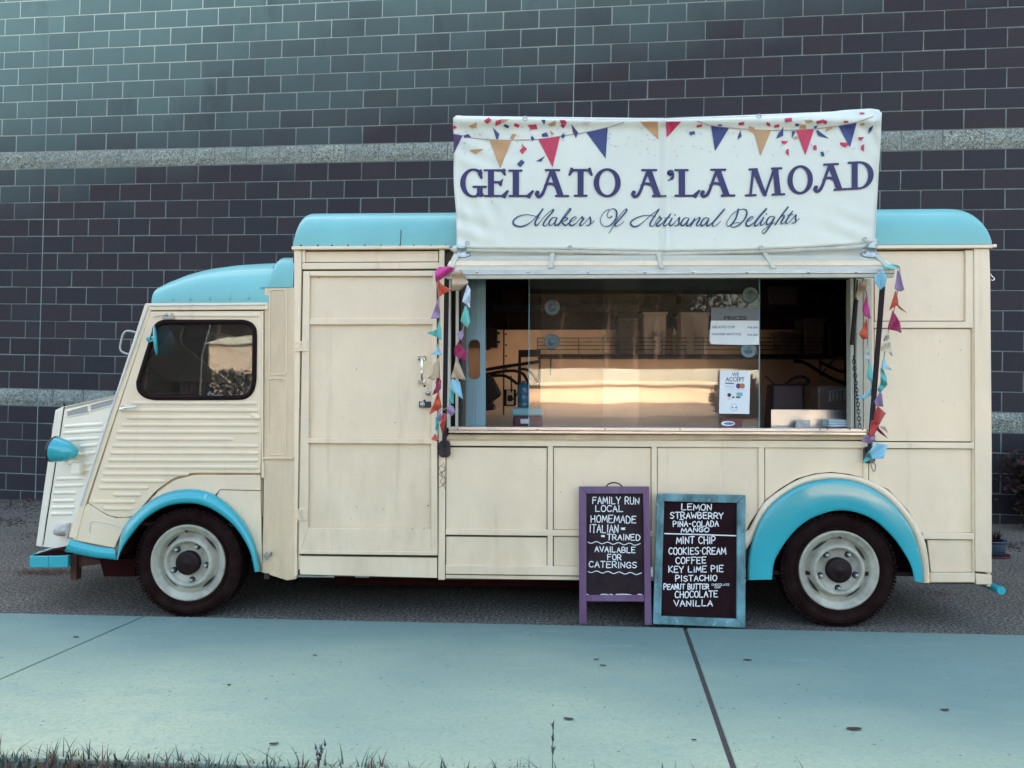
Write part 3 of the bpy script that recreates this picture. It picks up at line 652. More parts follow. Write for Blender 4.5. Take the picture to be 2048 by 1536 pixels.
while xx < 46:
    frac = (xx - ac(1420, 700, 44).x)
    top = ac(1000, 570, 44).z if frac < 0 else ac(1000, 698, 44).z
    if xx < across(640, 700, 44).x: top = across(1000, 560, 44).z
    hgt = top * r_.uniform(1.05, 1.35) * (1.45 if frac < 0 else 1); rad = r_.uniform(1.6, 3.0); cy = -44 - r_.uniform(0, 8)
    mb.tube([(xx, cy, 0), (xx + .2, cy, hgt * .5)], [.22, .12], 7, mat=1)
    for i in range(1500):
        v_ = Vector((r_.gauss(0, 1), r_.gauss(0, 1), r_.gauss(0, 1))).normalized() * r_.random() ** .4
        c = Vector((xx + v_.x * rad, cy + v_.y * rad, hgt * .58 + v_.z * hgt * .42)); a = Vector((r_.uniform(-1, 1), r_.uniform(-1, 1), r_.uniform(-1, 1))).normalized(); s_ = a.orthogonal().normalized(); L = r_.uniform(.16, .34)
        mb.mesh([c, c + a * L * .5 + s_ * L * .35, c + a * L, c + a * L * .5 - s_ * L * .35], [[0, 1, 2, 3]], 0)
    xx += rad * r_.uniform(.55, .9)
tag(mb.build('treeline', [M['treeleaf'], M['twig']], recalc=False), kind='stuff')
# ------------------------------------------------------------------ the van
V0 = YP(0.0)
van = thing('food_van', 'vintage cream and sky blue gelato van with open serving hatch and corrugated nose', 'van', P(1000, 1225) * 1.0)
van.location.z = 0; van.location.y = 1.0; BASE[van.name] = Vector(van.location)
W = 2.0                                                             # width of the van
def X(px, py=800, Y=0.0): return P(px, py, Y).x
def Z(py, px=1000, Y=0.0): return P(px, py, Y).z
# --- cargo side: backing sheet, proud rails, plates set in with a fine gap round them
arch_o = smooth2([(1495, 1160), (1497, 1110), (1514, 1052), (1537, 1015), (1568, 988), (1610, 966), (1668, 957), (1728, 968), (1781, 1003), (1820, 1052), (1838, 1100), (1845, 1135), (1846, 1166)], 4)
arch_i = smooth2([(1544, 1159), (1548, 1126), (1560, 1101), (1582, 1070), (1612, 1043), (1648, 1027), (1677, 1021), (1713, 1025), (1752, 1043), (1787, 1076), (1811, 1111), (1823, 1135), (1829, 1162)], 4)
rim_o = smooth2([(1490, 1062), (1496, 1062), (1517, 1022), (1530, 1003), (1559, 981), (1594, 960), (1630, 949), (1663, 946), (1698, 950), (1729, 957), (1775, 980), (1815, 1022), (1840, 1060), (1852, 1090), (1858, 1130), (1860, 1166)], 3)
mb = MB()
mid = resample(arch_o, 40)
back_poly = [(886, 866), (1981, 866), (1981, 1168), (1846, 1168)] + [(x, y) for x, y in mid[::-1]] + [(1495, 1161), (886, 1159)]
mb.pp(back_poly, V0, -.032, .02, 0)
mb.pp([(1728, 496), (1981, 496), (1981, 866), (1728, 866)], V0, -.032, .02, 0)
mb.pp([(586, 496), (888, 496), (890, 1156), (590, 1152)], V0, -.036, .02, 0)
mb.pp([(888, 496), (1728, 496), (1728, 558), (888, 558)], V0, -.032, .02, 0)
mb.pp([(888, 558), (932, 558), (930, 866), (888, 866)], V0, -.035, .02, 0)
mb.build('cargo_backing', M['grime'], van)
rails = MB()
class Plates:
    def pr(s, *a): q = MB(); q.pr(*a); q.build('side_panel', M['cream'], van, bevel=.002)
    def pp(s, *a): q = MB(); q.pp(*a); q.build('side_panel', M['cream'], van, bevel=.002)
plates = Plates()
def rail(x0, y0, x1, y1, off=0.0): rails.pr(x0, y0, x1, y1, V0, off, .024)
def plate(x0, y0, x1, y1, off=-.014, gap=1.4): plates.pr(x0 + gap, y0 + gap, x1 - gap, y1 - gap, V0, off, .016)
rails.pp([(588, 496), (603, 496), (602.5, 541), (593.5, 1112), (594, 1152), (588, 1152)], V0, .003, .024); rail(604, 525, 888, 538); rail(604, 496, 610, 525); rail(878, 498, 889, 545, .0016); plate(610, 501, 878, 525)
rail(877.5, 545, 891, 1160, -.004); plates.pp([(597, 1112), (874, 1116), (874, 1156), (600, 1149)], V0, -.004, .016)
rail(891, 880, 1748, 894); rail(1095, 892, 1106, 1136, -.0014); rail(1303, 892, 1314, 1136, -.0014); rail(891, 1061, 1497, 1073); rail(891, 1134, 1492, 1152, .002)
rails.pp([(1517, 892), (1529, 892), (1529, 1003), (1517, 1020)], V0, -.0014, .024)
rails.pr(891, 1153.5, 1492, 1161, V0, -.012, .02)
plate(891, 894, 1095, 1061); plate(1106, 894, 1303, 1061); plate(891, 1073, 1095, 1134); plate(1106, 1073, 1303, 1134); plate(1314, 1073, 1488, 1134)
plates.pp([(1315, 895), (1516, 895), (1516, 1022), (1500, 1046), (1494, 1060), (1315, 1060)], V0, -.014, .016)
plates.pp([(1530, 895), (1726, 895), (1726, 955), (1698, 948), (1663, 944), (1630, 947), (1594, 957), (1559, 978), (1530, 1001)], V0, -.014, .016)
rails.pp([(1727, 870), (1737, 870), (1737, 960), (1727, 956)], V0, -.0014, .024)
rail(1728, 498, 1748, 870, -.002)
plate(1748, 501, 1931, 643); rails.pp([(1748, 643), (1931, 643), (1931, 500), (1947, 500), (1950, 1166), (1946, 1166), (1945, 656), (1748, 656)], V0, 0, .024)
plate(1748, 656, 1944, 884); rail(1737, 885, 1948, 897, .0014); rail(1846, 1066, 1948, 1079, .0014)
plates.pp([(1738, 898), (1945, 898), (1945, 1065), (1842, 1065), (1817, 1022), (1777, 979), (1738, 960)], V0, -.014, .016)
plates.pp([(1855, 1080), (1946, 1080), (1946, 1144), (1862, 1144)], V0, -.014, .016); rails.pp([(1861, 1146), (1950, 1146), (1950, 1165), (1861, 1165)], V0, .001, .024)
rails.pp([(1948, 497), (1979, 497), (1981, 560), (1984, 900), (1984, 1146), (1951, 1143)], V0, .006, .05)
rails.pp([(1951, 1147), (1984, 1150), (1984, 1169), (1953, 1169)], V0, .003, .05)
o = rails.build('side_rail', M['cream'], van, bevel=.0035)
mb = MB(); ro, ri = resample(rim_o, 50), resample([(1492, 1100)] + arch_o[6:], 50)
fr = [V0.at(x, y, .004) for x, y in ro]; rows = [[V0.at(x, y, -.02) for x, y in ro], fr, [V0.at(x, y, .010) for x, y in ri], [V0.at(x, y, -.03) for x, y in ri]]
mb.grid(rows); mb.build('arch_trim', M['cream'], van)
# remaining shell: rear end, far side, front bulkhead, floor, ceiling
xl, xr = X(592), X(1982, 800); zs, ze = Z(1150, 1300), Z(496, 1300)
mb = MB(); mb.box(xr - .02, xr, .012, W, zs - .04, ze); mb.box(xl, xr - .02, W - .02, W, zs, ze); mb.box(xl, xl + .02, .02, W - .02, zs, ze)
mb.build('cargo_shell', M['cream'], van)
mb = MB(); mb.box(X(895), xr - .03, .05, W - .03, zs, zs + .02); mb.build('cargo_floor', M['interior_dark'], van)
# gutter strip
mb = MB(); mb.pr(583, 491.5, 899, 498, V0, .022, .06); mb.pr(1747, 489.5, 1986, 496.5, V0, .022, .06); mb.pr(899, 493, 1747, 498, V0, .005, .05)
mb.box(X(1984), X(1984) + .02, -.02, W + .02, Z(496.5, 1900), Z(490, 1900)); mb.build('rain_gutter', M['cream'], van, bevel=.003)
mb = MB(); mb.box(xl, xr - .02, .01, W, ze - .004, ze + .02); mb.build('ceiling', M['interior_dark'], van)
# --- roofs as height fields
def dome(d, Rr, p): return 1.0 if d >= Rr else max(0, 1 - (1 - max(d, 0) / Rr) ** p) ** (1 / p)
def roof(name, x0, x1, z0, hfun, Ry, py_, mat_, fl, fr_, nx=60, ny=40):
    mb = MB(); xs = []; ys = []
    for i in range(nx + 1): t_ = i / nx; xs.append(x0 + (x1 - x0) * (t_ * t_ * (3 - 2 * t_) * .6 + t_ * .4))
    for i in range(14): xs += [x0 + .16 * (i / 14) ** 3, x1 - .24 * (i / 14) ** 3]
    for i in range(ny + 1): ys.append(W * i / ny)
    for i in range(14): ys += [Ry * (i / 14) ** 3, W - Ry * (i / 14) ** 3]
    xs = sorted(set(round(x, 5) for x in xs)); ys = sorted(set(round(y, 5) for y in ys)); rows = []
    for y in ys:
        fy = dome(min(y, W - y), Ry, py_)
        rows.append([(x, y, z0 + hfun(x) * fy * fl(x) * fr_(x)) for x in xs])
    # skirt down to the base
    rows = [[(x, ys[0], z0) for x in xs]] + rows + [[(x, ys[-1], z0) for x in xs]]
    rows = [[(xs[0], r[0][1], z0)] + r + [(xs[-1], r[0][1], z0)] for r in rows]
    mb.grid(rows); return mb.build(name, mat_, van, weld=True)
xa, xb = X(586, 492), X(1984, 490); z0 = Z(492, 1300); H = Z(423.5, 1300, .22) - z0
roof('cargo_roof', xa, xb, z0, lambda x: H, .30, 2.8, M['roofblue'], lambda x: dome(x - xa, .085, 3.2), lambda x: dome(xb - x, .19, 3.1))
mb = MB(); xs_ = X(801, 460); mb.ribbon([(xs_, -.002, z0 + .005), (xs_ + .003, .0015, z0 + .10)], .004, (0, -1, 0), caps=False); mb.build('roof_seam', M['seam'], van)
for px in (602, 636, 664, 696, 730, 762, 800, 828, 862, 892): mb = MB(); mb.lathe([(.006, 0), (.005, .004), (0, .005)], P(px, 491.2, -.004), (0, -1, .3), 8); mb.build('roof_rivet', M['darksteel'], van)
# cab roof: outline measured along the side
cz0 = Z(607, 420); prof = [(304, 606), (308, 599), (313, 593), (333, 577), (362, 558), (392, 544), (427, 534), (474, 527), (515, 524), (545, 522.5)]
pw = [(X(px, 560, .25), P(px, py, .25).z - cz0) for px, py in prof]; pw[0] = (X(303, 606), 0.0)
def hcab(x):
    if x <= pw[0][0]: return 0
    for (a, ha), (b_, hb) in zip(pw[:-1], pw[1:]):
        if x <= b_: return ha + (hb - ha) * (x - a) / (b_ - a)
    return pw[-1][1]
one = lambda x: 1.0
roof('cab_roof', X(303, 606), X(540, 560), cz0, hcab, .42, 2.5, M['roofblue'], one, one, nx=50)
mb = MB()
for px, ya, yb in ((346, 588, 601), (381, 585, 600), (420, 583, 600), (460, 580, 599), (498, 580, 598)):
    mb = MB(); mb.tube([P(px, ya, .010), P(px - 1, yb, -.003)], [.004, .005], 6); mb.build('roof_ridge', M['roofblue'], van)
hz0 = Z(575, 560); Hh = Z(517.5, 560, .2) - hz0
roof('roof_fairing', X(536, 575), X(586, 575), hz0, lambda x: Hh, .24, 3.0, M['roofblue'], lambda x: dome(x - X(536, 575), .06, 2.6), one, nx=16)
# --- cab pillar behind the door
mb = MB(); mb.pp([(529, 576), (588, 575), (590, 500), (592, 500), (592, 1158), (574, 1161), (524, 1145), (527, 1000)], V0, -.002, .04)
mb.pr(524, 914, 586, 919, V0, .008, .01); mb.build('cab_pillar', M['creamdirty'], van, bevel=.003)
mb = MB()
for a in (rrect(539, 579, 573, 749, 7), rrect(537, 757, 571, 909, 7)): mb.tube([V0.at(x, y, .0005) for x, y in a], .0035, 6, closed=True)
mb.build('pillar_bead', M['cream'], van)
mb = MB(); mb.pr(528, 1147, 538, 1158, V0, .004, .02); mb.build('jacking_point', M['seam'], van)
mb = MB(); mb.pr(525, 1108, 543, 1113, V0, .012, .012); mb.tube([P(541, 1110, -.012), P(543, 1104, -.02)], .006, 8); mb.pr(530, 1105, 534, 1120, V0, .016, .01); mb.build('side_catch', M['alu'], van, bevel=.002)
# --- cab side: pillars and lower skin (cut round the wheel)
fo = smooth2([(232, 1119), (245, 1058), (274, 1023), (304, 999), (333, 985), (368, 978), (403, 980), (433, 991), (462, 1014), (488, 1043), (506, 1076), (516, 1108), (521, 1143)], 4)
fi = smooth2([(236, 1120), (245, 1097), (266, 1067), (289, 1040), (318, 1020), (345, 1010), (377, 1007), (406, 1011), (436, 1026), (465, 1049), (485, 1076), (500, 1105), (509, 1144)], 4)
mb = MB()
skin = [(152, 1040), (228, 806), (526, 806), (525, 1145), (520, 1143)] + resample(fo, 36)[::-1] + [(141, 1079), (139, 1075)]
mb.pp(skin, V0, -.030, .02); mb.build('cab_side_skin', M['creamdirty'], van)
mb = MB()
mb.pp([(290, 607), (303, 608), (301, 622), (170, 1010), (152, 1078), (137, 1074)], V0, .004, .05)                # windscreen pillar and lower corner
mb.pp([(291, 606.5), (535, 605), (535, 619), (299, 620.5)], V0, .006, .05)                                        # header
mb.pp([(170, 1012), (176, 1007), (213, 1031), (231, 1036), (266, 1035), (246, 1057), (228, 1096), (142, 1079), (150, 1074)], V0, -.002, .03)
mb.pp([(521, 950), (386, 950), (349, 960), (314, 985), (291, 1011), (268, 1036), (276, 1024), (304, 1001), (333, 987), (368, 980), (404, 982), (430, 990), (440, 979), (521, 981)], V0, -.004, .03)
mb.pp([(440, 980), (521, 982), (524, 1140), (516, 1108), (506, 1076), (488, 1043), (462, 1014), (433, 991)], V0, -.010, .02)
mb.build('cab_frame', M['cream'], van, bevel=.003)
mb = MB(); mb.tube([V0.at(x, y, .008) for x, y in ((296, 612), (225, 812), (160, 1012))], .006, 8); mb.tube([V0.at(x, y, .008) for x, y in ((300, 611), (420, 610), (530, 609))], .005, 8)
mb.tube([V0.at(x, y, .0) for x, y in smooth2([(180, 1066), (181, 1048), (190, 1042), (230, 1050), (244, 1058)], 4)], .003, 6)
mb.build('drip_moulding', M['pipe'], van)
# --- cab door with pressed ribs and a rubber-set window
door = MB()
win_o = smooth2([(273, 764), (289, 712), (303, 668), (306, 656), (313, 646.5), (323, 641.5), (336, 640), (400, 640), (470, 640), (487, 640.5), (500, 644), (509, 652), (512.8, 664), (513, 700), (512.5, 745), (511.5, 764), (508, 779), (500, 791), (488, 797.5), (472, 799), (400, 799.5), (325, 799.5), (308, 799), (293, 796), (281, 788.5), (274.5, 778), (273, 764)], 4)[:-1]
door_o = [(301, 623), (527, 622), (525, 780), (521, 946)] + smooth2([(480, 946), (386, 946), (348, 956), (312, 981), (289, 1007), (264, 1032), (230, 1033), (213, 1028), (190, 1014), (177, 1004)], 3)
door.pp(door_o, V0, -.001, .035, 0, holes=[win_o])
def rib(mbx, pl, x0, y0, x1, y1, hpx, dep, off, m=0):
    a, b_ = pl.at(x0, y0, off), pl.at(x1, y1, off); L = (b_ - a).length; t_ = (b_ - a).normalized(); upv = pl.n.cross(t_).normalized()
    if upv.z < 0: upv = -upv
    hh = hpx / 358.0; rows = []
    for i in range(15):
        s_ = .5 - .5 * math.cos(math.pi * i / 14); e_ = min(s_, 1 - s_) * L; k = min(1, max(0, e_ / (hh * 1.4))); k = math.sqrt(max(0, 1 - (1 - k) ** 2))
        rows.append([a + t_ * L * s_ + upv * (hh * k * math.sin(R(q))) + pl.n * (dep * k * math.cos(R(q)) ** 1.3 if abs(q) < 89 else -.001) for q in (-90, -60, -35, -12, 12, 35, 60, 90)])
    mbx.grid(rows, m)
def fx(y): return 301 + (y - 623) * (177 - 301) / (1004 - 623)
for y, x1_ in ((806, 516), (820.5, 518), (835, 518), (849.5, 518), (863.5, 518), (877.5, 468), (891.5, 518), (905.5, 518), (920, 518), (934, 518), (947.5, 378), (961.5, 330), (975, 298), (989, 283), (1003, 272), (1017, 266)):
    x0_ = fx(y) + (20 if y in (806, 835) else 9 if y != 877.5 else 13)
    if y == 849.5: x0_ += 4
    if y == 989: x0_ += 34
    if y == 1017: x0_ = 206
    if y == 1003: x0_ = 184
    rib(door, V0, x0_, y, x1_, y + .6, 4.5, .0075, -.0012)
rib(door, V0, 322, 630, 520, 631, 4.2, .006, -.0012)
dr = door.build('cab_door', M['cream'], van, bevel=.002)
mb = MB(); n_ = len(win_o); cxw = sum(p[0] for p in win_o) / n_; cyw = sum(p[1] for p in win_o) / n_
def inset(pts, d):
    out = []; n = len(pts)
    for i in range(n):
        tx, ty = pts[(i + 1) % n][0] - pts[i - 1][0], pts[(i + 1) % n][1] - pts[i - 1][1]; l = math.hypot(tx, ty) or 1; nx, ny = -ty / l, tx / l
        if nx * (cxw - pts[i][0]) + ny * (cyw - pts[i][1]) < 0: nx, ny = -nx, -ny
        out.append((pts[i][0] + nx * d, pts[i][1] + ny * d))
    return out
rows = [[V0.at(x, y, o_) for x, y in inset(win_o, d) + inset(win_o, d)[:1]] for d, o_ in ((-.6, -.005), (-1, .004), (2, .010), (6, .010), (8.5, .004), (9, -.012))]
mb.grid(rows); mb.build('window_rubber', M['rubber'], dr)
mb = MB(); wi = inset(win_o, 7); mb.poly([V0.at(x, y, -.006) for x, y in wi]); mb.build('window_pane', M['cabglass'], dr)
mb = MB(); hw = [(420, 650), (503, 650), (502, 790), (400, 790), (401, 720)]; mb.poly([V0.at(x, y, -.014) for x, y in hw]); mb.tube([V0.at(x, y, -.012) for x, y in ((421, 646), (404, 710), (400, 792))], .003, 6)
mb.lathe([(.012, 0), (.012, .01), (.006, .014), (0, .014)], V0.at(421, 789, .002), (0, -1, 0), 14); mb.tube([V0.at(424, 790, .01), V0.at(446, 791, .008)], .003, 6)
mb.build('sliding_pane', [M['cabglass']], dr)
mb = MB(); mb.lathe([(.018, 0), (.018, .008), (.010, .014), (.010, .028), (0, .03)], P(247, 818), (0, -1, 0), 18)
mb.tube([P(247, 817, -.025), P(256, 815, -.03), P(268, 815, -.03), P(276, 811, -.026)], [.008, .006, .006, .004], 8); mb.build('door_handle', M['chrome'], dr)
mb = MB(); mb.tube([P(307, 634, -.012), P(330, 630, -.014)], .0025, 6); mb.lathe([(.011, 0), (.010, .008), (0, .01)], P(334, 630), (0, -1, 0), 12); mb.pr(324, 633, 347, 637, V0, .012, .012); mb.pr(341, 626, 345, 634, V0, .012, .012)
mb.build('window_catch', M['alu'], dr)
mb = MB(); rib(mb, V0, 500, 829, 522, 838, 7, .012, -.002); rib(mb, V0, 508, 835, 521, 836.5, 3, .016, -.002); mb.build('door_stop', M['cream'], dr)
mb = MB(); mb.tube([P(525, y, -.004) for y in (622, 780, 946)], .006, 8); mb.tube([P(526, y, -.006) for y in (925, 955)], .009, 8); mb.build('door_hinge', M['cream'], dr)
mb = MB(); c = P(313, 681, -.03); c2 = []
mb.lathe([(0, -.006), (.07, -.003), (.086, .004), (.0865, .007), (.06, .014), (0, .018)], c, (-.90, -.41, -.08), 36); mb.build('wing_mirror', M['blue'], van)
mb = MB(); mb.tube([P(298, 684, .0), P(304, 681, -.03), P(311, 681, -.035)], .006, 8); mb.lathe([(.012, 0), (.012, .02), (0, .022)], P(300, 679, .004), (0, -1, 0), 10); mb.lathe([(.010, 0), (.010, .02), (0, .022)], P(309, 676, -.02), (0, -1, 0), 10); mb.build('mirror_arm', M['blue'], van)
# looped grab rails in front of the windscreen
def loop(pts, Y, nm):
    mb = MB(); mb.tube([P(x, y, Y) for x, y in smooth2(pts, 4)], .0065, 8); mb.build(nm, M['alu'], van)
loop([(271, 664.5), (255, 662), (247, 668), (242, 685), (240.5, 698), (246, 705), (258, 708.5)], .02, 'mirror_bracket')
loop([(386, 694), (378, 693), (372, 700), (367, 722), (366, 729), (372, 732)], .72, 'mirror_bracket')
# windscreen, far cab side, dash, seats
A1, A2 = P(292, 612), P(232, 790); 
mb = MB(); mb.prism([A1 + Vector((.01, .02, 0)), A2 + Vector((.01, .02, 0)), A2 + Vector((.01, W - .02, 0)), A1 + Vector((.01, W - .02, 0))], [A1 + Vector((.014, .02, 0)), A2 + Vector((.014, .02, 0)), A2 + Vector((.014, W - .02, 0)), A1 + Vector((.014, W - .02, 0))]); mb.build('windscreen', M['cabglass'], van)
mb = MB(); B2 = P(139, 1075); 
mb.prism([A2, B2, B2 + Vector((0, W, 0)), A2 + Vector((0, W, 0))], [p + Vector((.03, 0, .0)) for p in (A2, B2, B2 + Vector((0, W, 0)), A2 + Vector((0, W, 0)))])
yf = W - .02
def far(px, py): q = P(px, py); return Vector((q.x, yf, q.z))
fo_ = [(292, 607), (535, 607), (535, 1100), (140, 1075)]; fh = [(p[0], p[1]) for p in resample(win_o + win_o[:1], 40)[:-1]]
mb.prism([far(*p) for p in fo_], [far(*p) + Vector((0, .03, 0)) for p in fo_], 0, [[far(*p) for p in fh]], [[far(*p) + Vector((0, .03, 0)) for p in fh]])
mb.prism([(A1.x, 0.04, A1.z), (A1.x + .05, .04, A1.z), (A1.x + .05, W - .04, A1.z), (A1.x, W - .04, A1.z)], [(A1.x - .01, .04, A1.z - .04), (A1.x + .03, .04, A1.z - .04), (A1.x + .03, W - .04, A1.z - .04), (A1.x - .01, W - .04, A1.z - .04)])
mb.build('cab_shell', M['cream'], van)
mb = MB(); mb.box(X(300), X(540), .04, W - .05, Z(640, 420) - .0, Z(640, 420) + .01); mb.box(X(540), X(548), .03, W - .05, Z(1050), Z(530)); mb.box(X(240), X(545), .05, W - .05, Z(1062), Z(1055))
mb.prism([(X(238), .05, Z(800)), (X(290), .05, Z(790)), (X(290), .05, Z(830)), (X(225), .05, Z(850))], [(X(238), W - .05, Z(800)), (X(290), W - .05, Z(790)), (X(290), W - .05, Z(830)), (X(225), W - .05, Z(850))])
mb.build('cab_lining', M['interior_dark'], van)
for Y0, nm in ((.25, 0), (1.15, 1)):
    mb = MB(); mb.box(X(415), X(520), Y0, Y0 + .55, Z(930), Z(880)); mb.prism([(X(488), Y0, Z(880)), (X(508), Y0, Z(880)), (X(530), Y0, Z(690)), (X(514), Y0, Z(690))], [(X(488), Y0 + .55, Z(880)), (X(508), Y0 + .55, Z(880)), (X(530), Y0 + .55, Z(690)), (X(514), Y0 + .55, Z(690))])
    mb.build('seat', M['seat'], van, bevel=.03)
mb = MB(); c = P(330, 800, .52); ax = Vector((.75, 0, .66)).normalized(); e = Vector((0, 1, 0)); g = ax.cross(e)
mb.tube([c + (e * math.cos(a * math.pi / 16) + g * math.sin(a * math.pi / 16)) * .20 for a in range(32)], .011, 8, closed=True)
for a in (.3, 2.4, 4.4): mb.tube([c, c + (e * math.cos(a) + g * math.sin(a)) * .2], .008, 6)
mb.tube([c, c - ax * .5], .018, 8); mb.build('steering_wheel', M['black'], van)
# --- nose
HY0, HY1 = .14, .42
def npl():
    a, b_ = P(229, 900, HY0), P(100, 900, HY1); t_ = (b_ - a); t_.z = 0; n = Vector((t_.y, -t_.x, 0)).normalized()
    if n.y > 0: n = -n
    return Plane(a, n)
NP = npl(); hood = MB()
ho = [(128, 813), (231, 790), (231, 800), (140, 1085), (134, 1099), (84, 1093), (117.5, 872)]
hood.pp(ho, NP, 0, .04)
for y, (xa_, xb_) in {876: (128, 205), 886: (127, 203), 898: (127, 196)}.items(): pass
hr = [(853, 128, 207, -5), (866, 126, 206, -5), (880, 124, 200, -4), (893, 160, 196, -4), (908, 166, 192, -3), (929, 156, 190, -3), (942, 152, 186, -2), (958, 112, 172, -2), (972, 109, 168, -2), (986, 107, 153, -1), (1002, 105, 150, -1), (1015, 103, 150, -1), (1028, 101, 146, -1)]
for y, x0_, x1_, dy in hr: rib(hood, NP, x0_, y, x1_, y + dy, 4.4, .008, -.0006)
for pts in ([(133, 823), (176, 811), (177, 826), (133, 834)], [(180, 810), (229, 797), (226, 810), (180, 823)]):
    hood.tube([NP.at(x, y, .002) for x, y in pts + pts[:1]], .0035, 6)
# top of the nose, closing it to the far side
def mirY(p): return Vector((p.x, W - p.y, p.z))
t0, t1 = NP.at(128, 813), NP.at(231, 790); b0, b1 = NP.at(84, 1093), NP.at(138, 1099)
hood.prism([t0, t1, mirY(t1), mirY(t0)], [p - Vector((0, 0, .02)) for p in (t0, t1, mirY(t1), mirY(t0))])
hood.prism([mirY(t0), mirY(t1), mirY(b1), mirY(b0)], [p - Vector((0, .02, 0)) for p in (mirY(t0), mirY(t1), mirY(b1), mirY(b0))])
fa, fb = [NP.at(230, 792, -.002), NP.at(139, 1096, -.002)], [P(231, 795, .03), P(142, 1078, .03)]
for q0, q1 in ((fa, fb), ([mirY(v) for v in fa], [mirY(v) for v in fb])): hood.prism([q0[0], q1[0], q1[1], q0[1]], [v + Vector((.02, 0, 0)) for v in (q0[0], q1[0], q1[1], q0[1])])
hd = hood.build('hood', M['white'], van, bevel=.002)
mb = MB()
for pts in ([(135, 824), (175, 813), (175, 825), (135, 833)], [(182, 811), (227, 799), (225, 809), (182, 822)]): mb.pp(pts, NP, .0015, .004)
mb.build('hood_vent', mat('vent_mesh', (.34, .34, .31), .6, c2=(.22, .22, .2), vscale=260), hd)
mb = MB(); gpl = Plane(NP.at(100, 950), (-.35, -1, 0))
mb.pp([(110, 820), (127, 812), (83, 1094), (71, 1092), (104, 860)], gpl, .0, .03)
q = [gpl.at(*p, -.012) for p in ((111, 821), (73, 1090))]
rows = [[p for p in q], [p + Vector((-.02, .08, 0)) for p in q], [Vector((p.x - .07, W / 2, p.z)) for p in q], [Vector((p.x - .02, W - p.y - .08, p.z)) for p in q], [mirY(p) for p in q]]
mb.grid(rows); gr = mb.build('grille', M['white'], van, bevel=.006)
mb = MB(); mb.pp([(127.5, 814), (129.5, 814), (87, 1090), (84.5, 1090)], NP, .001, .004); mb.tube([NP.at(129, 812, .004), NP.at(128, 806, .002)], .006, 8); mb.build('nose_seam', M['seam'], van)
# head lamps
def headlamp(Y, cap_px=True):
    c = P(131, 902, .20); c = Vector((c.x, Y, c.z)); ax = Vector((-.985, 0, .15)).normalized()
    pr = [(0, -.074), (.018, -.071), (.036, -.056), (.054, -.024), (.067, .012), (.074, .046), (.077, .064)]
    mb = MB(); mb.lathe(pr, c, ax, 36); o = mb.build('headlight', M['blue'], van)
    mb = MB(); mb.lathe([(.076, .060), (.079, .066), (.079, .074), (.074, .080)], c, ax, 36); mb.build('lamp_rim', M['darksteel'], o)
    mb = MB(); mb.lathe([(.074, .078), (.06, .088), (.03, .094), (0, .096)], c, ax, 36); mb.build('lens', M['headlens'], o)
    mb = MB(); s_ = 1 if Y < 1 else -1
    mb.tube([c - ax * .01 + Vector((0, 0, -.06)), c + Vector((.06, s_ * .12, -.075)), c + Vector((.06, s_ * .25, -.09))], [.022, .02, .02], 8)
    mb.obox(c + Vector((.055, s_ * .07, -.105)), (.026, 0, 0), (0, .06, 0), (0, 0, .03)); mb.tube([c - ax * .085, c - ax * .075 + Vector((.012, s_ * .1, -.02))], .008, 8); mb.build('lamp_stalk', M['white'], o)
headlamp(.20); headlamp(W - .20)
mb = MB(); c = NP.at(128, 1060, .01); ax = Vector((-.95, -.3, .0)); mb.lathe([(.036, -.05), (.038, .0), (.036, .03), (.026, .052), (0, .058)], c, ax, 24); mb.obox(c + Vector((.045, .0, .0)), (.006, 0, 0), (0, .04, 0), (0, 0, .048)); mb.build('turn_lamp', M['amber'], van)
# --- blue front wing, sill splash and bumper
def crescent(nm, outer, inner, prof, n=56, m=None):
    a, b_ = resample(outer, n), resample(inner, n); rows = []
    for t_, off in prof: rows.append([V0.at(p[0] + (q[0] - p[0]) * t_, p[1] + (q[1] - p[1]) * t_, off) for p, q in zip(a, b_)])
    mb = MB(); mb.grid(rows); mb.poly([r[0] for r in rows]); mb.poly([r[-1] for r in rows][::-1])
    return mb.build(nm, m or M['blue'], van)
crescent('wheel_fender', fo, fi, [(0, -.015), (0, .004), (.04, .016), (.25, .040), (.55, .056), (.80, .058), (.93, .048), (1.0, .03), (1.0, -.05)])
crescent('wheel_fender', arch_o, arch_i, [(0, -.02), (0, .004), (.012, .018), (.04, .028), (.09, .033), (.16, .034), (.5, .037), (.88, .040), (.97, .038), (1.0, .030), (1.0, -.06)])
mb = MB(); rows = []
for (xa_, ya_), (xb_, yb_), off in (((141, 1078), (228, 1097), .002), ((139, 1082), (230, 1101), .022), ((134, 1092), (231, 1112), .030), ((129, 1102), (231, 1119), .02), ((131, 1104), (231, 1120), -.05)):
    rows.append([V0.at(xa_ + (xb_ - xa_) * k / 8, ya_ + (yb_ - ya_) * k / 8 + (3 * math.sin(math.pi * k / 8) if off > 0 else 0), off) for k in range(9)])
mb.grid(rows); mb.build('splash_sill', M['blue'], van)
mb = MB(); path = [P(139, 1122, .12), P(100, 1123, .12), P(64, 1123, .16)]; path += [Vector((path[-1].x - .03, .25, path[-1].z)), Vector((path[-1].x - .05, W / 2, path[-1].z)), Vector((path[-1].x - .03, W - .25, path[-1].z))]
mb.tube([path[0]], .01, 4) if False else None
hh = .034
for a_, b_ in zip(path[:-1], path[1:]):
    t_ = (b_ - a_).normalized(); s_ = Vector((t_.y, -t_.x, 0)); s_ = s_ * .014
    mb.prism([a_ - s_ + _z * hh, b_ - s_ + _z * hh, b_ - s_ - _z * hh, a_ - s_ - _z * hh], [a_ + s_ + _z * hh, b_ + s_ + _z * hh, b_ + s_ - _z * hh, a_ + s_ - _z * hh])
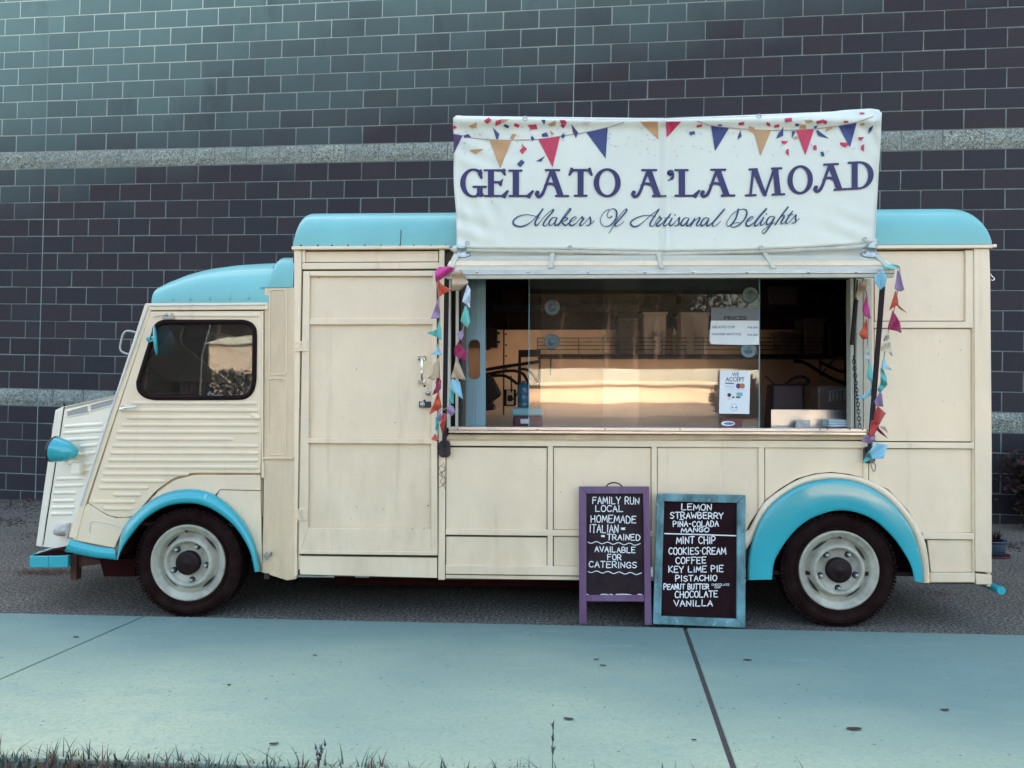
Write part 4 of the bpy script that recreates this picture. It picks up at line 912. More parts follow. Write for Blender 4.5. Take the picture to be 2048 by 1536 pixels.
mb.lathe([(.006, 0), (.005, .004), (0, .005)], P(99, 1127, .104), (0, -1, 0), 10); mb.build('front_bumper', M['blue'], van, bevel=.008)
mb = MB(); mb.prism([P(66, 1110, .18), P(110, 1100, .18), P(135, 1102, .18), P(135, 1111, .18)], [P(66, 1110, .18) + Vector((0, 1.6, 0)), P(110, 1100, .18) + Vector((0, 1.6, 0)), P(135, 1102, .18) + Vector((0, 1.6, 0)), P(135, 1111, .18) + Vector((0, 1.6, 0))])
mb.build('bumper_tray', M['chassis'], van)
mb = MB(); mb.pr(141, 1108, 153, 1160, YP(.22), 0, .05); mb.pp([(150, 1110), (204, 1122), (204, 1128), (150, 1135)], YP(.24), 0, .04); mb.build('tow_bracket', M['rust'], van)
# --- underbody
mb = MB(); mb.box(X(530), X(1560, 1150, .3), .30, 1.75, .21, .36); mb.box(X(1500), X(1960), .40, 1.65, .27, .42); mb.box(X(595), X(1480), .10, .45, .245, .30); mb.box(X(640), X(1500), .32, 1.7, .125, .209); mb.box(X(1800), X(1900), .5, 1.5, .2, .269)  # the lowest wide box is added to keep skylight off the asphalt
mb.pp([(199, 1118), (270, 1118), (270, 1153), (208, 1153)], YP(.18), 0, .5); mb.box(X(140), X(540), .55, 1.5, .22, .42)
mb.box(X(700, 1150, .5), X(830, 1150, .5), .35, .8, .15, .3); mb.box(X(900), X(960), .25, .6, .17, .3)
mb.tube([(X(560), .7, .20), (X(1100), .75, .18), (X(1500), .8, .22)], .03, 10); mb.tube([(X(1676), .1, .31), (X(1676), 1.9, .31)], .045, 10); mb.tube([(X(377), .1, .31), (X(377), 1.9, .31)], .04, 10)
mb.build('chassis', M['chassis'], van)
for x0_, x1_, x2_, ya_, yb_ in ((236, 245, 526, 1000, 992), (1530, 1552, 1840, 1012, 1004)):
    mb = MB(); mb.box(X(x0_) + .02, X(x2_) - .02, .03, .34, Z(ya_), Z(yb_)); mb.box(X(x0_), X(x2_), .34, .36, .28, Z(1000)); mb.box(X(x0_), X(x0_) + .02, .03, .36, .35, Z(1040)); mb.box(X(x2_) - .02, X(x2_), .03, .36, .35, Z(1040)); mb.build('wheel_well', M['chassis'], van)
mb = MB()
for x0_, y0_, x1_, y1_ in ((579, 1151, 668, 1155), (710, 1152, 738, 1155.5)): mb.pr(x0_, y0_, x1_, y1_, YP(.03), 0, .02)
mb.build('sill_step', M['alu'], van, bevel=.003)
mb = MB(); pts = [P(1000, 1166, .2), P(1008, 1175, .2)]
# rear bumper tube and door hook
c = P(2003, 1181, -.02); c1 = Vector((c.x - .02, W, c.z)); mb = MB(); mb.tube([c, c + Vector((0, .05, 0)), Vector((c.x, W * .5, c.z)), Vector((c.x, W, c.z))], [.0225] * 4, 20); mb.box(X(1975), c.x, .3, .36, c.z - .02, c.z + .03); mb.build('rear_bumper', M['blue'], van)
mb = MB(); c = P(1980, 546, .04); s_ = 1 / 358; mb.tube([c + Vector((x * s_, 0, -y * s_)) for x, y in smooth2([(0, 0), (3, 6), (7, 9), (8, 13), (4, 15), (2, 12)], 4)], .0028, 6); mb.build('rear_hook', M['chrome'], van)
# --- wheels
def wheel(px, py, slot0, Rt):
    c = P(px, py, .03); c.z = Rt; Wd = .16
    th = thing_part('wheel', c)
    mb = MB(); r_i = .214
    prof = [(r_i - .004, .0), (r_i + .004, .006), (r_i + .03, .012), (Rt * .80, .018), (Rt * .90, .014), (Rt * .955, .004), (Rt * .985, -.012), (Rt, -.03), (Rt, -Wd + .03), (Rt * .95, -Wd), (r_i, -Wd)]
    mb.lathe(prof, c, (0, -1, 0), 96)
    for k in range(96):                                             # shoulder tread blocks
        a = 2 * math.pi * k / 96; e = Vector((math.cos(a), 0, math.sin(a))); tt = Vector((-e.z, 0, e.x)); q = c + e * (Rt * .985) + Vector((0, .006 if k % 2 else .014, 0))
        mb.obox(q, e * .006, tt * (Rt * math.pi / 96 * .62), Vector((0, .016, 0)))
    for rr, hh_ in ((Rt * .86, .0165), (Rt * .74, .0165)): mb.lathe([(rr - .003, hh_ - .001), (rr, hh_ + .003), (rr + .003, hh_ - .001)], c, (0, -1, 0), 72)
    mb.build('tyre', M['tyre'], th)
    mb = MB()
    mb.lathe([(r_i + .002, -.02), (r_i + .004, .010), (r_i, .016), (r_i - .008, .016), (r_i - .014, .008), (r_i - .022, .0), (r_i - .035, -.004), (.174, -.020), (.165, -.036), (.156, -.036), (.149, -.022), (.142, .006), (.132, .018), (.122, .016), (.116, -.002), (.110, -.014), (.06, -.016), (.0, -.016)], c, (0, -1, 0), 72)
    mb.build('rim', M['rim'], th)
    for k in range(4):                                              # vent slots
        a0 = slot0 + k * math.pi / 2; mb = MB(); pts_o = []; pts_i = []
        for i in range(9):
            a = a0 + (i / 8 - .5) * .62; e = Vector((math.cos(a), 0, math.sin(a))); bow = .010 * (1 - ((i - 4) / 4) ** 2)
            pts_o.append(c + e * (.162 + .002) + Vector((0, .030, 0))); pts_i.append(c + e * (.162 - bow) + Vector((0, .030, 0)))
        mb.grid([[p + Vector((0, -.004, 0)) for p in pts_o], [p + Vector((0, -.004, 0)) for p in pts_i]]); mb.build('rim_slot', M['seam'], th)
    mb = MB(); mb.lathe([(.068, -.012), (.068, .018), (.064, .024), (.05, .026), (.012, .027), (.008, .030), (0, .030)], c, (0, -1, 0), 40); mb.build('hub_cap', M['cap'], th)
    for k in range(5):
        a = slot0 + .35 + k * 2 * math.pi / 5; q = c + Vector((math.cos(a), 0, math.sin(a))) * .101; mb = MB()
        mb.lathe([(.017, -.016), (.017, -.009), (.0125, -.008)], q, (0, -1, 0), 16, mat=1); mb.lathe([(.0125, -.014), (.012, .008), (.009, .014), (.004, .016), (0, .016)], q, (0, -1, 0), 6, smooth=False); mb.build('wheel_nut', [M['alu'], M['cap']], th)
    q = c + Vector((math.cos(slot0 + .9), 0, math.sin(slot0 + .9))) * .178; mb = MB(); mb.tube([q + Vector((0, .02, 0)), q + Vector((0, -.012, 0))], .005, 8); mb.build('valve', M['black'], th)
def thing_part(name, loc):
    o = bpy.data.objects.new(name, None); COL.objects.link(o); o.parent = van; o.location = Vector(loc) - BASE[van.name]; BASE[o.name] = Vector(loc); return o
wheel(377.5, 1121, .75, .308); wheel(1676.5, 1147, .62, .313)
for px in (377.5, 1676.5):
    c = P(px, 1130, .03); mb = MB(); cc = Vector((c.x, W - .2, .31)); mb.lathe([(0, 0), (.2, 0), (.29, .01), (.31, -.03), (.31, -.13), (.29, -.16), (0, -.16)], cc, (0, -1, 0), 48); mb.build('wheel', M['tyre'], van)
# --- service door
sd = thing_part('service_door', P(740, 1110)); DP = V0
mb = MB()
def dr_(x0, y0, x1, y1, off=.006, th=.03): mb.pr(x0, y0, x1, y1, DP, off, th)
mb.pp([(606, 542), (873, 541), (875, 1111), (597, 1108)], DP, -.012, .012)                                        # skin
mb.pp([(606, 542), (619, 542), (616, 1056), (599, 1108), (597, 1108)], DP, .008, .014); mb.pp([(619, 542), (866, 541.5), (866, 552), (619, 552)], DP, .008, .014)
mb.pp([(866, 541.5), (873, 541.5), (875, 1111), (862, 1111), (862, 890)], DP, .008, .014); dr_(618.5, 637, 865, 649, .0068, .02); mb.pr(614, 877, 864, 887, DP, .012, .02)
mb.pp([(616, 1056), (862, 1058), (862, 1111), (599, 1108)], DP, .007, .014); mb.pp([(599, 1101), (874, 1103.5), (875, 1111), (598, 1108)], DP, .011, .008)
mb.build('door_leaf', M['cream'], sd, bevel=.003)
for y0, y1 in ((682, 703), (1018, 1041)):
    mb = MB(); mb.pr(588, y0, 601, y1, DP, .010, .008); mb.pr(603, y0, 615, y1, DP, .014, .008); 
    for k in range(3): yy = y0 + (y1 - y0) * k / 3; mb.tube([P(602, yy + .4, -.012), P(602, yy + (y1 - y0) / 3 - .6, -.012)], .009, 10)
    for px_, py_ in ((592, y0 + 5), (592, y1 - 5), (608, y0 + 6), (608, y1 - 6)): mb.lathe([(.005, 0), (.004, .004), (0, .005)], P(px_, py_, -.010), (0, -1, 0), 8)
    mb.build('hinge', M['cream'], sd, bevel=.0015)
mb = MB(); mb.pr(836, 712, 852, 721, DP, .010, .006); mb.pr(836, 760, 852, 768, DP, .010, .006)
mb.tube([P(844, 716, -.012), P(844, 720, -.035), P(843.5, 728, -.042), P(843.5, 752, -.042), P(844, 760, -.035), P(844, 764, -.012)], [.009, .009, .007, .007, .009, .009], 10)
for px_ in (839, 849):
    for py_ in (716, 765): mb.lathe([(.004, 0), (.003, .003), (0, .003)], P(px_, py_, -.010), (0, -1, 0), 8)
mb.build('door_handle', M['chrome'], sd, bevel=.001)
mb = MB(); mb.lathe([(.0145, 0), (.0145, .012), (.011, .016), (0, .017)], P(856, 786, .010), (0, -1, 0), 18); mb.build('lock', M['alu'], sd)
mb = MB(); mb.pr(838, 803, 862, 815, DP, .009, .004); mb.build('hasp', M['darksteel'], sd, bevel=.001)
mb = MB(); mb.lathe([(.016, 0), (.015, .005), (.010, .008), (0, .009)], P(845, 809, -.009), (0, -1, 0), 18); mb.build('hasp_boss', M['alu'], sd)
mb = MB()
for px_, py_, r_ in ((849, 772, .006), (849, 801, .006), (713, 738, .003), (856, 777, .003), (856, 1011, .004), (848, 1058, .003), (825, 1058, .003)): mb.lathe([(r_, 0), (r_ * .7, .003), (0, .004)], P(px_, py_, .008 if px_ < 860 and py_ > 700 and py_ < 1056 else -.007), (0, -1, 0), 10)
mb.build('screw', M['darksteel'], sd)
# --- serving opening: sill, jambs, panes
so_ = thing_part('serving_window', P(1320, 860))
mb = MB(); mb.pr(897, 855.5, 1737, 862, V0, .055, .10); mb.pr(897, 862.6, 1737, 868, V0, .050, .09); mb.build('counter_sill', M['steel'], so_, bevel=.002)
mb = MB(); mb.pp([(897, 869), (1737, 868.5), (1735, 880), (891, 880)], V0, .012, .06); mb.build('sill_moulding', M['creamdirty'], so_, bevel=.003)
mb = MB()
for px in (915, 1075, 1210, 1360, 1640, 1655, 1700, 1725): mb.lathe([(.004, 0), (.003, .003), (0, .0035)], P(px, 858.5, -.055), (0, -1, 0), 8)
mb.build('sill_screw', M['darksteel'], so_)
for a_ in ((893, 556, 901, 856, V0, .0, .06), (911, 556, 917, 856, V0, -.01, .06), (1701, 557, 1708, 856, V0, -.02, .06), (1713, 557, 1726, 856, V0, -.006, .05), (1730, 557, 1744, 856, V0, 0, .05)):
    mb = MB(); mb.pr(*a_); mb.build('window_jamb', M['hatch'], so_, bevel=.002)
for a_ in ((901, 556, 911, 856, V0, -.03, .04), (917, 556, 921, 856, V0, -.03, .04), (1708, 557, 1713, 856, V0, -.03, .04), (1726, 557, 1730, 856, V0, -.03, .04)): mb = MB(); mb.pr(*a_); mb.build('weather_seal', M['rubber'], so_)
gp = mb = MB(); hole = rrect(936.5, 679, 960.5, 759, 11.5); mb.pp([(926, 558), (971, 558), (971, 856), (926, 856)], YP(.10), 0, .03, 0, holes=[hole])
for pts in ([(952, 562), (952, 668), (926, 670)], [(946, 856), (946, 775)], [(952, 856), (952, 775)]): mb.tube([YP(.10).at(x, y, .001) for x, y in pts], .0022, 6)
for y in (672, 766): mb.lathe([(.004, 0), (.003, .003), (0, .0035)], P(948, y, .10), (0, -1, 0), 8)
mb.build('partition_panel', M['greyblue'], so_, bevel=.002)
panes = [(1058, 1277, .030), (1081, 1518, .045), (1207, 1518, .060)]
def cup(x, y, par, Y):
    q = P(x, y, Y); mb = MB(); mb.lathe([(.0445, 0), (.0445, .004), (.039, .006), (.036, .004), (.022, .006), (.013, .010), (.008, .016), (0, .018)], q, (0, -1, 0), 36); mb.build('suction_cup', M['cup'], par)
for x0_, x1_, Y_ in panes:
    mb = MB(); pl_ = YP(Y_); a = pl_.at(x0_, 700); b_ = pl_.at(x1_, 700); zt_ = pl_.at(1300, 558).z; zb_ = pl_.at(1300, 856).z
    yt_ = Y_ - math.tan(PANE_TILT) * (zt_ - zb_); mb.poly([(a.x, Y_, zb_), (b_.x, Y_, zb_), (b_.x, yt_, zt_), (a.x, yt_, zt_)]); po = mb.build('sliding_pane', M['glass'], so_)
    if x0_ == 1081:
        for x, y in ((1104.5, 615), (1104, 683), (1500, 590), (1497, 700)): cup(x, y, po, Y_ - .005 - math.tan(PANE_TILT) * (P(x, y, Y_).z - zb_))
    mb = MB(); ex = a.x if x0_ == 1058 else b_.x; mb.prism([(ex - .0018, Y_ - .003, zb_), (ex + .0018, Y_ - .003, zb_), (ex + .0018, yt_ - .003, zt_), (ex - .0018, yt_ - .003, zt_)], [(ex - .0018, Y_ + .003, zb_), (ex + .0018, Y_ + .003, zb_), (ex + .0018, yt_ + .003, zt_), (ex - .0018, yt_ + .003, zt_)]); mb.build('pane_edge', M['teallid'], po)
# sticker low on the pane
q = YP(.028); mb = MB(); mb.pp([(1443, 837), (1484, 837), (1484, 854), (1443, 854)], q, .012, .001); st_ = mb.build('pane_sticker', M['redbox'], so_)
mb = MB(); e_ = [(1456 + 14 * math.cos(a * .2618), 847 + 5 * math.sin(a * .2618)) for a in range(24)]; mb.pp(e_, q, .0135, .001); mb.build('oval_badge', M['paper'], st_)
mb = MB(); e_ = [(1458 + 10 * math.cos(a * .2618), 847 + 2.6 * math.sin(a * .2618)) for a in range(24)]; mb.pp(e_, q, .0148, .001); mb.build('oval_badge', M['inkblue'], st_)
# chains at both sides, gas spring
def chain(pts, Y, lw=.011):
    pts = cat_rom([P(x, y, Y) for x, y in pts], 8); L = 0; mb = MB(); k = 0; need = 0
    for a, b_ in zip(pts[:-1], pts[1:]):
        seg = (b_ - a).length
        while need <= L + seg:
            c = a.lerp(b_, (need - L) / seg); t_ = (b_ - a).normalized(); s_ = Vector((1, 0, 0)) if k % 2 else Vector((.35, 1, 0)).normalized(); s_ = (s_ - t_ * s_.dot(t_)).normalized()
            mb.tube([c + t_ * (.014 * math.cos(q * math.pi / 5)) + s_ * (.0085 * math.sin(q * math.pi / 5)) for q in range(10)], .0026, 5, closed=True); k += 1; need += .0195
        L += seg
    mb.build('chain', M['darksteel'], so_)
chain([(922, 718), (922, 780), (921, 852)], -.002); chain([(1707, 716), (1711, 760), (1715, 800), (1719, 852)], -.03)
mb = MB(); mb.tube([P(1715, 560, -.04), P(1712, 600, -.04)], .004, 8); mb.tube([P(1712, 600, -.04), P(1704, 690, -.035)], .0125, 10); mb.build('gas_spring', M['black'], so_)
# interior lining and fixed counter
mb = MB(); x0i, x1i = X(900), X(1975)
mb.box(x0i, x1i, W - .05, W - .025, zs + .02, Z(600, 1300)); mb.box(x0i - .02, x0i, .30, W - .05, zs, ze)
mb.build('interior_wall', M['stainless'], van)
mb = MB(); mb.box(x0i, x1i, W - .06, W - .025, Z(600, 1300), ze); mb.box(x1i - .02, x1i, .06, W - .05, zs, ze); mb.build('shade_lining', M['interior_dark'], van)  # dark brown above the steel wall stands in for the shade up there
IW = YP(W - .055)
mb = MB(); mb.pr(1006, 620, 1009, 830, IW, .003, .01)
for y in (640, 668, 690, 712, 738): mb.lathe([(.008, 0), (.006, .005), (0, .006)], IW.at(1012, y, .002), (0, -1, 0), 8)
mb.build('wall_seam', M['darksteel'], van)
c0, c1 = P(940, 838, .9), P(1710, 838, .9)
mb = MB(); zc_ = P(1300, 842, .55).z; mb.box(x0i + .01, x1i - .03, .16, .62, zc_ - .10, zc_ - .07); mb.build('work_counter', M['steel'], van, bevel=.003)
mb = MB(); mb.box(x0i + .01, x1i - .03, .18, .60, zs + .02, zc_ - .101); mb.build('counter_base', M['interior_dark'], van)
# --- hatch, its ribs, front strip and struts
HB, HF = YP(-.01), YP(-.33)
h0, h1, h2, h3 = HB.at(911, 500), HB.at(1749, 498), HF.at(1791, 540), HF.at(891, 540)
nh = (h1 - h0).cross(h3 - h0).normalized()
if nh.z < 0: nh = -nh
hat = thing_part('hatch', h0); mb = MB(); mb.prism([h0, h1, h2, h3], [p - nh * .022 for p in (h0, h1, h2, h3)]); mb.build('hatch_panel', M['hatch'], hat, bevel=.002)
HPL = Plane(h0, nh)
def hp(u, v, o_=0): return h0.lerp(h1, u).lerp(h3.lerp(h2, u), v) + nh * o_
for u in (.012, .238, .487, .735, .985):
    mb = MB(); w_ = .012; a, b_ = hp(u, .02), hp(u, .97); s_ = (h1 - h0).normalized() * w_; mb.prism([a - s_, a + s_, b_ + s_, b_ - s_], [p + nh * .012 for p in (a - s_, a + s_, b_ + s_, b_ - s_)]); mb.build('hatch_rib', M['hatch'], hat, bevel=.002)
mb = MB(); a, b_ = hp(0, .62), hp(1, .62); s_ = (h3 - h0) * .01; mb.prism([a, b_, b_ + s_ * 20, a + s_ * 20], [p + nh * .006 for p in (a, b_, b_ + s_ * 20, a + s_ * 20)]); mb.build('hatch_stiffener', M['cream'], hat, bevel=.001)
mb = MB(); mb.pr(891, 539.5, 1790, 548, HF, .012, .02); mb.build('front_strip', M['alu'], hat, bevel=.0015)
mb = MB(); mb.pr(893, 548.6, 1788, 556, HF, .008, .02); mb.build('hatch_lip', M['hatch'], hat, bevel=.0015)
mb = MB()
for px in (954, 1056, 1176, 1290, 1386, 1495, 1617, 1712): mb.lathe([(.007, 0), (.007, .004), (.004, .008), (0, .009)], P(px, 544, -.342), (0, -1, 0), 12)
mb.build('strip_bolt', M['chrome'], hat)
for (x0_, y0_), (x1_, y1_) in (((893.5, 556), (888.5, 893)), ((1766, 560), (1739, 905))):
    mb = MB(); a, b_ = P(x0_, y0_, -.31), P(x1_, y1_, -.03); t_ = (b_ - a).normalized(); s_ = Vector((1, 0, 0)); s_ = (s_ - t_ * s_.dot(t_)).normalized() * .0125; n_ = t_.cross(s_).normalized() * .006
    mb.prism([a - s_ - n_, a + s_ - n_, b_ + s_ - n_, b_ - s_ - n_], [a - s_ + n_, a + s_ + n_, b_ + s_ + n_, b_ - s_ + n_]); so2 = mb.build('hatch_strut', M['darksteel'], van, bevel=.002)
    mb = MB(); mb.pp(rrect(x1_ - 11, y1_ - 12, x1_ + 12, y1_ + 22, 8), YP(-.018), 0, .016)
    for k in (-4, 6, 16): mb.lathe([(.008, 0), (.007, .006), (0, .008)], P(x1_, y1_ + k, -.020), (0, -1, 0), 10)
    mb.build('strut_bracket', M['darksteel'], so2, bevel=.002)
mb = MB(); r_ = random.Random(5)
for k in range(3):
    pts = [P(884 + r_.uniform(-6, 8), 925 + i * 8 + k * 3, -.012 - r_.random() * .012) for i in range(7)]; mb.tube(cat_rom(pts, 4), .0012, 5)
mb.build('loose_wire', M['black'], van)
# ------------------------------------------------------------------ the banner on the hatch
bb = P(1330, 497, -.12); bt_y = -.21
zb, zt = bb.z, P(1330, 235, -.21).z
BN = Vector((0, -(zt - zb), (bt_y + .12))).normalized()
if BN.y > 0: BN = -BN
BPL = Plane((0, -.12, zb), BN)
ban = thing('sign_banner', 'white vinyl gelato banner with pennant print standing above the serving hatch', 'banner', (bb.x, -.12, zb))
bot_px = [(913, 493), (960, 497), (1150, 498), (1330, 502), (1480, 500), (1600, 495), (1700, 489), (1747, 485)]
top_px = [(905.5, 236), (912, 230.5), (930, 232), (1000, 234.5), (1100, 237), (1200, 240), (1320, 240), (1430, 237), (1560, 231), (1640, 226), (1690, 220), (1740, 217), (1757, 219), (1764, 226)]
def interp(pts, x):
    if x <= pts[0][0]: return pts[0][1]
    for (a, ya), (b_, yb) in zip(pts[:-1], pts[1:]):
        if x <= b_: return ya + (yb - ya) * (x - a) / (b_ - a)
    return pts[-1][1]
def wrinkle(px, py):
    u = (px - 905) / 860; v = (py - 235) / 262; o_ = 0
    o_ += .013 * math.exp(-((px - 1331) / 4.5) ** 2) - .007 * math.exp(-((px - 1321) / 4.0) ** 2) - .005 * math.exp(-((px - 1341) / 5.0) ** 2)                                    # the middle pipe pushes through the cloth
    o_ += .022 * math.exp(-((v - .02) / .045) ** 2) * (1 if v > -.05 else 0)              # the top pipe
    o_ += .004 * math.sin(px * .012 + 2 * v) * math.sin(math.pi * min(1, max(0, v)))
    for (cx_, cy_, sx, sy, a_) in ((925, 470, 1, .35, .008), (960, 430, .45, 1, .006), (945, 300, 1, .5, .006), (1740, 260, .7, 1, .007), (1700, 470, 1, .4, .005)):
        dx, dy = px - cx_, py - cy_; w_ = math.exp(-((dx / 60) ** 2 + (dy / 55) ** 2)); o_ += .55 * a_ * w_ * math.sin((dx * sy - dy * sx) * .16)
    for x_ in (907, 1760): o_ += .012 * math.exp(-((px - x_) / 6.0) ** 2)
    return o_
def BP(px, py, off=0.0): return BPL.at(px, py, wrinkle(px, py) + off)
mb = MB(); rows = []; NU, NV = 150, 54
for j in range(NV + 1):
    row = []
    for i in range(NU + 1):
        u = i / NU; v = j / NV
        xb_ = 913 + (1747 - 913) * u; xt_ = 905.5 + (1764 - 905.5) * u; yb_ = interp(bot_px, xb_); yt_ = interp(top_px, xt_)
        px, py = xb_ + (xt_ - xb_) * v, yb_ + (yt_ - yb_) * v; px += 1.6 * math.sin(v * 9) * (1 if u < .01 else 0) - 1.2 * math.sin(v * 7) * (1 if u > .99 else 0)
        row.append(BP(px, py))
    rows.append(row)
mb.grid(rows); cl = mb.build('banner_cloth', M['cloth'], ban); md = cl.modifiers.new('thickness', 'SOLIDIFY'); md.thickness = .0012; md.offset = -1
if cl.data.polygons[len(cl.data.polygons) // 2].normal.y > 0:
    for p_ in cl.data.polygons: p_.flip()
# print: pennants, strings, confetti (sheets a hair in front of the cloth)
PR = MB(); PM = ['pblue', 'pred', 'ptan', 'ppurple', 'pfade', 'pfadepink', 'pstring']; pmi = {k: i for i, k in enumerate(PM)}
lay = [0.0020]
def flat(pts, m, sub=5):
    lay[0] += .000012; pts = [Vector((x, y, 0)) for x, y in pts]; n = len(pts); c = sum(pts, Vector()) / n; vs = [BP(c.x, c.y, lay[0])]; ring = []
    for i in range(n):
        for k in range(sub): ring.append(pts[i].lerp(pts[(i + 1) % n], k / sub))
    L = 4; fs = []; m_ = len(ring)
    for l in range(1, L + 1): vs += [BP(*(c.lerp(p, l / L)).xy, lay[0]) for p in ring]
    for i in range(m_): fs.append([0, 1 + i, 1 + (i + 1) % m_])
    for l in range(L - 1):
        for i in range(m_): j = (i + 1) % m_; fs.append([1 + l * m_ + i, 1 + (l + 1) * m_ + i, 1 + (l + 1) * m_ + j, 1 + l * m_ + j])
    PR.mesh(vs, fs, pmi[m])
def line(pts, w, m, k=6):
    lay[0] += .000012; q = cat_rom([(x, y, 0) for x, y in pts], k); PR.ribbon([BP(p.x, p.y, lay[0]) for p in q], w, BN, pmi[m], caps=False)
r_ = random.Random(4)
for i in range(85):
    x = r_.choice((r_.uniform(915, 985), r_.uniform(1210, 1310), r_.uniform(1335, 1760), r_.uniform(1000, 1200))); y = r_.uniform(262, 312) if not 985 < x < 1205 else r_.uniform(244, 285); s_ = r_.uniform(2, 3.8); a = r_.uniform(0, 3.1)
    flat([(x + s_ * math.cos(a + k * math.pi / 2) * (1 if k % 2 else .6), y + s_ * math.sin(a + k * math.pi / 2) * (1 if k % 2 else .6)) for k in range(4)], r_.choice(('pfade', 'pfade', 'pfade', 'pfadepink')), 1)
o6, o7 = (880, 200), (1320, 200); S6 = 4.452
line(crop(o6, S6, [(118, 300), (200, 318), (320, 342), (540, 357), (870, 350), (1070, 322), (1300, 287), (1500, 242), (1640, 196)]), .0042, 'pstring')
line(crop(o7, S6, [(330, 186), (455, 225), (620, 247), (830, 265), (1000, 270), (1210, 267), (1380, 257), (1590, 230), (1750, 198), (1900, 146)]), .0042, 'pstring')
for o_, pts, m in ((o6, [(119, 302), (200, 318), (122, 480)], 'ppurple'), (o6, [(440, 357), (637, 360), (535, 608)], 'ptan'), (o6, [(875, 350), (1068, 326), (1003, 600)], 'pred'), (o6, [(1303, 288), (1494, 243), (1475, 520)], 'pblue'), (o6, [(1780, 192), (1940, 192), (1945, 352)], 'ptan'),
                   (o7, [(52, 192), (190, 192), (62, 335)], 'pred'), (o7, [(455, 228), (617, 247), (490, 455)], 'pblue'), (o7, [(833, 266), (990, 268), (893, 500)], 'ptan'), (o7, [(1210, 267), (1375, 258), (1295, 490)], 'pred'), (o7, [(1588, 230), (1754, 198), (1692, 422)], 'pblue')): flat(crop(o_, S6, pts), m, 8)
c2, c3, c4, c5 = ((900, 215), 9.309), ((1110, 215), 9.309), ((1320, 215), 8.533), ((1550, 205), 8.904)
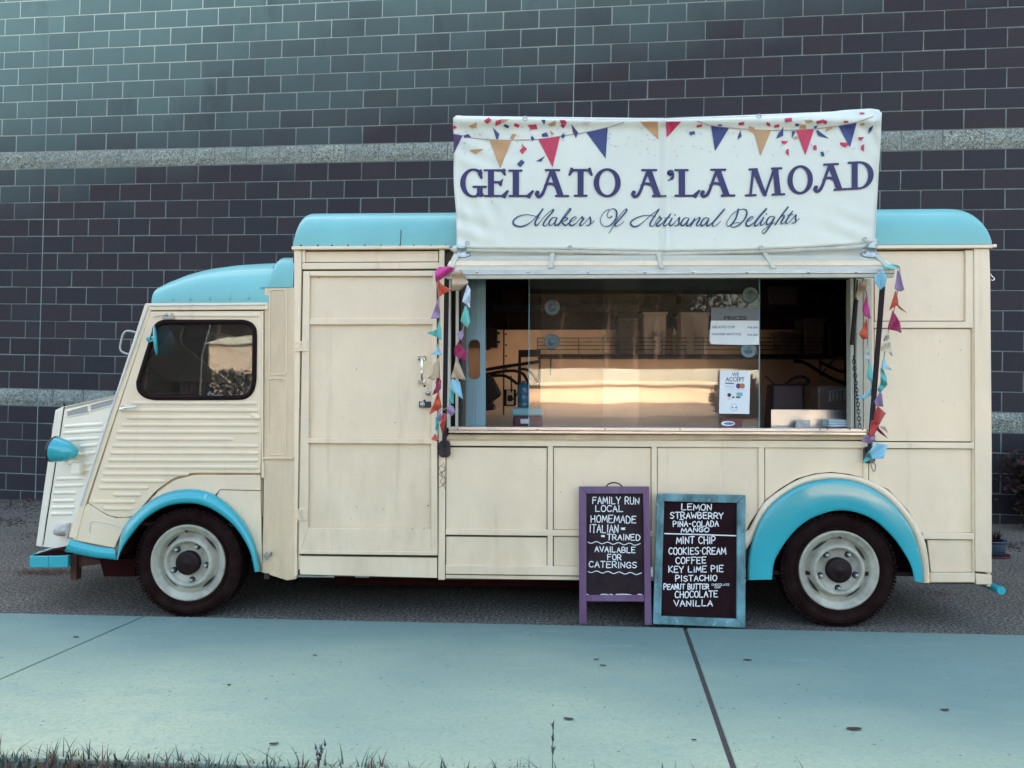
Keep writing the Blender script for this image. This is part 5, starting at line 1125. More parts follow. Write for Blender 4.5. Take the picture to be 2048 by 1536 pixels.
CONF = [(c2, 'pred', [(632, 245), (720, 185), (780, 230), (690, 308)]), (c2, 'pred', [(850, 250), (965, 215), (950, 295), (845, 345)]), (c2, 'ptan', [(970, 215), (1115, 222), (960, 290)]), (c2, 'pblue', [(1020, 305), (1105, 345), (1080, 390), (1000, 350)]), (c2, 'pred', [(1205, 290), (1300, 325), (1275, 380), (1185, 340)]),
        (c2, 'pred', [(1445, 325), (1605, 315), (1630, 400), (1500, 410)]), (c2, 'pblue', [(1695, 228), (1778, 228), (1755, 325)]), (c2, 'ptan', [(1815, 315), (1970, 235), (1965, 330), (1880, 355)]), (c2, 'pblue', [(1700, 500), (1790, 460), (1842, 540), (1720, 550)]), (c2, 'ptan', [(1860, 415), (1950, 500), (1880, 515)]),
        (c2, 'ptan', [(345, 350), (500, 275), (495, 375), (420, 390)]), (c2, 'pblue', [(795, 370), (920, 495), (895, 595), (860, 585)]), (c2, 'ptan', [(1155, 490), (1245, 500), (1170, 600), (1115, 575)]), (c2, 'pblue', [(1500, 560), (1530, 520), (1575, 590), (1530, 630)]), (c2, 'pred', [(1290, 805), (1375, 718), (1435, 770), (1350, 865)]),
        (c2, 'pblue', [(1245, 1055), (1330, 965), (1392, 1020), (1310, 1112)]), (c2, 'pblue', [(1600, 1000), (1770, 900), (1700, 1005)]), (c2, 'ptan', [(355, 795), (480, 775), (630, 772), (470, 868)]), (c2, 'ppurple', [(255, 520), (340, 490), (400, 560), (265, 562)]), (c2, 'pred', [(45, 345), (100, 342), (132, 380), (50, 405)]), (c2, 'ptan', [(1340, 655), (1375, 715), (1325, 745)]),
        (c3, 'pred', [(90, 232), (190, 232), (225, 295), (110, 298)]), (c3, 'pred', [(125, 305), (210, 310), (160, 390), (105, 350)]), (c3, 'ppurple', [(300, 308), (432, 465), (390, 575), (335, 470)]), (c3, 'pblue', [(105, 540), (150, 480), (190, 530), (150, 580)]), (c3, 'pfadepink', [(485, 295), (560, 262), (680, 265), (590, 330)]), (c3, 'pfade', [(1590, 370), (1645, 375), (1620, 425)]),
        (c4, 'pred', [(622, 305), (715, 285), (722, 328), (628, 345)]), (c4, 'pblue', [(500, 418), (590, 402), (602, 455), (512, 475)]), (c4, 'pred', [(1340, 258), (1435, 245), (1440, 295), (1345, 308)]), (c4, 'pblue', [(1370, 380), (1395, 490), (1325, 550), (1335, 480)]), (c4, 'ptan', [(1507, 318), (1620, 350), (1600, 435), (1530, 405)]), (c4, 'pred', [(1825, 245), (1890, 280), (1875, 330), (1812, 290)]), (c4, 'pred', [(1945, 305), (2035, 285), (2040, 330), (1955, 348)]),
        (c4, 'pblue', [(2040, 405), (2040, 500), (1985, 538), (1995, 490)]), (c4, 'ppurple', [(985, 290), (1060, 292), (1055, 318), (990, 312)]), (c5, 'pred', [(172, 285), (300, 268), (308, 335), (185, 350)]), (c5, 'ptan', [(520, 315), (640, 305), (690, 340), (590, 365)]), (c5, 'pred', [(735, 330), (835, 312), (832, 368), (740, 385)]), (c5, 'pred', [(838, 295), (935, 330), (912, 395), (830, 350)]), (c5, 'pblue', [(360, 372), (440, 385), (410, 430), (355, 405)]),
        (c5, 'ptan', [(450, 395), (545, 400), (560, 475), (430, 455)]), (c5, 'pblue', [(690, 425), (765, 415), (720, 475)]), (c5, 'ptan', [(895, 530), (930, 430), (1025, 430), (1010, 465)]), (c5, 'pred', [(1225, 325), (1300, 325), (1310, 360), (1230, 365)]), (c5, 'pblue', [(150, 430), (145, 590), (20, 650), (60, 570)]), (c5, 'pblue', [(300, 510), (370, 515), (300, 640)]), (c5, 'pred', [(108, 680), (235, 685), (190, 745), (130, 725)]), (c5, 'pred', [(245, 820), (250, 950), (188, 900), (205, 840)]),
        (c5, 'pred', [(680, 770), (735, 755), (748, 840), (690, 855)]), (c5, 'pblue', [(805, 885), (860, 872), (885, 950), (835, 968)]), (c5, 'pblue', [(730, 510), (760, 490), (960, 640), (770, 590)]), (c5, 'pred', [(1155, 710), (1290, 715), (1310, 760), (1250, 800), (1165, 760)]), (c5, 'pred', [(1482, 618), (1590, 615), (1540, 675), (1490, 660)]), (c5, 'pred', [(1590, 740), (1585, 870), (1525, 830), (1540, 765)]), (c5, 'pblue', [(1755, 400), (1730, 480), (1660, 565), (1670, 460)]),
        (c5, 'ptan', [(1505, 375), (1590, 362), (1590, 405), (1520, 415)]), (c5, 'pred', [(1505, 175), (1600, 178), (1590, 205), (1515, 208)]), (c5, 'ptan', [(330, 620), (385, 590), (410, 650), (335, 655)])]
for (o_, s_), m, pts in CONF: flat(crop(o_, s_, pts), m, 2)
PR.build('pennant_print', [M[k] for k in PM], ban, recalc=False)
# big lettering: every glyph is built from thick and thin strokes in units of the cap height
def arc(cx, cy, rx, ry, a0, a1, n=26): return [(cx + rx * math.cos(R(a0 + (a1 - a0) * i / n)), cy + ry * math.sin(R(a0 + (a1 - a0) * i / n))) for i in range(n + 1)]
def ring(cx, cy, rx, ry, ix, iy, a0=0, a1=360, n=40):
    o_, i_ = arc(cx, cy, rx, ry, a0, a1, n), arc(cx, cy, ix, iy, a0, a1, n); return ('band', o_, i_)
def bar(x0, y0, x1, y1, w): return ('line', [(x0, y0), (x1, y1)], w)
def curve(pts, w): return ('line', smooth2(pts, 6), w)
def poly(*p): return ('poly', list(p))
SF = .075
GLY = {
 'L': (.84, [poly((.11, .03), (.33, .03), (.33, .97), (.11, .97)), bar(-.01, .962, .42, .962, SF), bar(.0, .038, .66, .038, SF), poly((.58, .0), (.70, -.06), (.86, .22), (.80, .26), (.60, .08))]),
 'E': (.84, [poly((.11, .03), (.33, .03), (.33, .97), (.11, .97)), bar(-.01, .962, .72, .962, SF), poly((.60, 1.0), (.70, 1.03), (.76, .78), (.69, .77), (.56, .93)), bar(.3, .535, .56, .535, .08), poly((.52, .56), (.66, .68), (.60, .40), (.53, .40), (.46, .50)), bar(.0, .038, .66, .038, SF), poly((.58, .0), (.72, -.06), (.86, .22), (.80, .26), (.60, .08))]),
 'G': (.84, [ring(.47, .5, .47, .52, .28, .44, 42, 318), poly((.70, .98), (.76, 1.0), (.80, .66), (.74, .64), (.62, .82), (.66, .90)), poly((.60, .04), (.80, .10), (.80, .36), (.60, .36)), bar(.47, .365, .92, .365, SF), curve([(.62, .10), (.72, .05), (.80, .08)], .10)]),
 'A': (1.12, [poly((.46, .97), (.66, .97), (.98, .03), (.76, .03)), curve([(.54, .95), (.42, .62), (.30, .26), (.20, .07), (.09, .02), (.02, .10), (.05, .18)], [.10, .10, .11, .12, .12, .11, .10]), ('dot', (.06, .16), .075), bar(.34, .962, .82, .962, SF), curve([(.32, .40), (.42, .47), (.56, .47), (.70, .40)], .09), bar(.70, .038, 1.13, .038, SF)]),
 'T': (.88, [poly((.33, .03), (.55, .03), (.55, .97), (.33, .97)), bar(.10, .958, .78, .958, .09), poly((.08, 1.06), (.16, 1.04), (.20, .93), (.05, .74), (-.01, .78)), poly((.72, 1.04), (.80, 1.06), (.89, .78), (.83, .74), (.68, .93)), bar(.22, .038, .66, .038, SF)]),
 'O': (.96, [ring(.48, .5, .48, .53, .285, .44)]),
 "'": (.24, [('dot', (.13, .84), .115), curve([(.20, .80), (.20, .66), (.06, .56)], [.13, .10, .05])]),
 'M': (1.38, [curve([(.27, .95), (.22, .5), (.17, .05)], .095), poly((.20, .97), (.42, .97), (.76, .0), (.62, .0)), curve([(1.02, .95), (.86, .5), (.69, .02)], .085), poly((.96, .97), (1.16, .97), (1.27, .03), (1.05, .03)), bar(.13, .962, .40, .962, SF), bar(.94, .962, 1.28, .962, SF), bar(.0, .038, .36, .038, SF), bar(.96, .038, 1.38, .038, SF)]),
 'D': (.92, [poly((.12, .03), (.34, .03), (.34, .97), (.12, .97)), ('band', [(.2, 1.0), (.40, 1.0)] + arc(.40, .5, .52, .50, 90, -90)[1:-1] + [(.40, 0), (.2, 0)], [(.2, .925), (.40, .925)] + arc(.40, .5, .32, .425, 90, -90)[1:-1] + [(.40, .075), (.2, .075)]), bar(.0, .962, .36, .962, SF), bar(.0, .038, .36, .038, SF)]),
}
LT = MB()
def put_glyph(ch, x0, x1, yt0, yb0, yt1, yb1, off):
    wdt_, parts = GLY[ch]; k = [off]
    def mp(x, y):
        u = x / wdt_; ya, yb = yt0 + (yt1 - yt0) * u, yb0 + (yb1 - yb0) * u; return (x0 + (x1 - x0) * u, yb + (ya - yb) * y)
    pxh = (yb0 - yt0)
    for p in parts:
        k[0] += .00006
        if p[0] == 'line':
            pts = [p[1][0]]
            for q in p[1][1:]:
                a = pts[-1]; n = max(1, int(math.hypot(q[0] - a[0], q[1] - a[1]) / .08))
                for i in range(1, n + 1): pts.append((a[0] + (q[0] - a[0]) * i / n, a[1] + (q[1] - a[1]) * i / n))
            pxm = pxh * .00268; w = p[2]
            if isinstance(w, list): w = [w[min(int(i / (len(pts) - 1) * (len(w) - 1) + .5), len(w) - 1)] * pxm for i in range(len(pts))]
            else: w = w * pxm
            LT.ribbon([BP(*mp(*q), k[0]) for q in pts], w, BN, 0, caps=True)
        elif p[0] == 'poly': LT.poly([BP(*mp(*q), k[0]) for q in p[1]])
        elif p[0] == 'dot': LT.poly([BP(*mp(p[1][0] + p[2] * math.cos(a * .3927), p[1][1] + p[2] * math.sin(a * .3927)), k[0]) for a in range(16)])
        elif p[0] == 'band':
            a, b_ = [BP(*mp(*q), k[0]) for q in p[1]], [BP(*mp(*q), k[0]) for q in p[2]]; n = len(a); LT.mesh(a + b_, [[i, i + 1, n + i + 1, n + i] for i in range(n - 1)], 0)
GL = [('G', 920.4, 967.6, 338, 394, 338, 394), ('E', 969.5, 1017, 338.5, 394, 338.5, 394), ('L', 1019, 1067.5, 339, 394, 339, 394), ('A', 1071.5, 1136, 338, 394, 338, 394), ('T', 1137, 1185.5, 338, 393.5, 338, 393.5), ('O', 1187.3, 1241.6, 338, 393, 338, 393),
      ('A', 1264, 1330.5, 338, 394, 338, 394), ("'", 1333, 1347.5, 337, 391, 337, 391), ('L', 1351, 1400, 338, 393.5, 338, 393.5), ('A', 1402, 1468.5, 337.5, 393.5, 337, 393), ('M', 1491.5, 1568.5, 337, 393, 334, 390.5), ('O', 1575, 1626, 333, 388, 331, 386), ('A', 1628.5, 1693.5, 328, 384, 325, 380), ('D', 1697, 1747.5, 323.5, 380, 321, 377)]
for wd_ in (GL[:6], GL[6:10], GL[10:]):
    LT = MB()
    for g in wd_: put_glyph(*g, .0046)
    LT.build('word_lettering', M['navy'], ban, recalc=False)
SC = MB(); CA, CB = (1010, 400), (1290, 400)
SCR = [(CA, [(440, 230), (380, 205), (280, 187), (180, 207), (110, 262), (116, 315), (195, 340), (280, 316), (360, 258), (430, 180), (485, 115)]), (CA, [(485, 115), (430, 200), (385, 290), (395, 325), (430, 305), (480, 240), (560, 160), (618, 120), (610, 150), (570, 195), (510, 270), (490, 320), (515, 335), (545, 308)]),
       (CA, [(665, 228), (640, 222), (600, 235), (563, 292), (578, 326), (620, 302), (662, 240)]), (CA, [(664, 232), (637, 300), (650, 325), (690, 300), (740, 222), (815, 120), (840, 110), (830, 135), (760, 222), (682, 325)]), (CA, [(720, 270), (780, 225), (800, 240), (762, 268), (728, 275), (750, 310), (778, 325), (822, 290), (880, 258), (912, 228), (895, 215), (850, 248), (825, 300), (850, 328), (905, 302), (942, 262), (985, 213), (992, 228), (984, 238), (1012, 234), (975, 282), (957, 318), (982, 325), (1024, 288), (1090, 215), (1088, 225), (1097, 262), (1088, 308), (1052, 328), (1040, 318)]), (CA, [(1085, 312), (1115, 295), (1142, 265)]),
       (CA, [(1366, 210), (1335, 228), (1308, 195), (1338, 132), (1390, 112), (1428, 150), (1420, 235), (1355, 318), (1282, 338), (1230, 302), (1224, 235), (1268, 157), (1330, 118)]), (CA, [(1330, 425), (1372, 358), (1440, 240), (1520, 138), (1556, 114), (1550, 148), (1482, 230), (1408, 318), (1430, 332), (1480, 312), (1522, 275)]),
       (CA, [(1925, 216), (1890, 204), (1800, 196), (1695, 224), (1612, 280), (1625, 330), (1682, 338), (1760, 290), (1860, 200), (1965, 120), (1962, 135), (1910, 212), (1862, 290), (1860, 328), (1890, 335), (1932, 296)]),
       (CB, [(132, 288), (190, 205), (188, 226), (214, 234), (172, 282), (146, 320), (176, 330), (228, 288), (330, 173), (272, 258), (236, 315), (256, 330), (312, 288), (350, 230), (312, 300), (326, 330), (372, 298), (440, 222), (435, 262), (430, 312), (392, 332), (380, 322)]), (CB, [(252, 232), (322, 225)]), (CB, [(425, 318), (470, 290)]),
       (CB, [(565, 236), (540, 228), (500, 237), (462, 295), (472, 328), (512, 308), (562, 240), (532, 308), (546, 330), (588, 298), (640, 232), (612, 290), (582, 332)]), (CB, [(612, 288), (690, 224), (702, 242), (662, 308), (672, 332), (718, 298)]), (CB, [(820, 236), (795, 228), (756, 237), (717, 298), (727, 330), (767, 308), (818, 240), (790, 308), (804, 330), (852, 298), (940, 200), (1012, 118), (1004, 135), (930, 222), (862, 308), (880, 335), (932, 308), (968, 274)]),
       (CB, [(1195, 118), (1185, 165), (1160, 240), (1110, 310), (1066, 336), (1045, 308), (1074, 240), (1140, 160), (1230, 120), (1290, 125), (1304, 172), (1272, 250), (1202, 320), (1132, 350), (1104, 334), (1140, 296), (1215, 290)]), (CB, [(1292, 288), (1368, 246), (1386, 218), (1360, 215), (1312, 260), (1294, 308), (1320, 335), (1380, 302), (1412, 268), (1480, 182), (1552, 108), (1542, 130), (1470, 212), (1406, 302), (1416, 332), (1462, 298), (1522, 218), (1482, 295), (1490, 325), (1542, 288)]),
       (CB, [(1655, 216), (1640, 208), (1592, 220), (1556, 275), (1562, 312), (1602, 298), (1662, 214), (1602, 328), (1532, 420), (1500, 422), (1510, 388), (1580, 335), (1655, 285)]), (CB, [(1664, 316), (1742, 200), (1828, 88), (1818, 110), (1750, 195), (1666, 316)]), (CB, [(1710, 248), (1770, 198), (1780, 217), (1742, 288), (1756, 306), (1802, 268), (1892, 138), (1832, 228), (1802, 285), (1816, 302), (1862, 268), (1932, 188), (1926, 235), (1932, 275), (1892, 298), (1880, 288)]), (CB, [(1825, 195), (1898, 182)]), (CB, [(1925, 280), (1978, 235)])]
kk = .0046
for o_, pts in SCR:
    kk += .00003; q = smooth2(crop(o_, 6.4, pts), 6); ws = []
    for i in range(len(q)):
        a, b_ = q[max(0, i - 1)], q[min(len(q) - 1, i + 1)]; dx, dy = b_[0] - a[0], b_[1] - a[1]; l = math.hypot(dx, dy) or 1
        down = max(0, dy / l); w = 1.5 + 2.0 * down + (1.6 if (dx > 0 and dy / l > -.75 and len(pts) > 9 and i < len(q) * .75 and q[i][1] > 448) else 0) * max(0, dx / l); ws.append(w)
    ws = [sum(ws[max(0, i - 3):i + 4]) / len(ws[max(0, i - 3):i + 4]) * .00262 for i in range(len(ws))]
    SC.ribbon([BP(x, y, kk) for x, y in q], ws, BN, 0)
for o_, x, y in ((CB, 385, 190), (CB, 1555, 180)): SC.poly([BP(o_[0] + (x + 9 * math.cos(a * .63)) / 6.4, o_[1] + (y + 12 * math.sin(a * .63)) / 6.4, .0048) for a in range(10)])
SC.build('script_lettering', M['scriptblue'], ban, recalc=False)
for px, py in ((1140, 495), (1522, 495), (1518, 233), (1050, 237), (1730, 478), (935, 486)):
    mb = MB(); c = BP(px, py, .002); mb.lathe([(.006, -.001), (.007, .003), (.011, .003), (.0135, .0015), (.0135, -.001)], c, BN, 20); mb.build('grommet', M['galv'], ban)
mb = MB(); bk = lambda x, y, o_=-.022: BPL.at(x, y, o_)
mb.tube([bk(920, 498), bk(912, 238)], .0165, 10); mb.tube([bk(1743, 490), bk(1757, 226)], .0165, 10); mb.tube([bk(1331, 506), bk(1331, 243)], .0165, 10); mb.tube([bk(912, 238), bk(1331, 243), bk(1757, 226)], .0165, 10); mb.tube([bk(905, 499), bk(1150, 502), bk(1331, 507), bk(1560, 500), bk(1747, 492)], .015, 10)
mb.build('pipe_frame', M['pipe'], ban)
for q_ in (((1746, 478), (1744, 500)), ((930, 497), (908, 499))): mb = MB(); mb.tube([bk(*q_[0], -.02), bk(*q_[1], -.02)], .021, 12); mb.build('pipe_elbow', M['pipe'], ban)
for px, py in ((924, 511), (1740, 511)):
    c = HPL.at(px, py, .0); mb = MB(); up = (_z + nh).normalized()
    mb.lathe([(.0, .0), (.046, .0), (.048, .006), (.046, .010), (.026, .012), (.026, .045), (.028, .045), (.028, .055), (.02, .055)], c, nh, 28)
    for k in range(4): a = k * 1.571 + .6; e = nh.orthogonal().normalized(); g = nh.cross(e); mb.lathe([(.007, .008), (.006, .014), (0, .014)], c + (e * math.cos(a) + g * math.sin(a)) * .036, nh, 8)
    mb.tube([c + nh * .05, bk(920 if px < 1000 else 1744, 498)], .017, 10); mb.build('pipe_flange', M['galv'], ban)

# ------------------------------------------------------------------ bunting garlands at the hatch corners
def garland(label, o_, S, flags, string, Ys, seed):
    r_ = random.Random(seed); pts0 = crop(o_, S, string); base = P(*pts0[0], Ys); t = thing('bunting_garland', label, 'bunting', base, 'bunting garlands at the hatch corners')
    mb = MB(); mb.tube(cat_rom([P(x, y, Ys) for x, y in pts0], 5), .0028, 6); mb.build('string', M['pstring'], t)
    for i, (m, pts) in enumerate(flags):
        q = [(x, y) for x, y in crop(o_, S, pts)]; cx_ = sum(a for a, _ in q) / len(q); cy_ = sum(b_ for _, b_ in q) / len(q); Y0 = Ys - .012 - .006 * (i % 3)
        rim_ = []
        for k in range(len(q)):
            a, b_ = q[k], q[(k + 1) % len(q)]
            for s_ in range(4): rim_.append((a[0] + (b_[0] - a[0]) * s_ / 4 + r_.uniform(-.25, .25), a[1] + (b_[1] - a[1]) * s_ / 4 + r_.uniform(-.25, .25)))
        ph, fr_, an = r_.uniform(0, 6), r_.uniform(.18, .34), r_.uniform(0, 3.14)
        def fold(x, y): d = (x - cx_) * math.cos(an) + (y - cy_) * math.sin(an); return .015 * math.sin(d * fr_ + ph) + .0004 * (x - cx_)
        vs = [P(cx_, cy_, Y0 + fold(cx_, cy_))]; fs = []; n = len(rim_)
        for l in (1, 2, 3, 4):
            for x, y in rim_: xx, yy = cx_ + (x - cx_) * l / 4, cy_ + (y - cy_) * l / 4; vs.append(P(xx, yy, Y0 + fold(xx, yy)))
        for k in range(n): fs.append([0, 1 + k, 1 + (k + 1) % n])
        for l in range(3):
            for k in range(n): j = (k + 1) % n; fs.append([1 + l * n + k, 1 + (l + 1) * n + k, 1 + (l + 1) * n + j, 1 + l * n + j])
        mb = MB(); mb.mesh(vs, fs, 0, True); ob = mb.build('flag', M[m], t); md = ob.modifiers.new('thickness', 'SOLIDIFY'); md.thickness = .0014
        ob['label'] = {'fpink': 'hot pink', 'forange': 'orange', 'flav': 'lavender', 'fmint': 'mint green', 'flblue': 'light blue', 'ftan': 'tan', 'fmag': 'magenta', 'fred': 'red', 'fpale': 'pale blue', 'fcream': 'cream', 'fteal': 'teal green'}[m] + ' cloth flag'
    return t
OL, OR, S5 = (830, 500), (1680, 500), 3.34
garland('garland with a hot pink top flag hanging on the hatch corner near the service door', OL, S5, [('fpink', [(130, 150), (160, 115), (240, 110), (268, 125), (200, 180), (140, 215)]), ('forange', [(150, 195), (180, 230), (245, 270), (195, 290), (160, 315)]), ('flav', [(155, 315), (135, 380), (105, 460), (165, 455), (168, 420)]), ('fmint', [(160, 470), (150, 530), (75, 555), (130, 575), (178, 600), (175, 520)]), ('flblue', [(152, 625), (145, 670), (105, 698), (180, 702), (162, 655)]), ('ftan', [(160, 715), (120, 770), (115, 840), (85, 857), (125, 872), (163, 850)]), ('fmag', [(150, 850), (135, 880), (140, 910), (112, 970), (135, 962), (172, 930), (175, 870)]), ('forange', [(155, 945), (95, 1100), (182, 1050)]), ('flav', [(155, 1070), (150, 1120), (165, 1150), (188, 1110)]), ('fteal', [(140, 1115), (135, 1200), (158, 1240), (162, 1130)]), ('fred', [(190, 1090), (165, 1170), (185, 1240), (215, 1100)]), ('fred', [(108, 1265), (135, 1225), (158, 1282)])],
        [(262, 118), (200, 130), (150, 190), (158, 320), (165, 470), (158, 640), (160, 720), (165, 860), (160, 950), (168, 1080), (150, 1130), (155, 1270)], -.365, 1)
garland('bunting garland with tan flags hanging inside the hatch beside the blue grey panel', OL, S5, [('ftan', [(262, 128), (245, 200), (240, 275), (300, 270), (358, 215), (310, 142)]), ('fpale', [(348, 228), (315, 345), (368, 388), (370, 260)]), ('fmint', [(335, 372), (302, 475), (350, 520), (371, 480), (355, 392)]), ('flav', [(322, 528), (278, 560), (310, 607), (326, 570)]), ('fmag', [(290, 610), (262, 660), (265, 705), (345, 750), (345, 680), (310, 640)]), ('ftan', [(280, 718), (240, 850), (342, 872), (310, 790)]), ('flblue', [(245, 858), (232, 930), (320, 998), (300, 880)]), ('fteal', [(240, 940), (225, 1010), (255, 1030), (262, 950)]), ('flav', [(225, 1035), (210, 1080), (245, 1112), (270, 1082), (255, 1042)])],
        [(300, 130), (350, 215), (345, 370), (325, 520), (290, 620), (285, 720), (250, 860), (240, 950), (225, 1040), (180, 1070)], -.362, 2)
garland('short bunting garland hanging along the pale jamb right of the window chain', OR, S5, [('ftan', [(130, 215), (100, 322), (150, 292), (192, 222), (185, 195)]), ('fpink', [(175, 303), (148, 400), (165, 440), (204, 460), (195, 390)]), ('forange', [(180, 458), (128, 565), (150, 597), (188, 592)]), ('fpale', [(185, 622), (165, 735), (195, 732)]), ('fmint', [(195, 738), (175, 850), (226, 892), (215, 800)]), ('flblue', [(215, 912), (185, 955), (108, 985), (160, 992), (216, 965)])],
        [(150, 195), (180, 300), (190, 460), (186, 600), (192, 740), (210, 870), (218, 960)], -.10, 3)
garland('longest garland, a turquoise bundle at its foot, on the hatch corner near the tail', OR, S5, [('fmint', [(285, 105), (350, 90), (402, 110), (388, 122), (310, 120)]), ('flblue', [(285, 125), (230, 180), (225, 205), (270, 268), (300, 245), (312, 190)]), ('flav', [(385, 125), (363, 260), (405, 278), (430, 265), (405, 160)]), ('forange', [(370, 266), (328, 405), (375, 370), (447, 418), (392, 388), (386, 320)]), ('fmag', [(350, 398), (318, 530), (380, 540), (412, 557), (400, 480)]), ('fcream', [(318, 536), (268, 670), (320, 682), (350, 712), (345, 650)]), ('flblue', [(295, 688), (280, 790), (347, 802), (305, 778)]), ('fteal', [(270, 788), (275, 880), (250, 935), (265, 962), (316, 900), (312, 850), (292, 800)]), ('flav', [(265, 942), (233, 1010), (240, 1040), (288, 1047), (282, 960)]), ('fred', [(250, 1038), (230, 1090), (225, 1140), (260, 1172), (307, 1090)]), ('fred', [(210, 1138), (195, 1220), (200, 1252), (230, 1232), (262, 1180), (240, 1140)]), ('fmag', [(250, 1178), (322, 1262), (275, 1232), (240, 1200)]), ('ftan', [(262, 1178), (322, 1222), (302, 1180)]), ('flav', [(170, 1238), (148, 1280), (200, 1297), (242, 1250)]), ('flblue', [(240, 1288), (190, 1350), (215, 1397), (290, 1392), (317, 1300)]), ('fteal', [(190, 1338), (148, 1427), (215, 1397)])],
        [(300, 112), (395, 112), (385, 262), (362, 400), (325, 538), (298, 690), (278, 800), (270, 945), (250, 1050), (235, 1180), (215, 1290), (225, 1380), (205, 1420), (225, 1480), (238, 1440), (210, 1400)], -.365, 4)

# ------------------------------------------------------------------ chalkboards
LETT = {'A': [[(0, 0), (.5, 1), (1, 0)], [(.2, .38), (.82, .38)]], 'B': [[(.05, 0), (.05, 1), (.6, .98), (.85, .8), (.6, .55), (.05, .52)], [(.6, .55), (.95, .3), (.65, .02), (.05, 0)]], 'C': [[(.95, .85), (.6, 1), (.2, .85), (.02, .5), (.2, .12), (.6, 0), (.95, .15)]], 'D': [[(.05, 0), (.05, 1), (.55, .95), (.95, .6), (.85, .2), (.5, .02), (.05, 0)]],
        'E': [[(.95, 1), (.05, 1), (.05, 0), (.95, .02)], [(.05, .52), (.75, .54)]], 'F': [[(.95, 1), (.05, 1), (.05, 0)], [(.05, .52), (.72, .54)]], 'G': [[(.92, .86), (.6, 1), (.2, .88), (.02, .5), (.2, .1), (.6, 0), (.92, .15), (.92, .45), (.55, .45)]], 'H': [[(.05, 0), (.05, 1)], [(.95, 0), (.95, 1)], [(.05, .5), (.95, .52)]], 'I': [[(.5, 0), (.5, 1)]], 'J': [[(.8, 1), (.8, .2), (.4, 0), (.1, .2)]],
        'K': [[(.05, 0), (.05, 1)], [(.92, 1), (.08, .48), (.95, 0)]], 'L': [[(.08, 1), (.05, 0), (.92, .02)]], 'M': [[(.0, 0), (.12, 1), (.5, .2), (.88, 1), (1, 0)]], 'N': [[(.05, 0), (.05, 1), (.92, .02), (.95, 1)]], 'O': [[(.5, 1), (.15, .85), (0, .5), (.15, .12), (.5, 0), (.85, .12), (1, .5), (.85, .88), (.5, 1)]], 'P': [[(.05, 0), (.05, 1), (.65, .98), (.95, .75), (.65, .5), (.05, .45)]],
        'Q': [], 'R': [[(.05, 0), (.05, 1), (.65, .98), (.92, .75), (.65, .52), (.05, .48)], [(.4, .5), (.98, 0)]], 'S': [[(.92, .88), (.55, 1), (.15, .85), (.2, .6), (.75, .42), (.92, .2), (.5, 0), (.05, .12)]], 'T': [[(0, 1), (1, 1)], [(.5, 1), (.48, 0)]], 'U': [[(.05, 1), (.08, .2), (.45, 0), (.85, .18), (.92, 1)]], 'V': [[(0, 1), (.5, 0), (1, 1)]], 'W': [[(0, 1), (.25, 0), (.5, .7), (.75, 0), (1, 1)]], 'Y': [[(0, 1), (.5, .48), (1, 1)], [(.5, .5), (.45, 0)]],
        '-': [[(.2, .5), (.8, .5)]], '*': [[(.1, .3), (.9, .7)], [(.1, .7), (.9, .3)], [(.5, .2), (.5, .8)]], '.': [[(.35, .5), (.65, .5)]], '~': [[(.0, 1.25), (.4, 1.35), (.7, 1.25), (1, 1.35)]], 'i': [[(.5, 0), (.5, .62)], [(.5, .85), (.5, .9)]]}
def chalk_text(mb, pl, txt, x0, y0, x1, y1, y0b, w, off, seed, curvy='BCDGOPRSU'):
    r_ = random.Random(seed); widths = [(.34 if c in 'I.i' else .55 if c == ' ' else .8 if c in '-*' else 1.22 if c in 'MW' else 1.0) for c in txt]; tot = sum(widths) + .28 * (len(txt) - 1); u = (x1 - x0) / tot; x = x0; hpx = y1 - y0
    for c, wd_ in zip(txt, widths):
        if c != ' ':
            f_ = (x - x0) / max(1, (x1 - x0)); yy = y0 + (y0b - y0) * f_ + r_.uniform(-.03, .03) * hpx; sh = r_.uniform(-.05, .05); hs = r_.uniform(.94, 1.06)
            cc = 'N' if c == 'Ñ' else c
            for st_ in LETT[cc] + (LETT['~'] if c == 'Ñ' else []):
                pts = [(x + (a + sh * b_) * wd_ * u + r_.uniform(-.02, .02) * hpx, yy + hpx - (b_ * hs) * hpx + r_.uniform(-.02, .02) * hpx) for a, b_ in st_]
                if cc in curvy and len(pts) > 3: pts = smooth2(pts, 4)
                else:
                    q = []
                    for a, b_ in zip(pts[:-1], pts[1:]): q += [(a[0] + (b_[0] - a[0]) * k / 3, a[1] + (b_[1] - a[1]) * k / 3) for k in range(3)]
                    pts = q + [pts[-1]]
                off[0] += .000012
                mb.ribbon([pl.at(px, py, off[0]) for px, py in pts], [w * r_.uniform(.8, 1.15) for _ in pts], pl.n, 0)
        x += (wd_ + .28) * u
def lean_plane(xb_, yb_, zt_off, ztop_py, Yt):
    pb = G(xb_, yb_, SWZ); pt = P(xb_, ztop_py, Yt); d = Vector((0, pt.y - pb.y, pt.z - pb.z)); n = Vector((0, -d.z, d.y)).normalized()
    if n.y > 0: n = -n
    return Plane(pb, n), pb
o8, S8 = (1120, 940), 4.655
def c8(*pts): return crop(o8, S8, pts)
pl, pb = lean_plane(1230, 1249.5, 0, 973, -.045)
ab = thing('a_frame_sign', 'purple framed folding chalkboard reading family run local homemade, leaning on the van', 'chalkboard', pb)
mb = MB()
mb.pp(c8((178, 155), (832, 155), (775, 221), (248, 221)), pl, 0, .022); mb.pp(c8((178, 157), (247, 221), (247, 1435), (180, 1435)), pl, -.001, .022); mb.pp(c8((832, 157), (855, 1443), (790, 1443), (775, 221)), pl, -.001, .022)
mb.pp(c8((247, 1166), (783, 1166), (785, 1226), (247, 1224)), pl, -.002, .022)
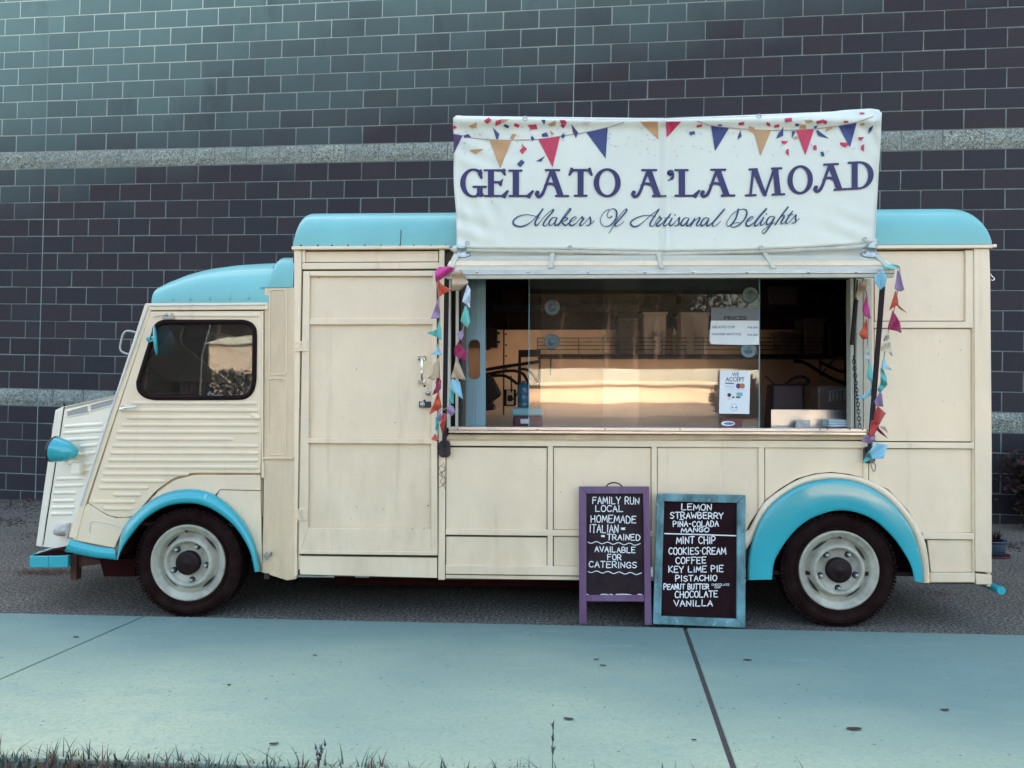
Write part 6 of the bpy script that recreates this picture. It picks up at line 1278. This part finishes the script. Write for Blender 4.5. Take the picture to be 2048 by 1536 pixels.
mb.build('frame', M['purplewood'], ab, bevel=.0025)
mb = MB(); mb.pp(c8((240, 215), (780, 215), (790, 1172), (243, 1172)), pl, -.014, .006); mb.build('board', M['boardgrey'], ab)
mb = MB(); mb.tube([pl.at(x, y, -.010) for x, y in smooth2(c8((432, 158), (450, 132), (500, 118), (552, 130), (582, 158)), 4)], .0035, 8); mb.build('carry_handle', M['black'], ab)
mb = MB(); mb.pp(c8((188, 200), (245, 200), (232, 1425), (190, 1425)), pl, -.030, .02); mb.pp(c8((780, 200), (826, 200), (846, 1430), (795, 1430)), pl, -.030, .02); mb.build('rear_leg', M['purplewood'], ab, bevel=.002)
off = [-.0134]; mb = MB()
for i, (tx, x0_, y0_, x1_, y1_, yb_) in enumerate([('FAMILY RUN', 303, 250, 738, 312, 260), ('LOCAL', 330, 330, 588, 386, 332), ('HOMEMADE', 288, 422, 708, 487, 430), ('ITALIAN', 275, 508, 543, 580, 512), ('*', 565, 530, 608, 565, 530), ('*', 383, 600, 418, 630, 600), ('TRAINED', 440, 597, 745, 650, 603), ('AVAILABLE', 325, 712, 702, 762, 722), ('FOR', 443, 785, 570, 835, 790), ('CATERINGS', 270, 850, 715, 905, 858)]):
    (a, b_), (c_, d_) = c8((x0_, y0_), (x1_, y1_)); chalk_text(mb, pl, tx, a, b_, c_, d_, b_ + (yb_ - y0_) / S8, .0052, off, 40 + i)
for y_, x0_, x1_ in ((672, 262, 748), (945, 262, 760)):
    off[0] += .00003; q = [(x0_ + (x1_ - x0_) * k / 22, y_ + (k / 22) * 22 + 9 * math.sin(k * 1.35)) for k in range(23)]; mb.ribbon([pl.at(x, y, off[0]) for x, y in smooth2(c8(*q), 3)], .0042, pl.n)
for x0_, x1_ in ((382, 450), (465, 488), (522, 662), (725, 762), (250, 262)): mb.ribbon([pl.at(x, y, off[0]) for x, y in c8((x0_, 1158), ((x0_ + x1_) / 2, 1156), (x1_, 1161))], .0045, pl.n)
mb.build('chalk_writing', M['chalk'], ab, recalc=False)
pl, pb = lean_plane(1400, 1253, 0, 989, -.06)
tb = thing('menu_board', 'large teal framed chalkboard listing gelato flavours from lemon to vanilla, leaning by the rear wheel', 'chalkboard', pb)
mb = MB()
mb.pp(c8((905, 222), (1730, 235), (1650, 308), (972, 291)), pl, 0, .024); mb.pp(c8((905, 224), (971, 291), (942, 1362), (868, 1434)), pl, -.0012, .024); mb.pp(c8((1730, 237), (1726, 1469), (1645, 1388), (1650, 309)), pl, -.0012, .024); mb.pp(c8((942, 1363), (1645, 1389), (1726, 1470), (868, 1435)), pl, 0, .024)
mb.build('frame', M['tealwood'], tb, bevel=.003)
mb = MB(); mb.pp(c8((966, 285), (1656, 302), (1652, 1394), (936, 1368)), pl, -.015, .006); mb.build('board', M['board'], tb)
mb = MB(); mb.pr(1300, 1134, 1306, 1154, YP(-.06), 0, .004); mb.tube([pl.at(*q, -.03) for q in c8((868, 960), (850, 985), (862, 1000), (880, 995))], .003, 6); mb.build('hook', M['galv'], tb)
off = [-.0144]; mb = MB()
for i, (tx, x0_, y0_, x1_, y1_, yb_) in enumerate([('LEMON', 1130, 318, 1412, 372, 320), ('STRAWBERRY', 1025, 395, 1520, 450, 398), ('PIÑA-COLADA', 1052, 478, 1475, 528, 474), ('MANGO', 1128, 540, 1386, 580, 535), ('MINT CHIP', 1085, 622, 1448, 685, 622), ('COOKIES.CREAM', 1012, 722, 1545, 785, 722), ('COFFEE', 1078, 815, 1360, 872, 812), ('KEY LiME PIE', 1012, 898, 1520, 955, 890), ('PISTACHIO', 1076, 985, 1460, 1035, 978), ('PEANUT BUTTER', 966, 1065, 1385, 1112, 1060), ('CHOCOLATE', 1072, 1130, 1468, 1190, 1122), ('VANILLA', 1062, 1215, 1420, 1268, 1212)]):
    (a, b_), (c_, d_) = c8((x0_, y0_), (x1_, y1_)); chalk_text(mb, pl, tx, a, b_, c_, d_, b_ + (yb_ - y0_) / S8, .0056, off, 80 + i)
for tx, x0_, y0_, x1_, y1_ in (('CHOCOLATE', 1412, 1058, 1576, 1076), ('CHIP', 1440, 1084, 1496, 1100)): (a, b_), (c_, d_) = c8((x0_, y0_), (x1_, y1_)); chalk_text(mb, pl, tx, a, b_, c_, d_, b_, .0022, off, 99)
off[0] += .00005; mb.ribbon([pl.at(x, y, off[0]) for x, y in c8((975, 592), (1200, 598), (1430, 605), (1640, 612))], .0062, pl.n)
mb.build('chalk_writing', M['chalk'], tb, recalc=False)

# ------------------------------------------------------------------ notices taped inside the panes
def small_text(parent, txt, x0, y0, x1, y1, pl, off, m, bold=.0):
    cu = bpy.data.curves.new('t', 'FONT'); cu.body = txt; cu.size = 1; cu.offset = bold; to = bpy.data.objects.new('t', cu); COL.objects.link(to); bpy.context.view_layer.update()
    me = bpy.data.meshes.new_from_object(to.evaluated_get(bpy.context.evaluated_depsgraph_get())); bpy.data.objects.remove(to)
    xs = [v.co.x for v in me.vertices]; ys = [v.co.y for v in me.vertices]; a0, a1, b0, b1 = min(xs), max(xs), min(ys), max(ys); mb = MB()
    vs = [pl.at(x0 + (v.co.x - a0) / (a1 - a0) * (x1 - x0), y1 - (v.co.y - b0) / (b1 - b0) * (y1 - y0), off) for v in me.vertices]
    mb.mesh(vs, [list(p.vertices) for p in me.polygons]); mb.build('print', m, parent, recalc=False)
NPn = YP(.018)
pn = thing('price_notice', 'pale price sheet, top painted darker for the shade, on the serving window pane', 'notice', P(1470, 690, .026))
mb = MB(); mb.pp([(1422, 615), (1518, 616), (1518, 641), (1422, 641)], NPn, .0, .001, 1); mb.pp([(1422, 641.2), (1518, 641.2), (1518, 689), (1490, 690), (1422, 688), (1419, 680)], NPn, .0, .001, 0); mb.build('sheet', [M['paper'], M['shadepaper']], pn)
small_text(pn, 'PRICES', 1448, 632, 1493, 640, NPn, .0012, M['ink'], .03)
for tx, x0_, y0_, x1_, y1_ in (('GELATO CUP', 1423.5, 651.5, 1470, 656.5), ('$5.00', 1495, 653, 1515.5, 657.5), ('WATER BOTTLE', 1423.5, 666, 1482, 670.5), ('$2.00', 1495, 668, 1515.5, 672.5)): small_text(pn, tx, x0_, y0_, x1_, y1_, NPn, .0012, M['inkblue'], .02)
an = thing('payment_notice', 'white we accept cards notice in a clear sleeve on the lower pane', 'notice', P(1468, 828, .026))
mb = MB(); mb.pp([(1440, 741), (1501, 742.5), (1498.5, 828), (1438, 827)], NPn, .0, .001); mb.build('sheet', M['paper'], an)
small_text(an, 'WE', 1464, 745, 1478, 753, NPn, .0012, M['inkblue'], .01); small_text(an, 'ACCEPT', 1451, 754.5, 1489, 763, NPn, .0012, M['ink'], .01)
def disc(cx_, cy_, r_, off_): return [(cx_ + r_ * math.cos(a * .3), cy_ + r_ * math.sin(a * .3)) for a in range(21)]
mb = MB(); mb.pp(disc(1477, 772, 5.2, 0), NPn, .0014, .0004, 0); mb.pp(disc(1484.5, 772, 5.2, 0), NPn, .0018, .0004, 1); mb.build('card_mark', [M['ppurple'], mat('card_orange', (.45, .12, .05), .5)], an)
mb = MB(); mb.pp([(1450, 765), (1468, 766), (1468, 768.5), (1450, 767.5)], NPn, .0014, .0004, 1); mb.pp([(1449, 771), (1467, 773), (1467, 776), (1449, 774)], NPn, .0014, .0004, 2); mb.pp([(1443, 778), (1490, 779), (1490, 779.8), (1443, 778.8)], NPn, .0012, .0004, 2)
mb.pp([(1473, 785), (1485, 785), (1485, 792), (1473, 792)], NPn, .0013, .0004, 3); mb.pp(disc(1458.5, 790, 3.8, 0), NPn, .0013, .0004, 0); mb.pp(disc(1458.5, 797, 2.8, 0), NPn, .0014, .0004, 4); mb.pp([(1464, 793), (1469, 793), (1469, 796), (1464, 796)], NPn, .0013, .0004, 0); mb.pp([(1472, 793), (1481, 793), (1481, 796), (1472, 796)], NPn, .0013, .0004, 0)
mb.pp(disc(1468, 815, 8, 0), NPn, .0012, .0004, 2); mb.pp(disc(1468, 815, 6, 0), NPn, .0016, .0004, 5); mb.pp(disc(1465, 815, 1.5, 0), NPn, .002, .0004, 0); mb.pp(disc(1472, 815, 1.5, 0), NPn, .002, .0004, 0)
mb.build('print', [M['ink'], M['inkblue'], M['pfade'], M['teallid'], M['pfadepink'], M['paper']], an)

# ------------------------------------------------------------------ inside the van: racks, tubs, tools
def wire_rack(label, y_px, rail_px, x0_, x1_, Y0, Y1):
    a, b_ = P(x0_, y_px, Y0), P(x1_, y_px, Y0); t = thing('wire_rack', label, 'shelf', a, 'wire racks inside the van'); mb = MB(); z = a.z
    for k in range(9): y = Y0 + (Y1 - Y0) * k / 8; mb.tube([(a.x, y, z), (b_.x, y, z)], .003, 5)
    n = int((b_.x - a.x) / .06)
    for k in range(n + 1): x = a.x + (b_.x - a.x) * k / n; mb.tube([(x, Y0, z + .003), (x, Y1, z + .003)], .0025, 4)
    mb.tube([(a.x, Y0, z - .03), (b_.x, Y0, z - .03)], .004, 5)
    for k in range(n): x = a.x + (b_.x - a.x) * k / n; dx = (b_.x - a.x) / n; mb.tube([(x, Y0, z), (x + dx * .5, Y0, z - .03), (x + dx, Y0, z)], .002, 4)
    mb.build('deck', M['darksteel'], t); mb = MB()
    for py in rail_px: zz = P(x0_, py, Y0).z; mb.tube([(a.x, Y0, zz), (b_.x, Y0, zz)], .003, 5)
    if rail_px: 
        for k in range(0, n + 1, 5): x = a.x + (b_.x - a.x) * k / n; mb.tube([(x, Y0, z), (x, Y0, P(x0_, rail_px[0], Y0).z)], .003, 5)
        mb.build('front_guard', M['darksteel'], t)
    mb = MB()
    for x in (a.x + .1, b_.x - .1): mb.tube([(x, Y1 + .01, z), (x, Y1 + .01, z - .14), (x, Y0 + .1, z - .01)], .006, 6)
    mb.build('rack_bracket', M['darksteel'], t); return z
zr1 = wire_rack('long black wire rack with wire guard, holding white tubs and bins inside the van', 709, (676, 684, 691, 699), 1075, 1712, 1.42, 1.86)
zr2 = wire_rack('upper black wire rack in the dark under the van ceiling', 611, (), 985, 1712, 1.42, 1.86)
def tub(name, label, cat, x0_, y0_, x1_, Y, z, m, lidm=None, group=None, dep=.22, taper=.9, h=None):
    a, b_ = P(x0_, y0_, Y), P(x1_, y0_, Y); zt_ = a.z; cx_ = (a.x + b_.x) / 2; hw = (b_.x - a.x) / 2; t = thing(name, label, cat, (cx_, Y + dep / 2, z), group); z = z + .004
    mb = MB(); lo = [(cx_ - hw * taper, Y + dep * .05, z), (cx_ + hw * taper, Y + dep * .05, z), (cx_ + hw * taper, Y + dep * .95, z), (cx_ - hw * taper, Y + dep * .95, z)]; hi = [(cx_ - hw, Y, zt_), (cx_ + hw, Y, zt_), (cx_ + hw, Y + dep, zt_), (cx_ - hw, Y + dep, zt_)]
    mb.prism(lo, hi); mb.build('tub_body', m, t, bevel=.012)
    mb = MB(); mb.box(cx_ - hw - .008, cx_ + hw + .008, Y - .008, Y + dep + .008, zt_ - .004, zt_ + .016); mb.build('lid', lidm or m, t, bevel=.004)
tub('storage_tub', 'white square tub on the wire rack, behind the pane edge', 'tub', 1286, 628, 1334, 1.50, zr1, M['tub'], group='white tubs on the rack')
tub('storage_tub', 'wide white tub on the wire rack, next to the price sheet', 'tub', 1362, 629, 1418, 1.50, zr1, M['tub'], group='white tubs on the rack', taper=.97)
tub('storage_bin', 'short brown lidded bin on the wire rack near the open window gap', 'bin', 1562, 667, 1602, 1.46, zr1, M['greybox'])
tub('storage_bin', 'tall brown lidded bin with a pale label on the wire rack', 'bin', 1608, 641, 1650, 1.48, zr1, M['greybox'])
tub('storage_bin', 'dark green bin at the tail end of the wire rack', 'bin', 1655, 648, 1700, 1.50, zr1, M['cap'])
tub('storage_bin', 'dark brown box on the wire rack left of the white tubs', 'bin', 1236, 640, 1276, 1.50, zr1, M['greybox'])
tub('parts_box', 'shadowed box behind a wire grid on the upper rack', 'box', 1535, 566, 1600, 1.50, zr2, M['greybox'])
tub('parts_box', 'shadowed box on the upper rack above the steel wall panel', 'box', 1000, 570, 1050, 1.50, zr2, M['interior_dark'])
tub('parts_box', 'long shadowed box on the upper rack above the white tubs', 'box', 1360, 572, 1412, 1.50, zr2, M['interior_dark'])
def cup_stack(label, x0_, x1_, ytop, n):
    a, b_ = P(x0_, ytop, 1.45), P(x1_, ytop, 1.45); r_ = (b_.x - a.x) / 2; cx_ = (a.x + b_.x) / 2; t = thing('cup_stack', label, 'cups', (cx_, 1.45, zr1), 'stacked paper cups on the rack'); h = (a.z - zr1 - .006) / n
    for k in range(n): mb = MB(); z_ = zr1 + .005 + k * h; mb.lathe([(0, z_), (r_ * .80, z_), (r_ * .97, z_ + h * .80), (r_, z_ + h * .82), (r_, z_ + h * .98), (r_ * .9, z_ + h * .98)], (cx_, 1.45, 0), (0, 0, 1), 24); mb.build('cup', M['tub'], t)
cup_stack('short stack of white cups on the wire rack below the square tub', 1304, 1327, 664, 4)
cup_stack('stack of white cups on the wire rack below the wide tub', 1367, 1391, 664, 4)
q = P(1348, 690, 1.44); t = thing('squeeze_bottle', 'slim brown bottle with pale nozzle standing between the cup stacks', 'bottle', (q.x, 1.44, zr1)); zz = P(1348, 655, 1.44).z; mb = MB(); hb = zz - zr1 - .006
mb.lathe([(0, 0), (.022, .001), (.023, hb * .55), (.018, hb * .68), (.008, hb * .72)], (q.x, 1.44, zr1 + .006), (0, 0, 1), 20); mb.build('bottle_body', M['ftan'], t); mb = MB(); mb.lathe([(.014, hb * .72), (.013, hb * .82), (.006, hb * .86), (.003, hb), (0, hb)], (q.x, 1.44, zr1 + .006), (0, 0, 1), 16); mb.build('nozzle', M['tub'], t)
for x_, lab in ((1205, 'bent steel wire loop leaning on the rack guard by the dark box'),):
    mb = MB(); mb.tube(cat_rom([P(x_ - 4, 700, 1.40), P(x_ - 4, 676, 1.40), P(x_, 671, 1.40), P(x_ + 5, 676, 1.40), P(x_ + 5, 703, 1.40)], 5), .004, 6); o_ = mb.build('bent_wire_loop', M['chrome'], base=P(x_, 700, 1.40)); tag(o_, lab, 'wire')
# things on the counter at the open right side
zc = zc_ - .07
p = P(1573, 822, .40); t = thing('cash_bag', 'black bag with a looped strap on the counter at the open window gap', 'bag', (p.x, .42, zc)); mb = MB(); a, b_ = P(1536, 768, .40), P(1608, 768, .40)
mb.prism([(a.x, .34, zc), (b_.x, .34, zc), (b_.x - .01, .36, a.z), (a.x + .015, .36, a.z)], [(a.x, .52, zc), (b_.x, .52, zc), (b_.x - .01, .50, a.z), (a.x + .015, .50, a.z)]); mb.build('bag_body', M['black'], t, bevel=.02, segs=3)
mb = MB(); mb.tube(cat_rom([P(1568, 771, .42), P(1585, 757, .42), P(1603, 753, .42), P(1617, 760, .43), P(1614, 768, .44), P(1600, 772, .44)], 6), .008, 8); mb.build('strap', M['rubber'], t)
mb = MB(); mb.tube(cat_rom([P(1530, 752, .43), P(1540, 760, .42), P(1548, 768, .42)], 4), .004, 6); mb.build('strap_end', M['rubber'], t)
p = P(1668, 815, .40); t = thing('slatted_crate', 'dark basket crate with pale slat front on the counter by the chain', 'crate', (p.x, .45, zc)); mb = MB(); a, b_ = P(1638, 772, .42), P(1702, 772, .42); mb.box(a.x, b_.x, .44, .58, zc, a.z); mb.build('crate_body', M['greybox'], t, bevel=.01)
mb = MB()
for k in range(6): q = P(1659 + k * 7.4, 785 - k * 1.1, .42); mb.box(q.x, q.x + .013, .432, .438, q.z - .055, q.z)
q0, q1 = P(1657, 782, .42), P(1701, 776, .42); mb.prism([q0, q1, q1 - _z * .008, q0 - _z * .008], [v + Vector((0, .014, 0)) for v in (q0, q1, q1 - _z * .008, q0 - _z * .008)]); mb.build('slat_front', M['alu'], t)
a, b_ = P(1542, 819, .20), P(1700, 819, .20); t = thing('steel_drip_tray', 'shiny steel tray front standing on the counter in the open window gap', 'tray', (a.x, .2, zc)); mb = MB(); mb.box(a.x, b_.x, .20, .206, zc, a.z); mb.box(a.x, b_.x, .206, .33, zc, zc + .006); mb.build('tray_front', M['steel'], t, bevel=.002)
q = P(1606, 848, .17); t = thing('card_reader', 'small pale card reader on a dark stand at the window sill', 'card reader', (q.x, .17, zc)); mb = MB(); mb.prism([P(1594, 840, .15), P(1621, 840, .15), P(1620, 856, .12), P(1592, 856, .12)], [v + Vector((0, .02, -.006)) for v in (P(1594, 840, .15), P(1621, 840, .15), P(1620, 856, .12), P(1592, 856, .12))]); mb.build('reader_body', M['amber'], t, bevel=.003)
mb = MB(); mb.prism([P(1610, 843, .145), P(1617, 843, .145), P(1617, 849, .135), P(1610, 849, .135)], [v + Vector((0, .01, 0)) for v in (P(1610, 843, .145), P(1617, 843, .145), P(1617, 849, .135), P(1610, 849, .135))]); mb.build('screen', M['black'], t)
t = thing('folded_towel', 'pale blue grey folded towel at the tail end of the window sill', 'towel', P(1676, 855, .12)); mb = MB()
for k in range(3): a, b_ = P(1656, 854 - k * 5, .11), P(1698, 854 - k * 5, .11); mb.box(a.x, b_.x, .09 + k * .004, .22, a.z, a.z + .013)
mb.build('towel_cloth', M['fpale'], t, bevel=.005, segs=3)
for (pts, nm) in (([(1588, 722), (1610, 726), (1640, 744), (1670, 760), (1692, 766), (1703, 766)], 'thick'), ([(1640, 724), (1660, 734), (1682, 743), (1703, 744)], 'thin')):
    mb = MB(); mb.tube(cat_rom([P(x, y, 1.55) for x, y in pts], 6), .012 if nm == 'thick' else .010, 8); o_ = mb.build('hose', M['rubber'], base=P(*pts[0], 1.55)); tag(o_, ('lower' if nm == 'thick' else 'upper') + ' black hose sagging below the wire rack beside the window chain', 'hose', 'hoses under the wire rack')
# left side: fan, arms, outlet, cooler, jug
t = thing('wall_fan', 'black boxy fan on the steel wall beside the blue grey panel', 'fan', P(985, 672, 1.6)); mb = MB(); mb.pp([(972, 658), (982, 652), (984, 657), (993, 657), (993, 693), (981, 694), (972, 700)], YP(1.55), 0, .14); mb.tube([P(993, 666, 1.62), P(1000, 666, 1.62)], .008, 8); mb.tube([P(993, 684, 1.62), P(1000, 684, 1.62)], .008, 8); mb.build('fan_housing', M['black'], t, bevel=.006); mb = MB(); mb.box(P(975, 670, 1.6).x, P(985, 670, 1.6).x, 1.66, 1.94, P(975, 690, 1.6).z, P(975, 665, 1.6).z); mb.build('wall_mount', M['black'], t)
t = thing('folding_bracket', 'dark metal folding bracket arms in front of the steel wall', 'bracket', P(1035, 770, 1.3)); mb = MB()
mb.pp([(1037, 700), (1080, 699), (1080, 713), (1042, 714), (1042, 770), (1035, 770)], YP(1.3), 0, .03)
mb.tube([P(968, 740, 1.3), P(1010, 733, 1.3), P(1080, 723, 1.3)], .012, 8); mb.tube(cat_rom([P(968, 749, 1.32), P(1005, 743, 1.32), P(1030, 742, 1.32), P(1048, 750, 1.32), P(1060, 775, 1.32)], 5), .011, 8); mb.tube(cat_rom([P(980, 752, 1.34), P(1010, 752, 1.34), P(1035, 768, 1.34)], 5), .011, 8); mb.tube(cat_rom([P(1040, 738, 1.3), P(1060, 742, 1.3), P(1075, 765, 1.3)], 5), .010, 8); mb.tube([P(1079, 700, 1.31), P(1079, 770, 1.31)], .008, 8); mb.tube([P(1022, 752, 1.34), P(1023, 785, 1.34)], .006, 6)
mb.box(P(1035, 770, 1.3).x, P(1080, 770, 1.3).x, 1.3, 1.9, P(1035, 776, 1.3).z, P(1035, 770, 1.3).z); mb.build('bracket_arm', M['black'], t)
t = thing('scoop_hood', 'dark rounded scoop shaped hood at the left of the steel wall', 'hood', P(980, 800, 1.0)); mb = MB(); mb.pp([(970, 748), (981, 752), (990, 770), (998, 786), (996, 793), (985, 800), (978, 806), (986, 812), (986, 820), (970, 822)], YP(1.0), 0, .3); mb.build('hood_shell', M['black'], t, bevel=.01)
t = thing('power_outlet', 'dark outlet box with a white cover plate and black plug on the steel wall', 'outlet', P(1020, 800, 1.9)); mb = MB(); mb.pp([(1008, 779), (1031, 779), (1031, 812), (1008, 812)], YP(1.84), 0, .10); mb.build('outlet_box', M['interior_dark'], t); mb = MB(); mb.pp([(1013, 781), (1027.5, 781), (1027.5, 809), (1013, 809)], YP(1.836), 0, .004); mb.build('cover_plate', M['white'], t); mb = MB(); mb.pp(rrect(1015, 790, 1025, 803, 4), YP(1.82), 0, .016); mb.tube(cat_rom([P(1022, 800, 1.82), P(1030, 795, 1.80), P(1038, 780, 1.8)], 4), .005, 6); mb.build('plug', M['black'], t)
q = P(1045, 838, .45); t = thing('drink_cooler', 'maroon cooler box with teal lid on the counter behind the first pane', 'cooler', (q.x, .45, zc)); a, b_ = P(1026, 832, .40), P(1085, 832, .40); mb = MB(); mb.box(a.x, b_.x, .40, .60, zc, a.z); mb.build('cooler_body', M['redbox'], t, bevel=.012); mb = MB(); z1 = P(1030, 816, .40).z; mb.box(a.x - .006, b_.x + .006, .394, .606, a.z + .001, z1); mb.build('lid', M['teallid'], t, bevel=.01); mb = MB(); mb.pp([(1041, 838), (1058, 838), (1058, 847), (1041, 847)], YP(.398), 0, .004); mb.build('pale_label', M['paper'], t)
q = P(1047, 815, .5); t = thing('water_jug', 'translucent blue water jug standing on the cooler lid', 'jug', (q.x, .5, z1)); mb = MB(); zt_ = P(1047, 762, .5).z; hh = zt_ - z1; rj = .037
mb.lathe([(0, 0), (rj, .002), (rj, hh * .14), (rj * .95, hh * .17), (rj, hh * .2), (rj, hh * .42), (rj * .95, hh * .45), (rj, hh * .48), (rj, hh * .70), (rj * .8, hh * .85), (rj * .35, hh * .93), (rj * .35, hh), (0, hh)], (q.x, .5, z1 + .001), (0, 0, 1), 28); mb.build('jug_body', M['jug'], t)
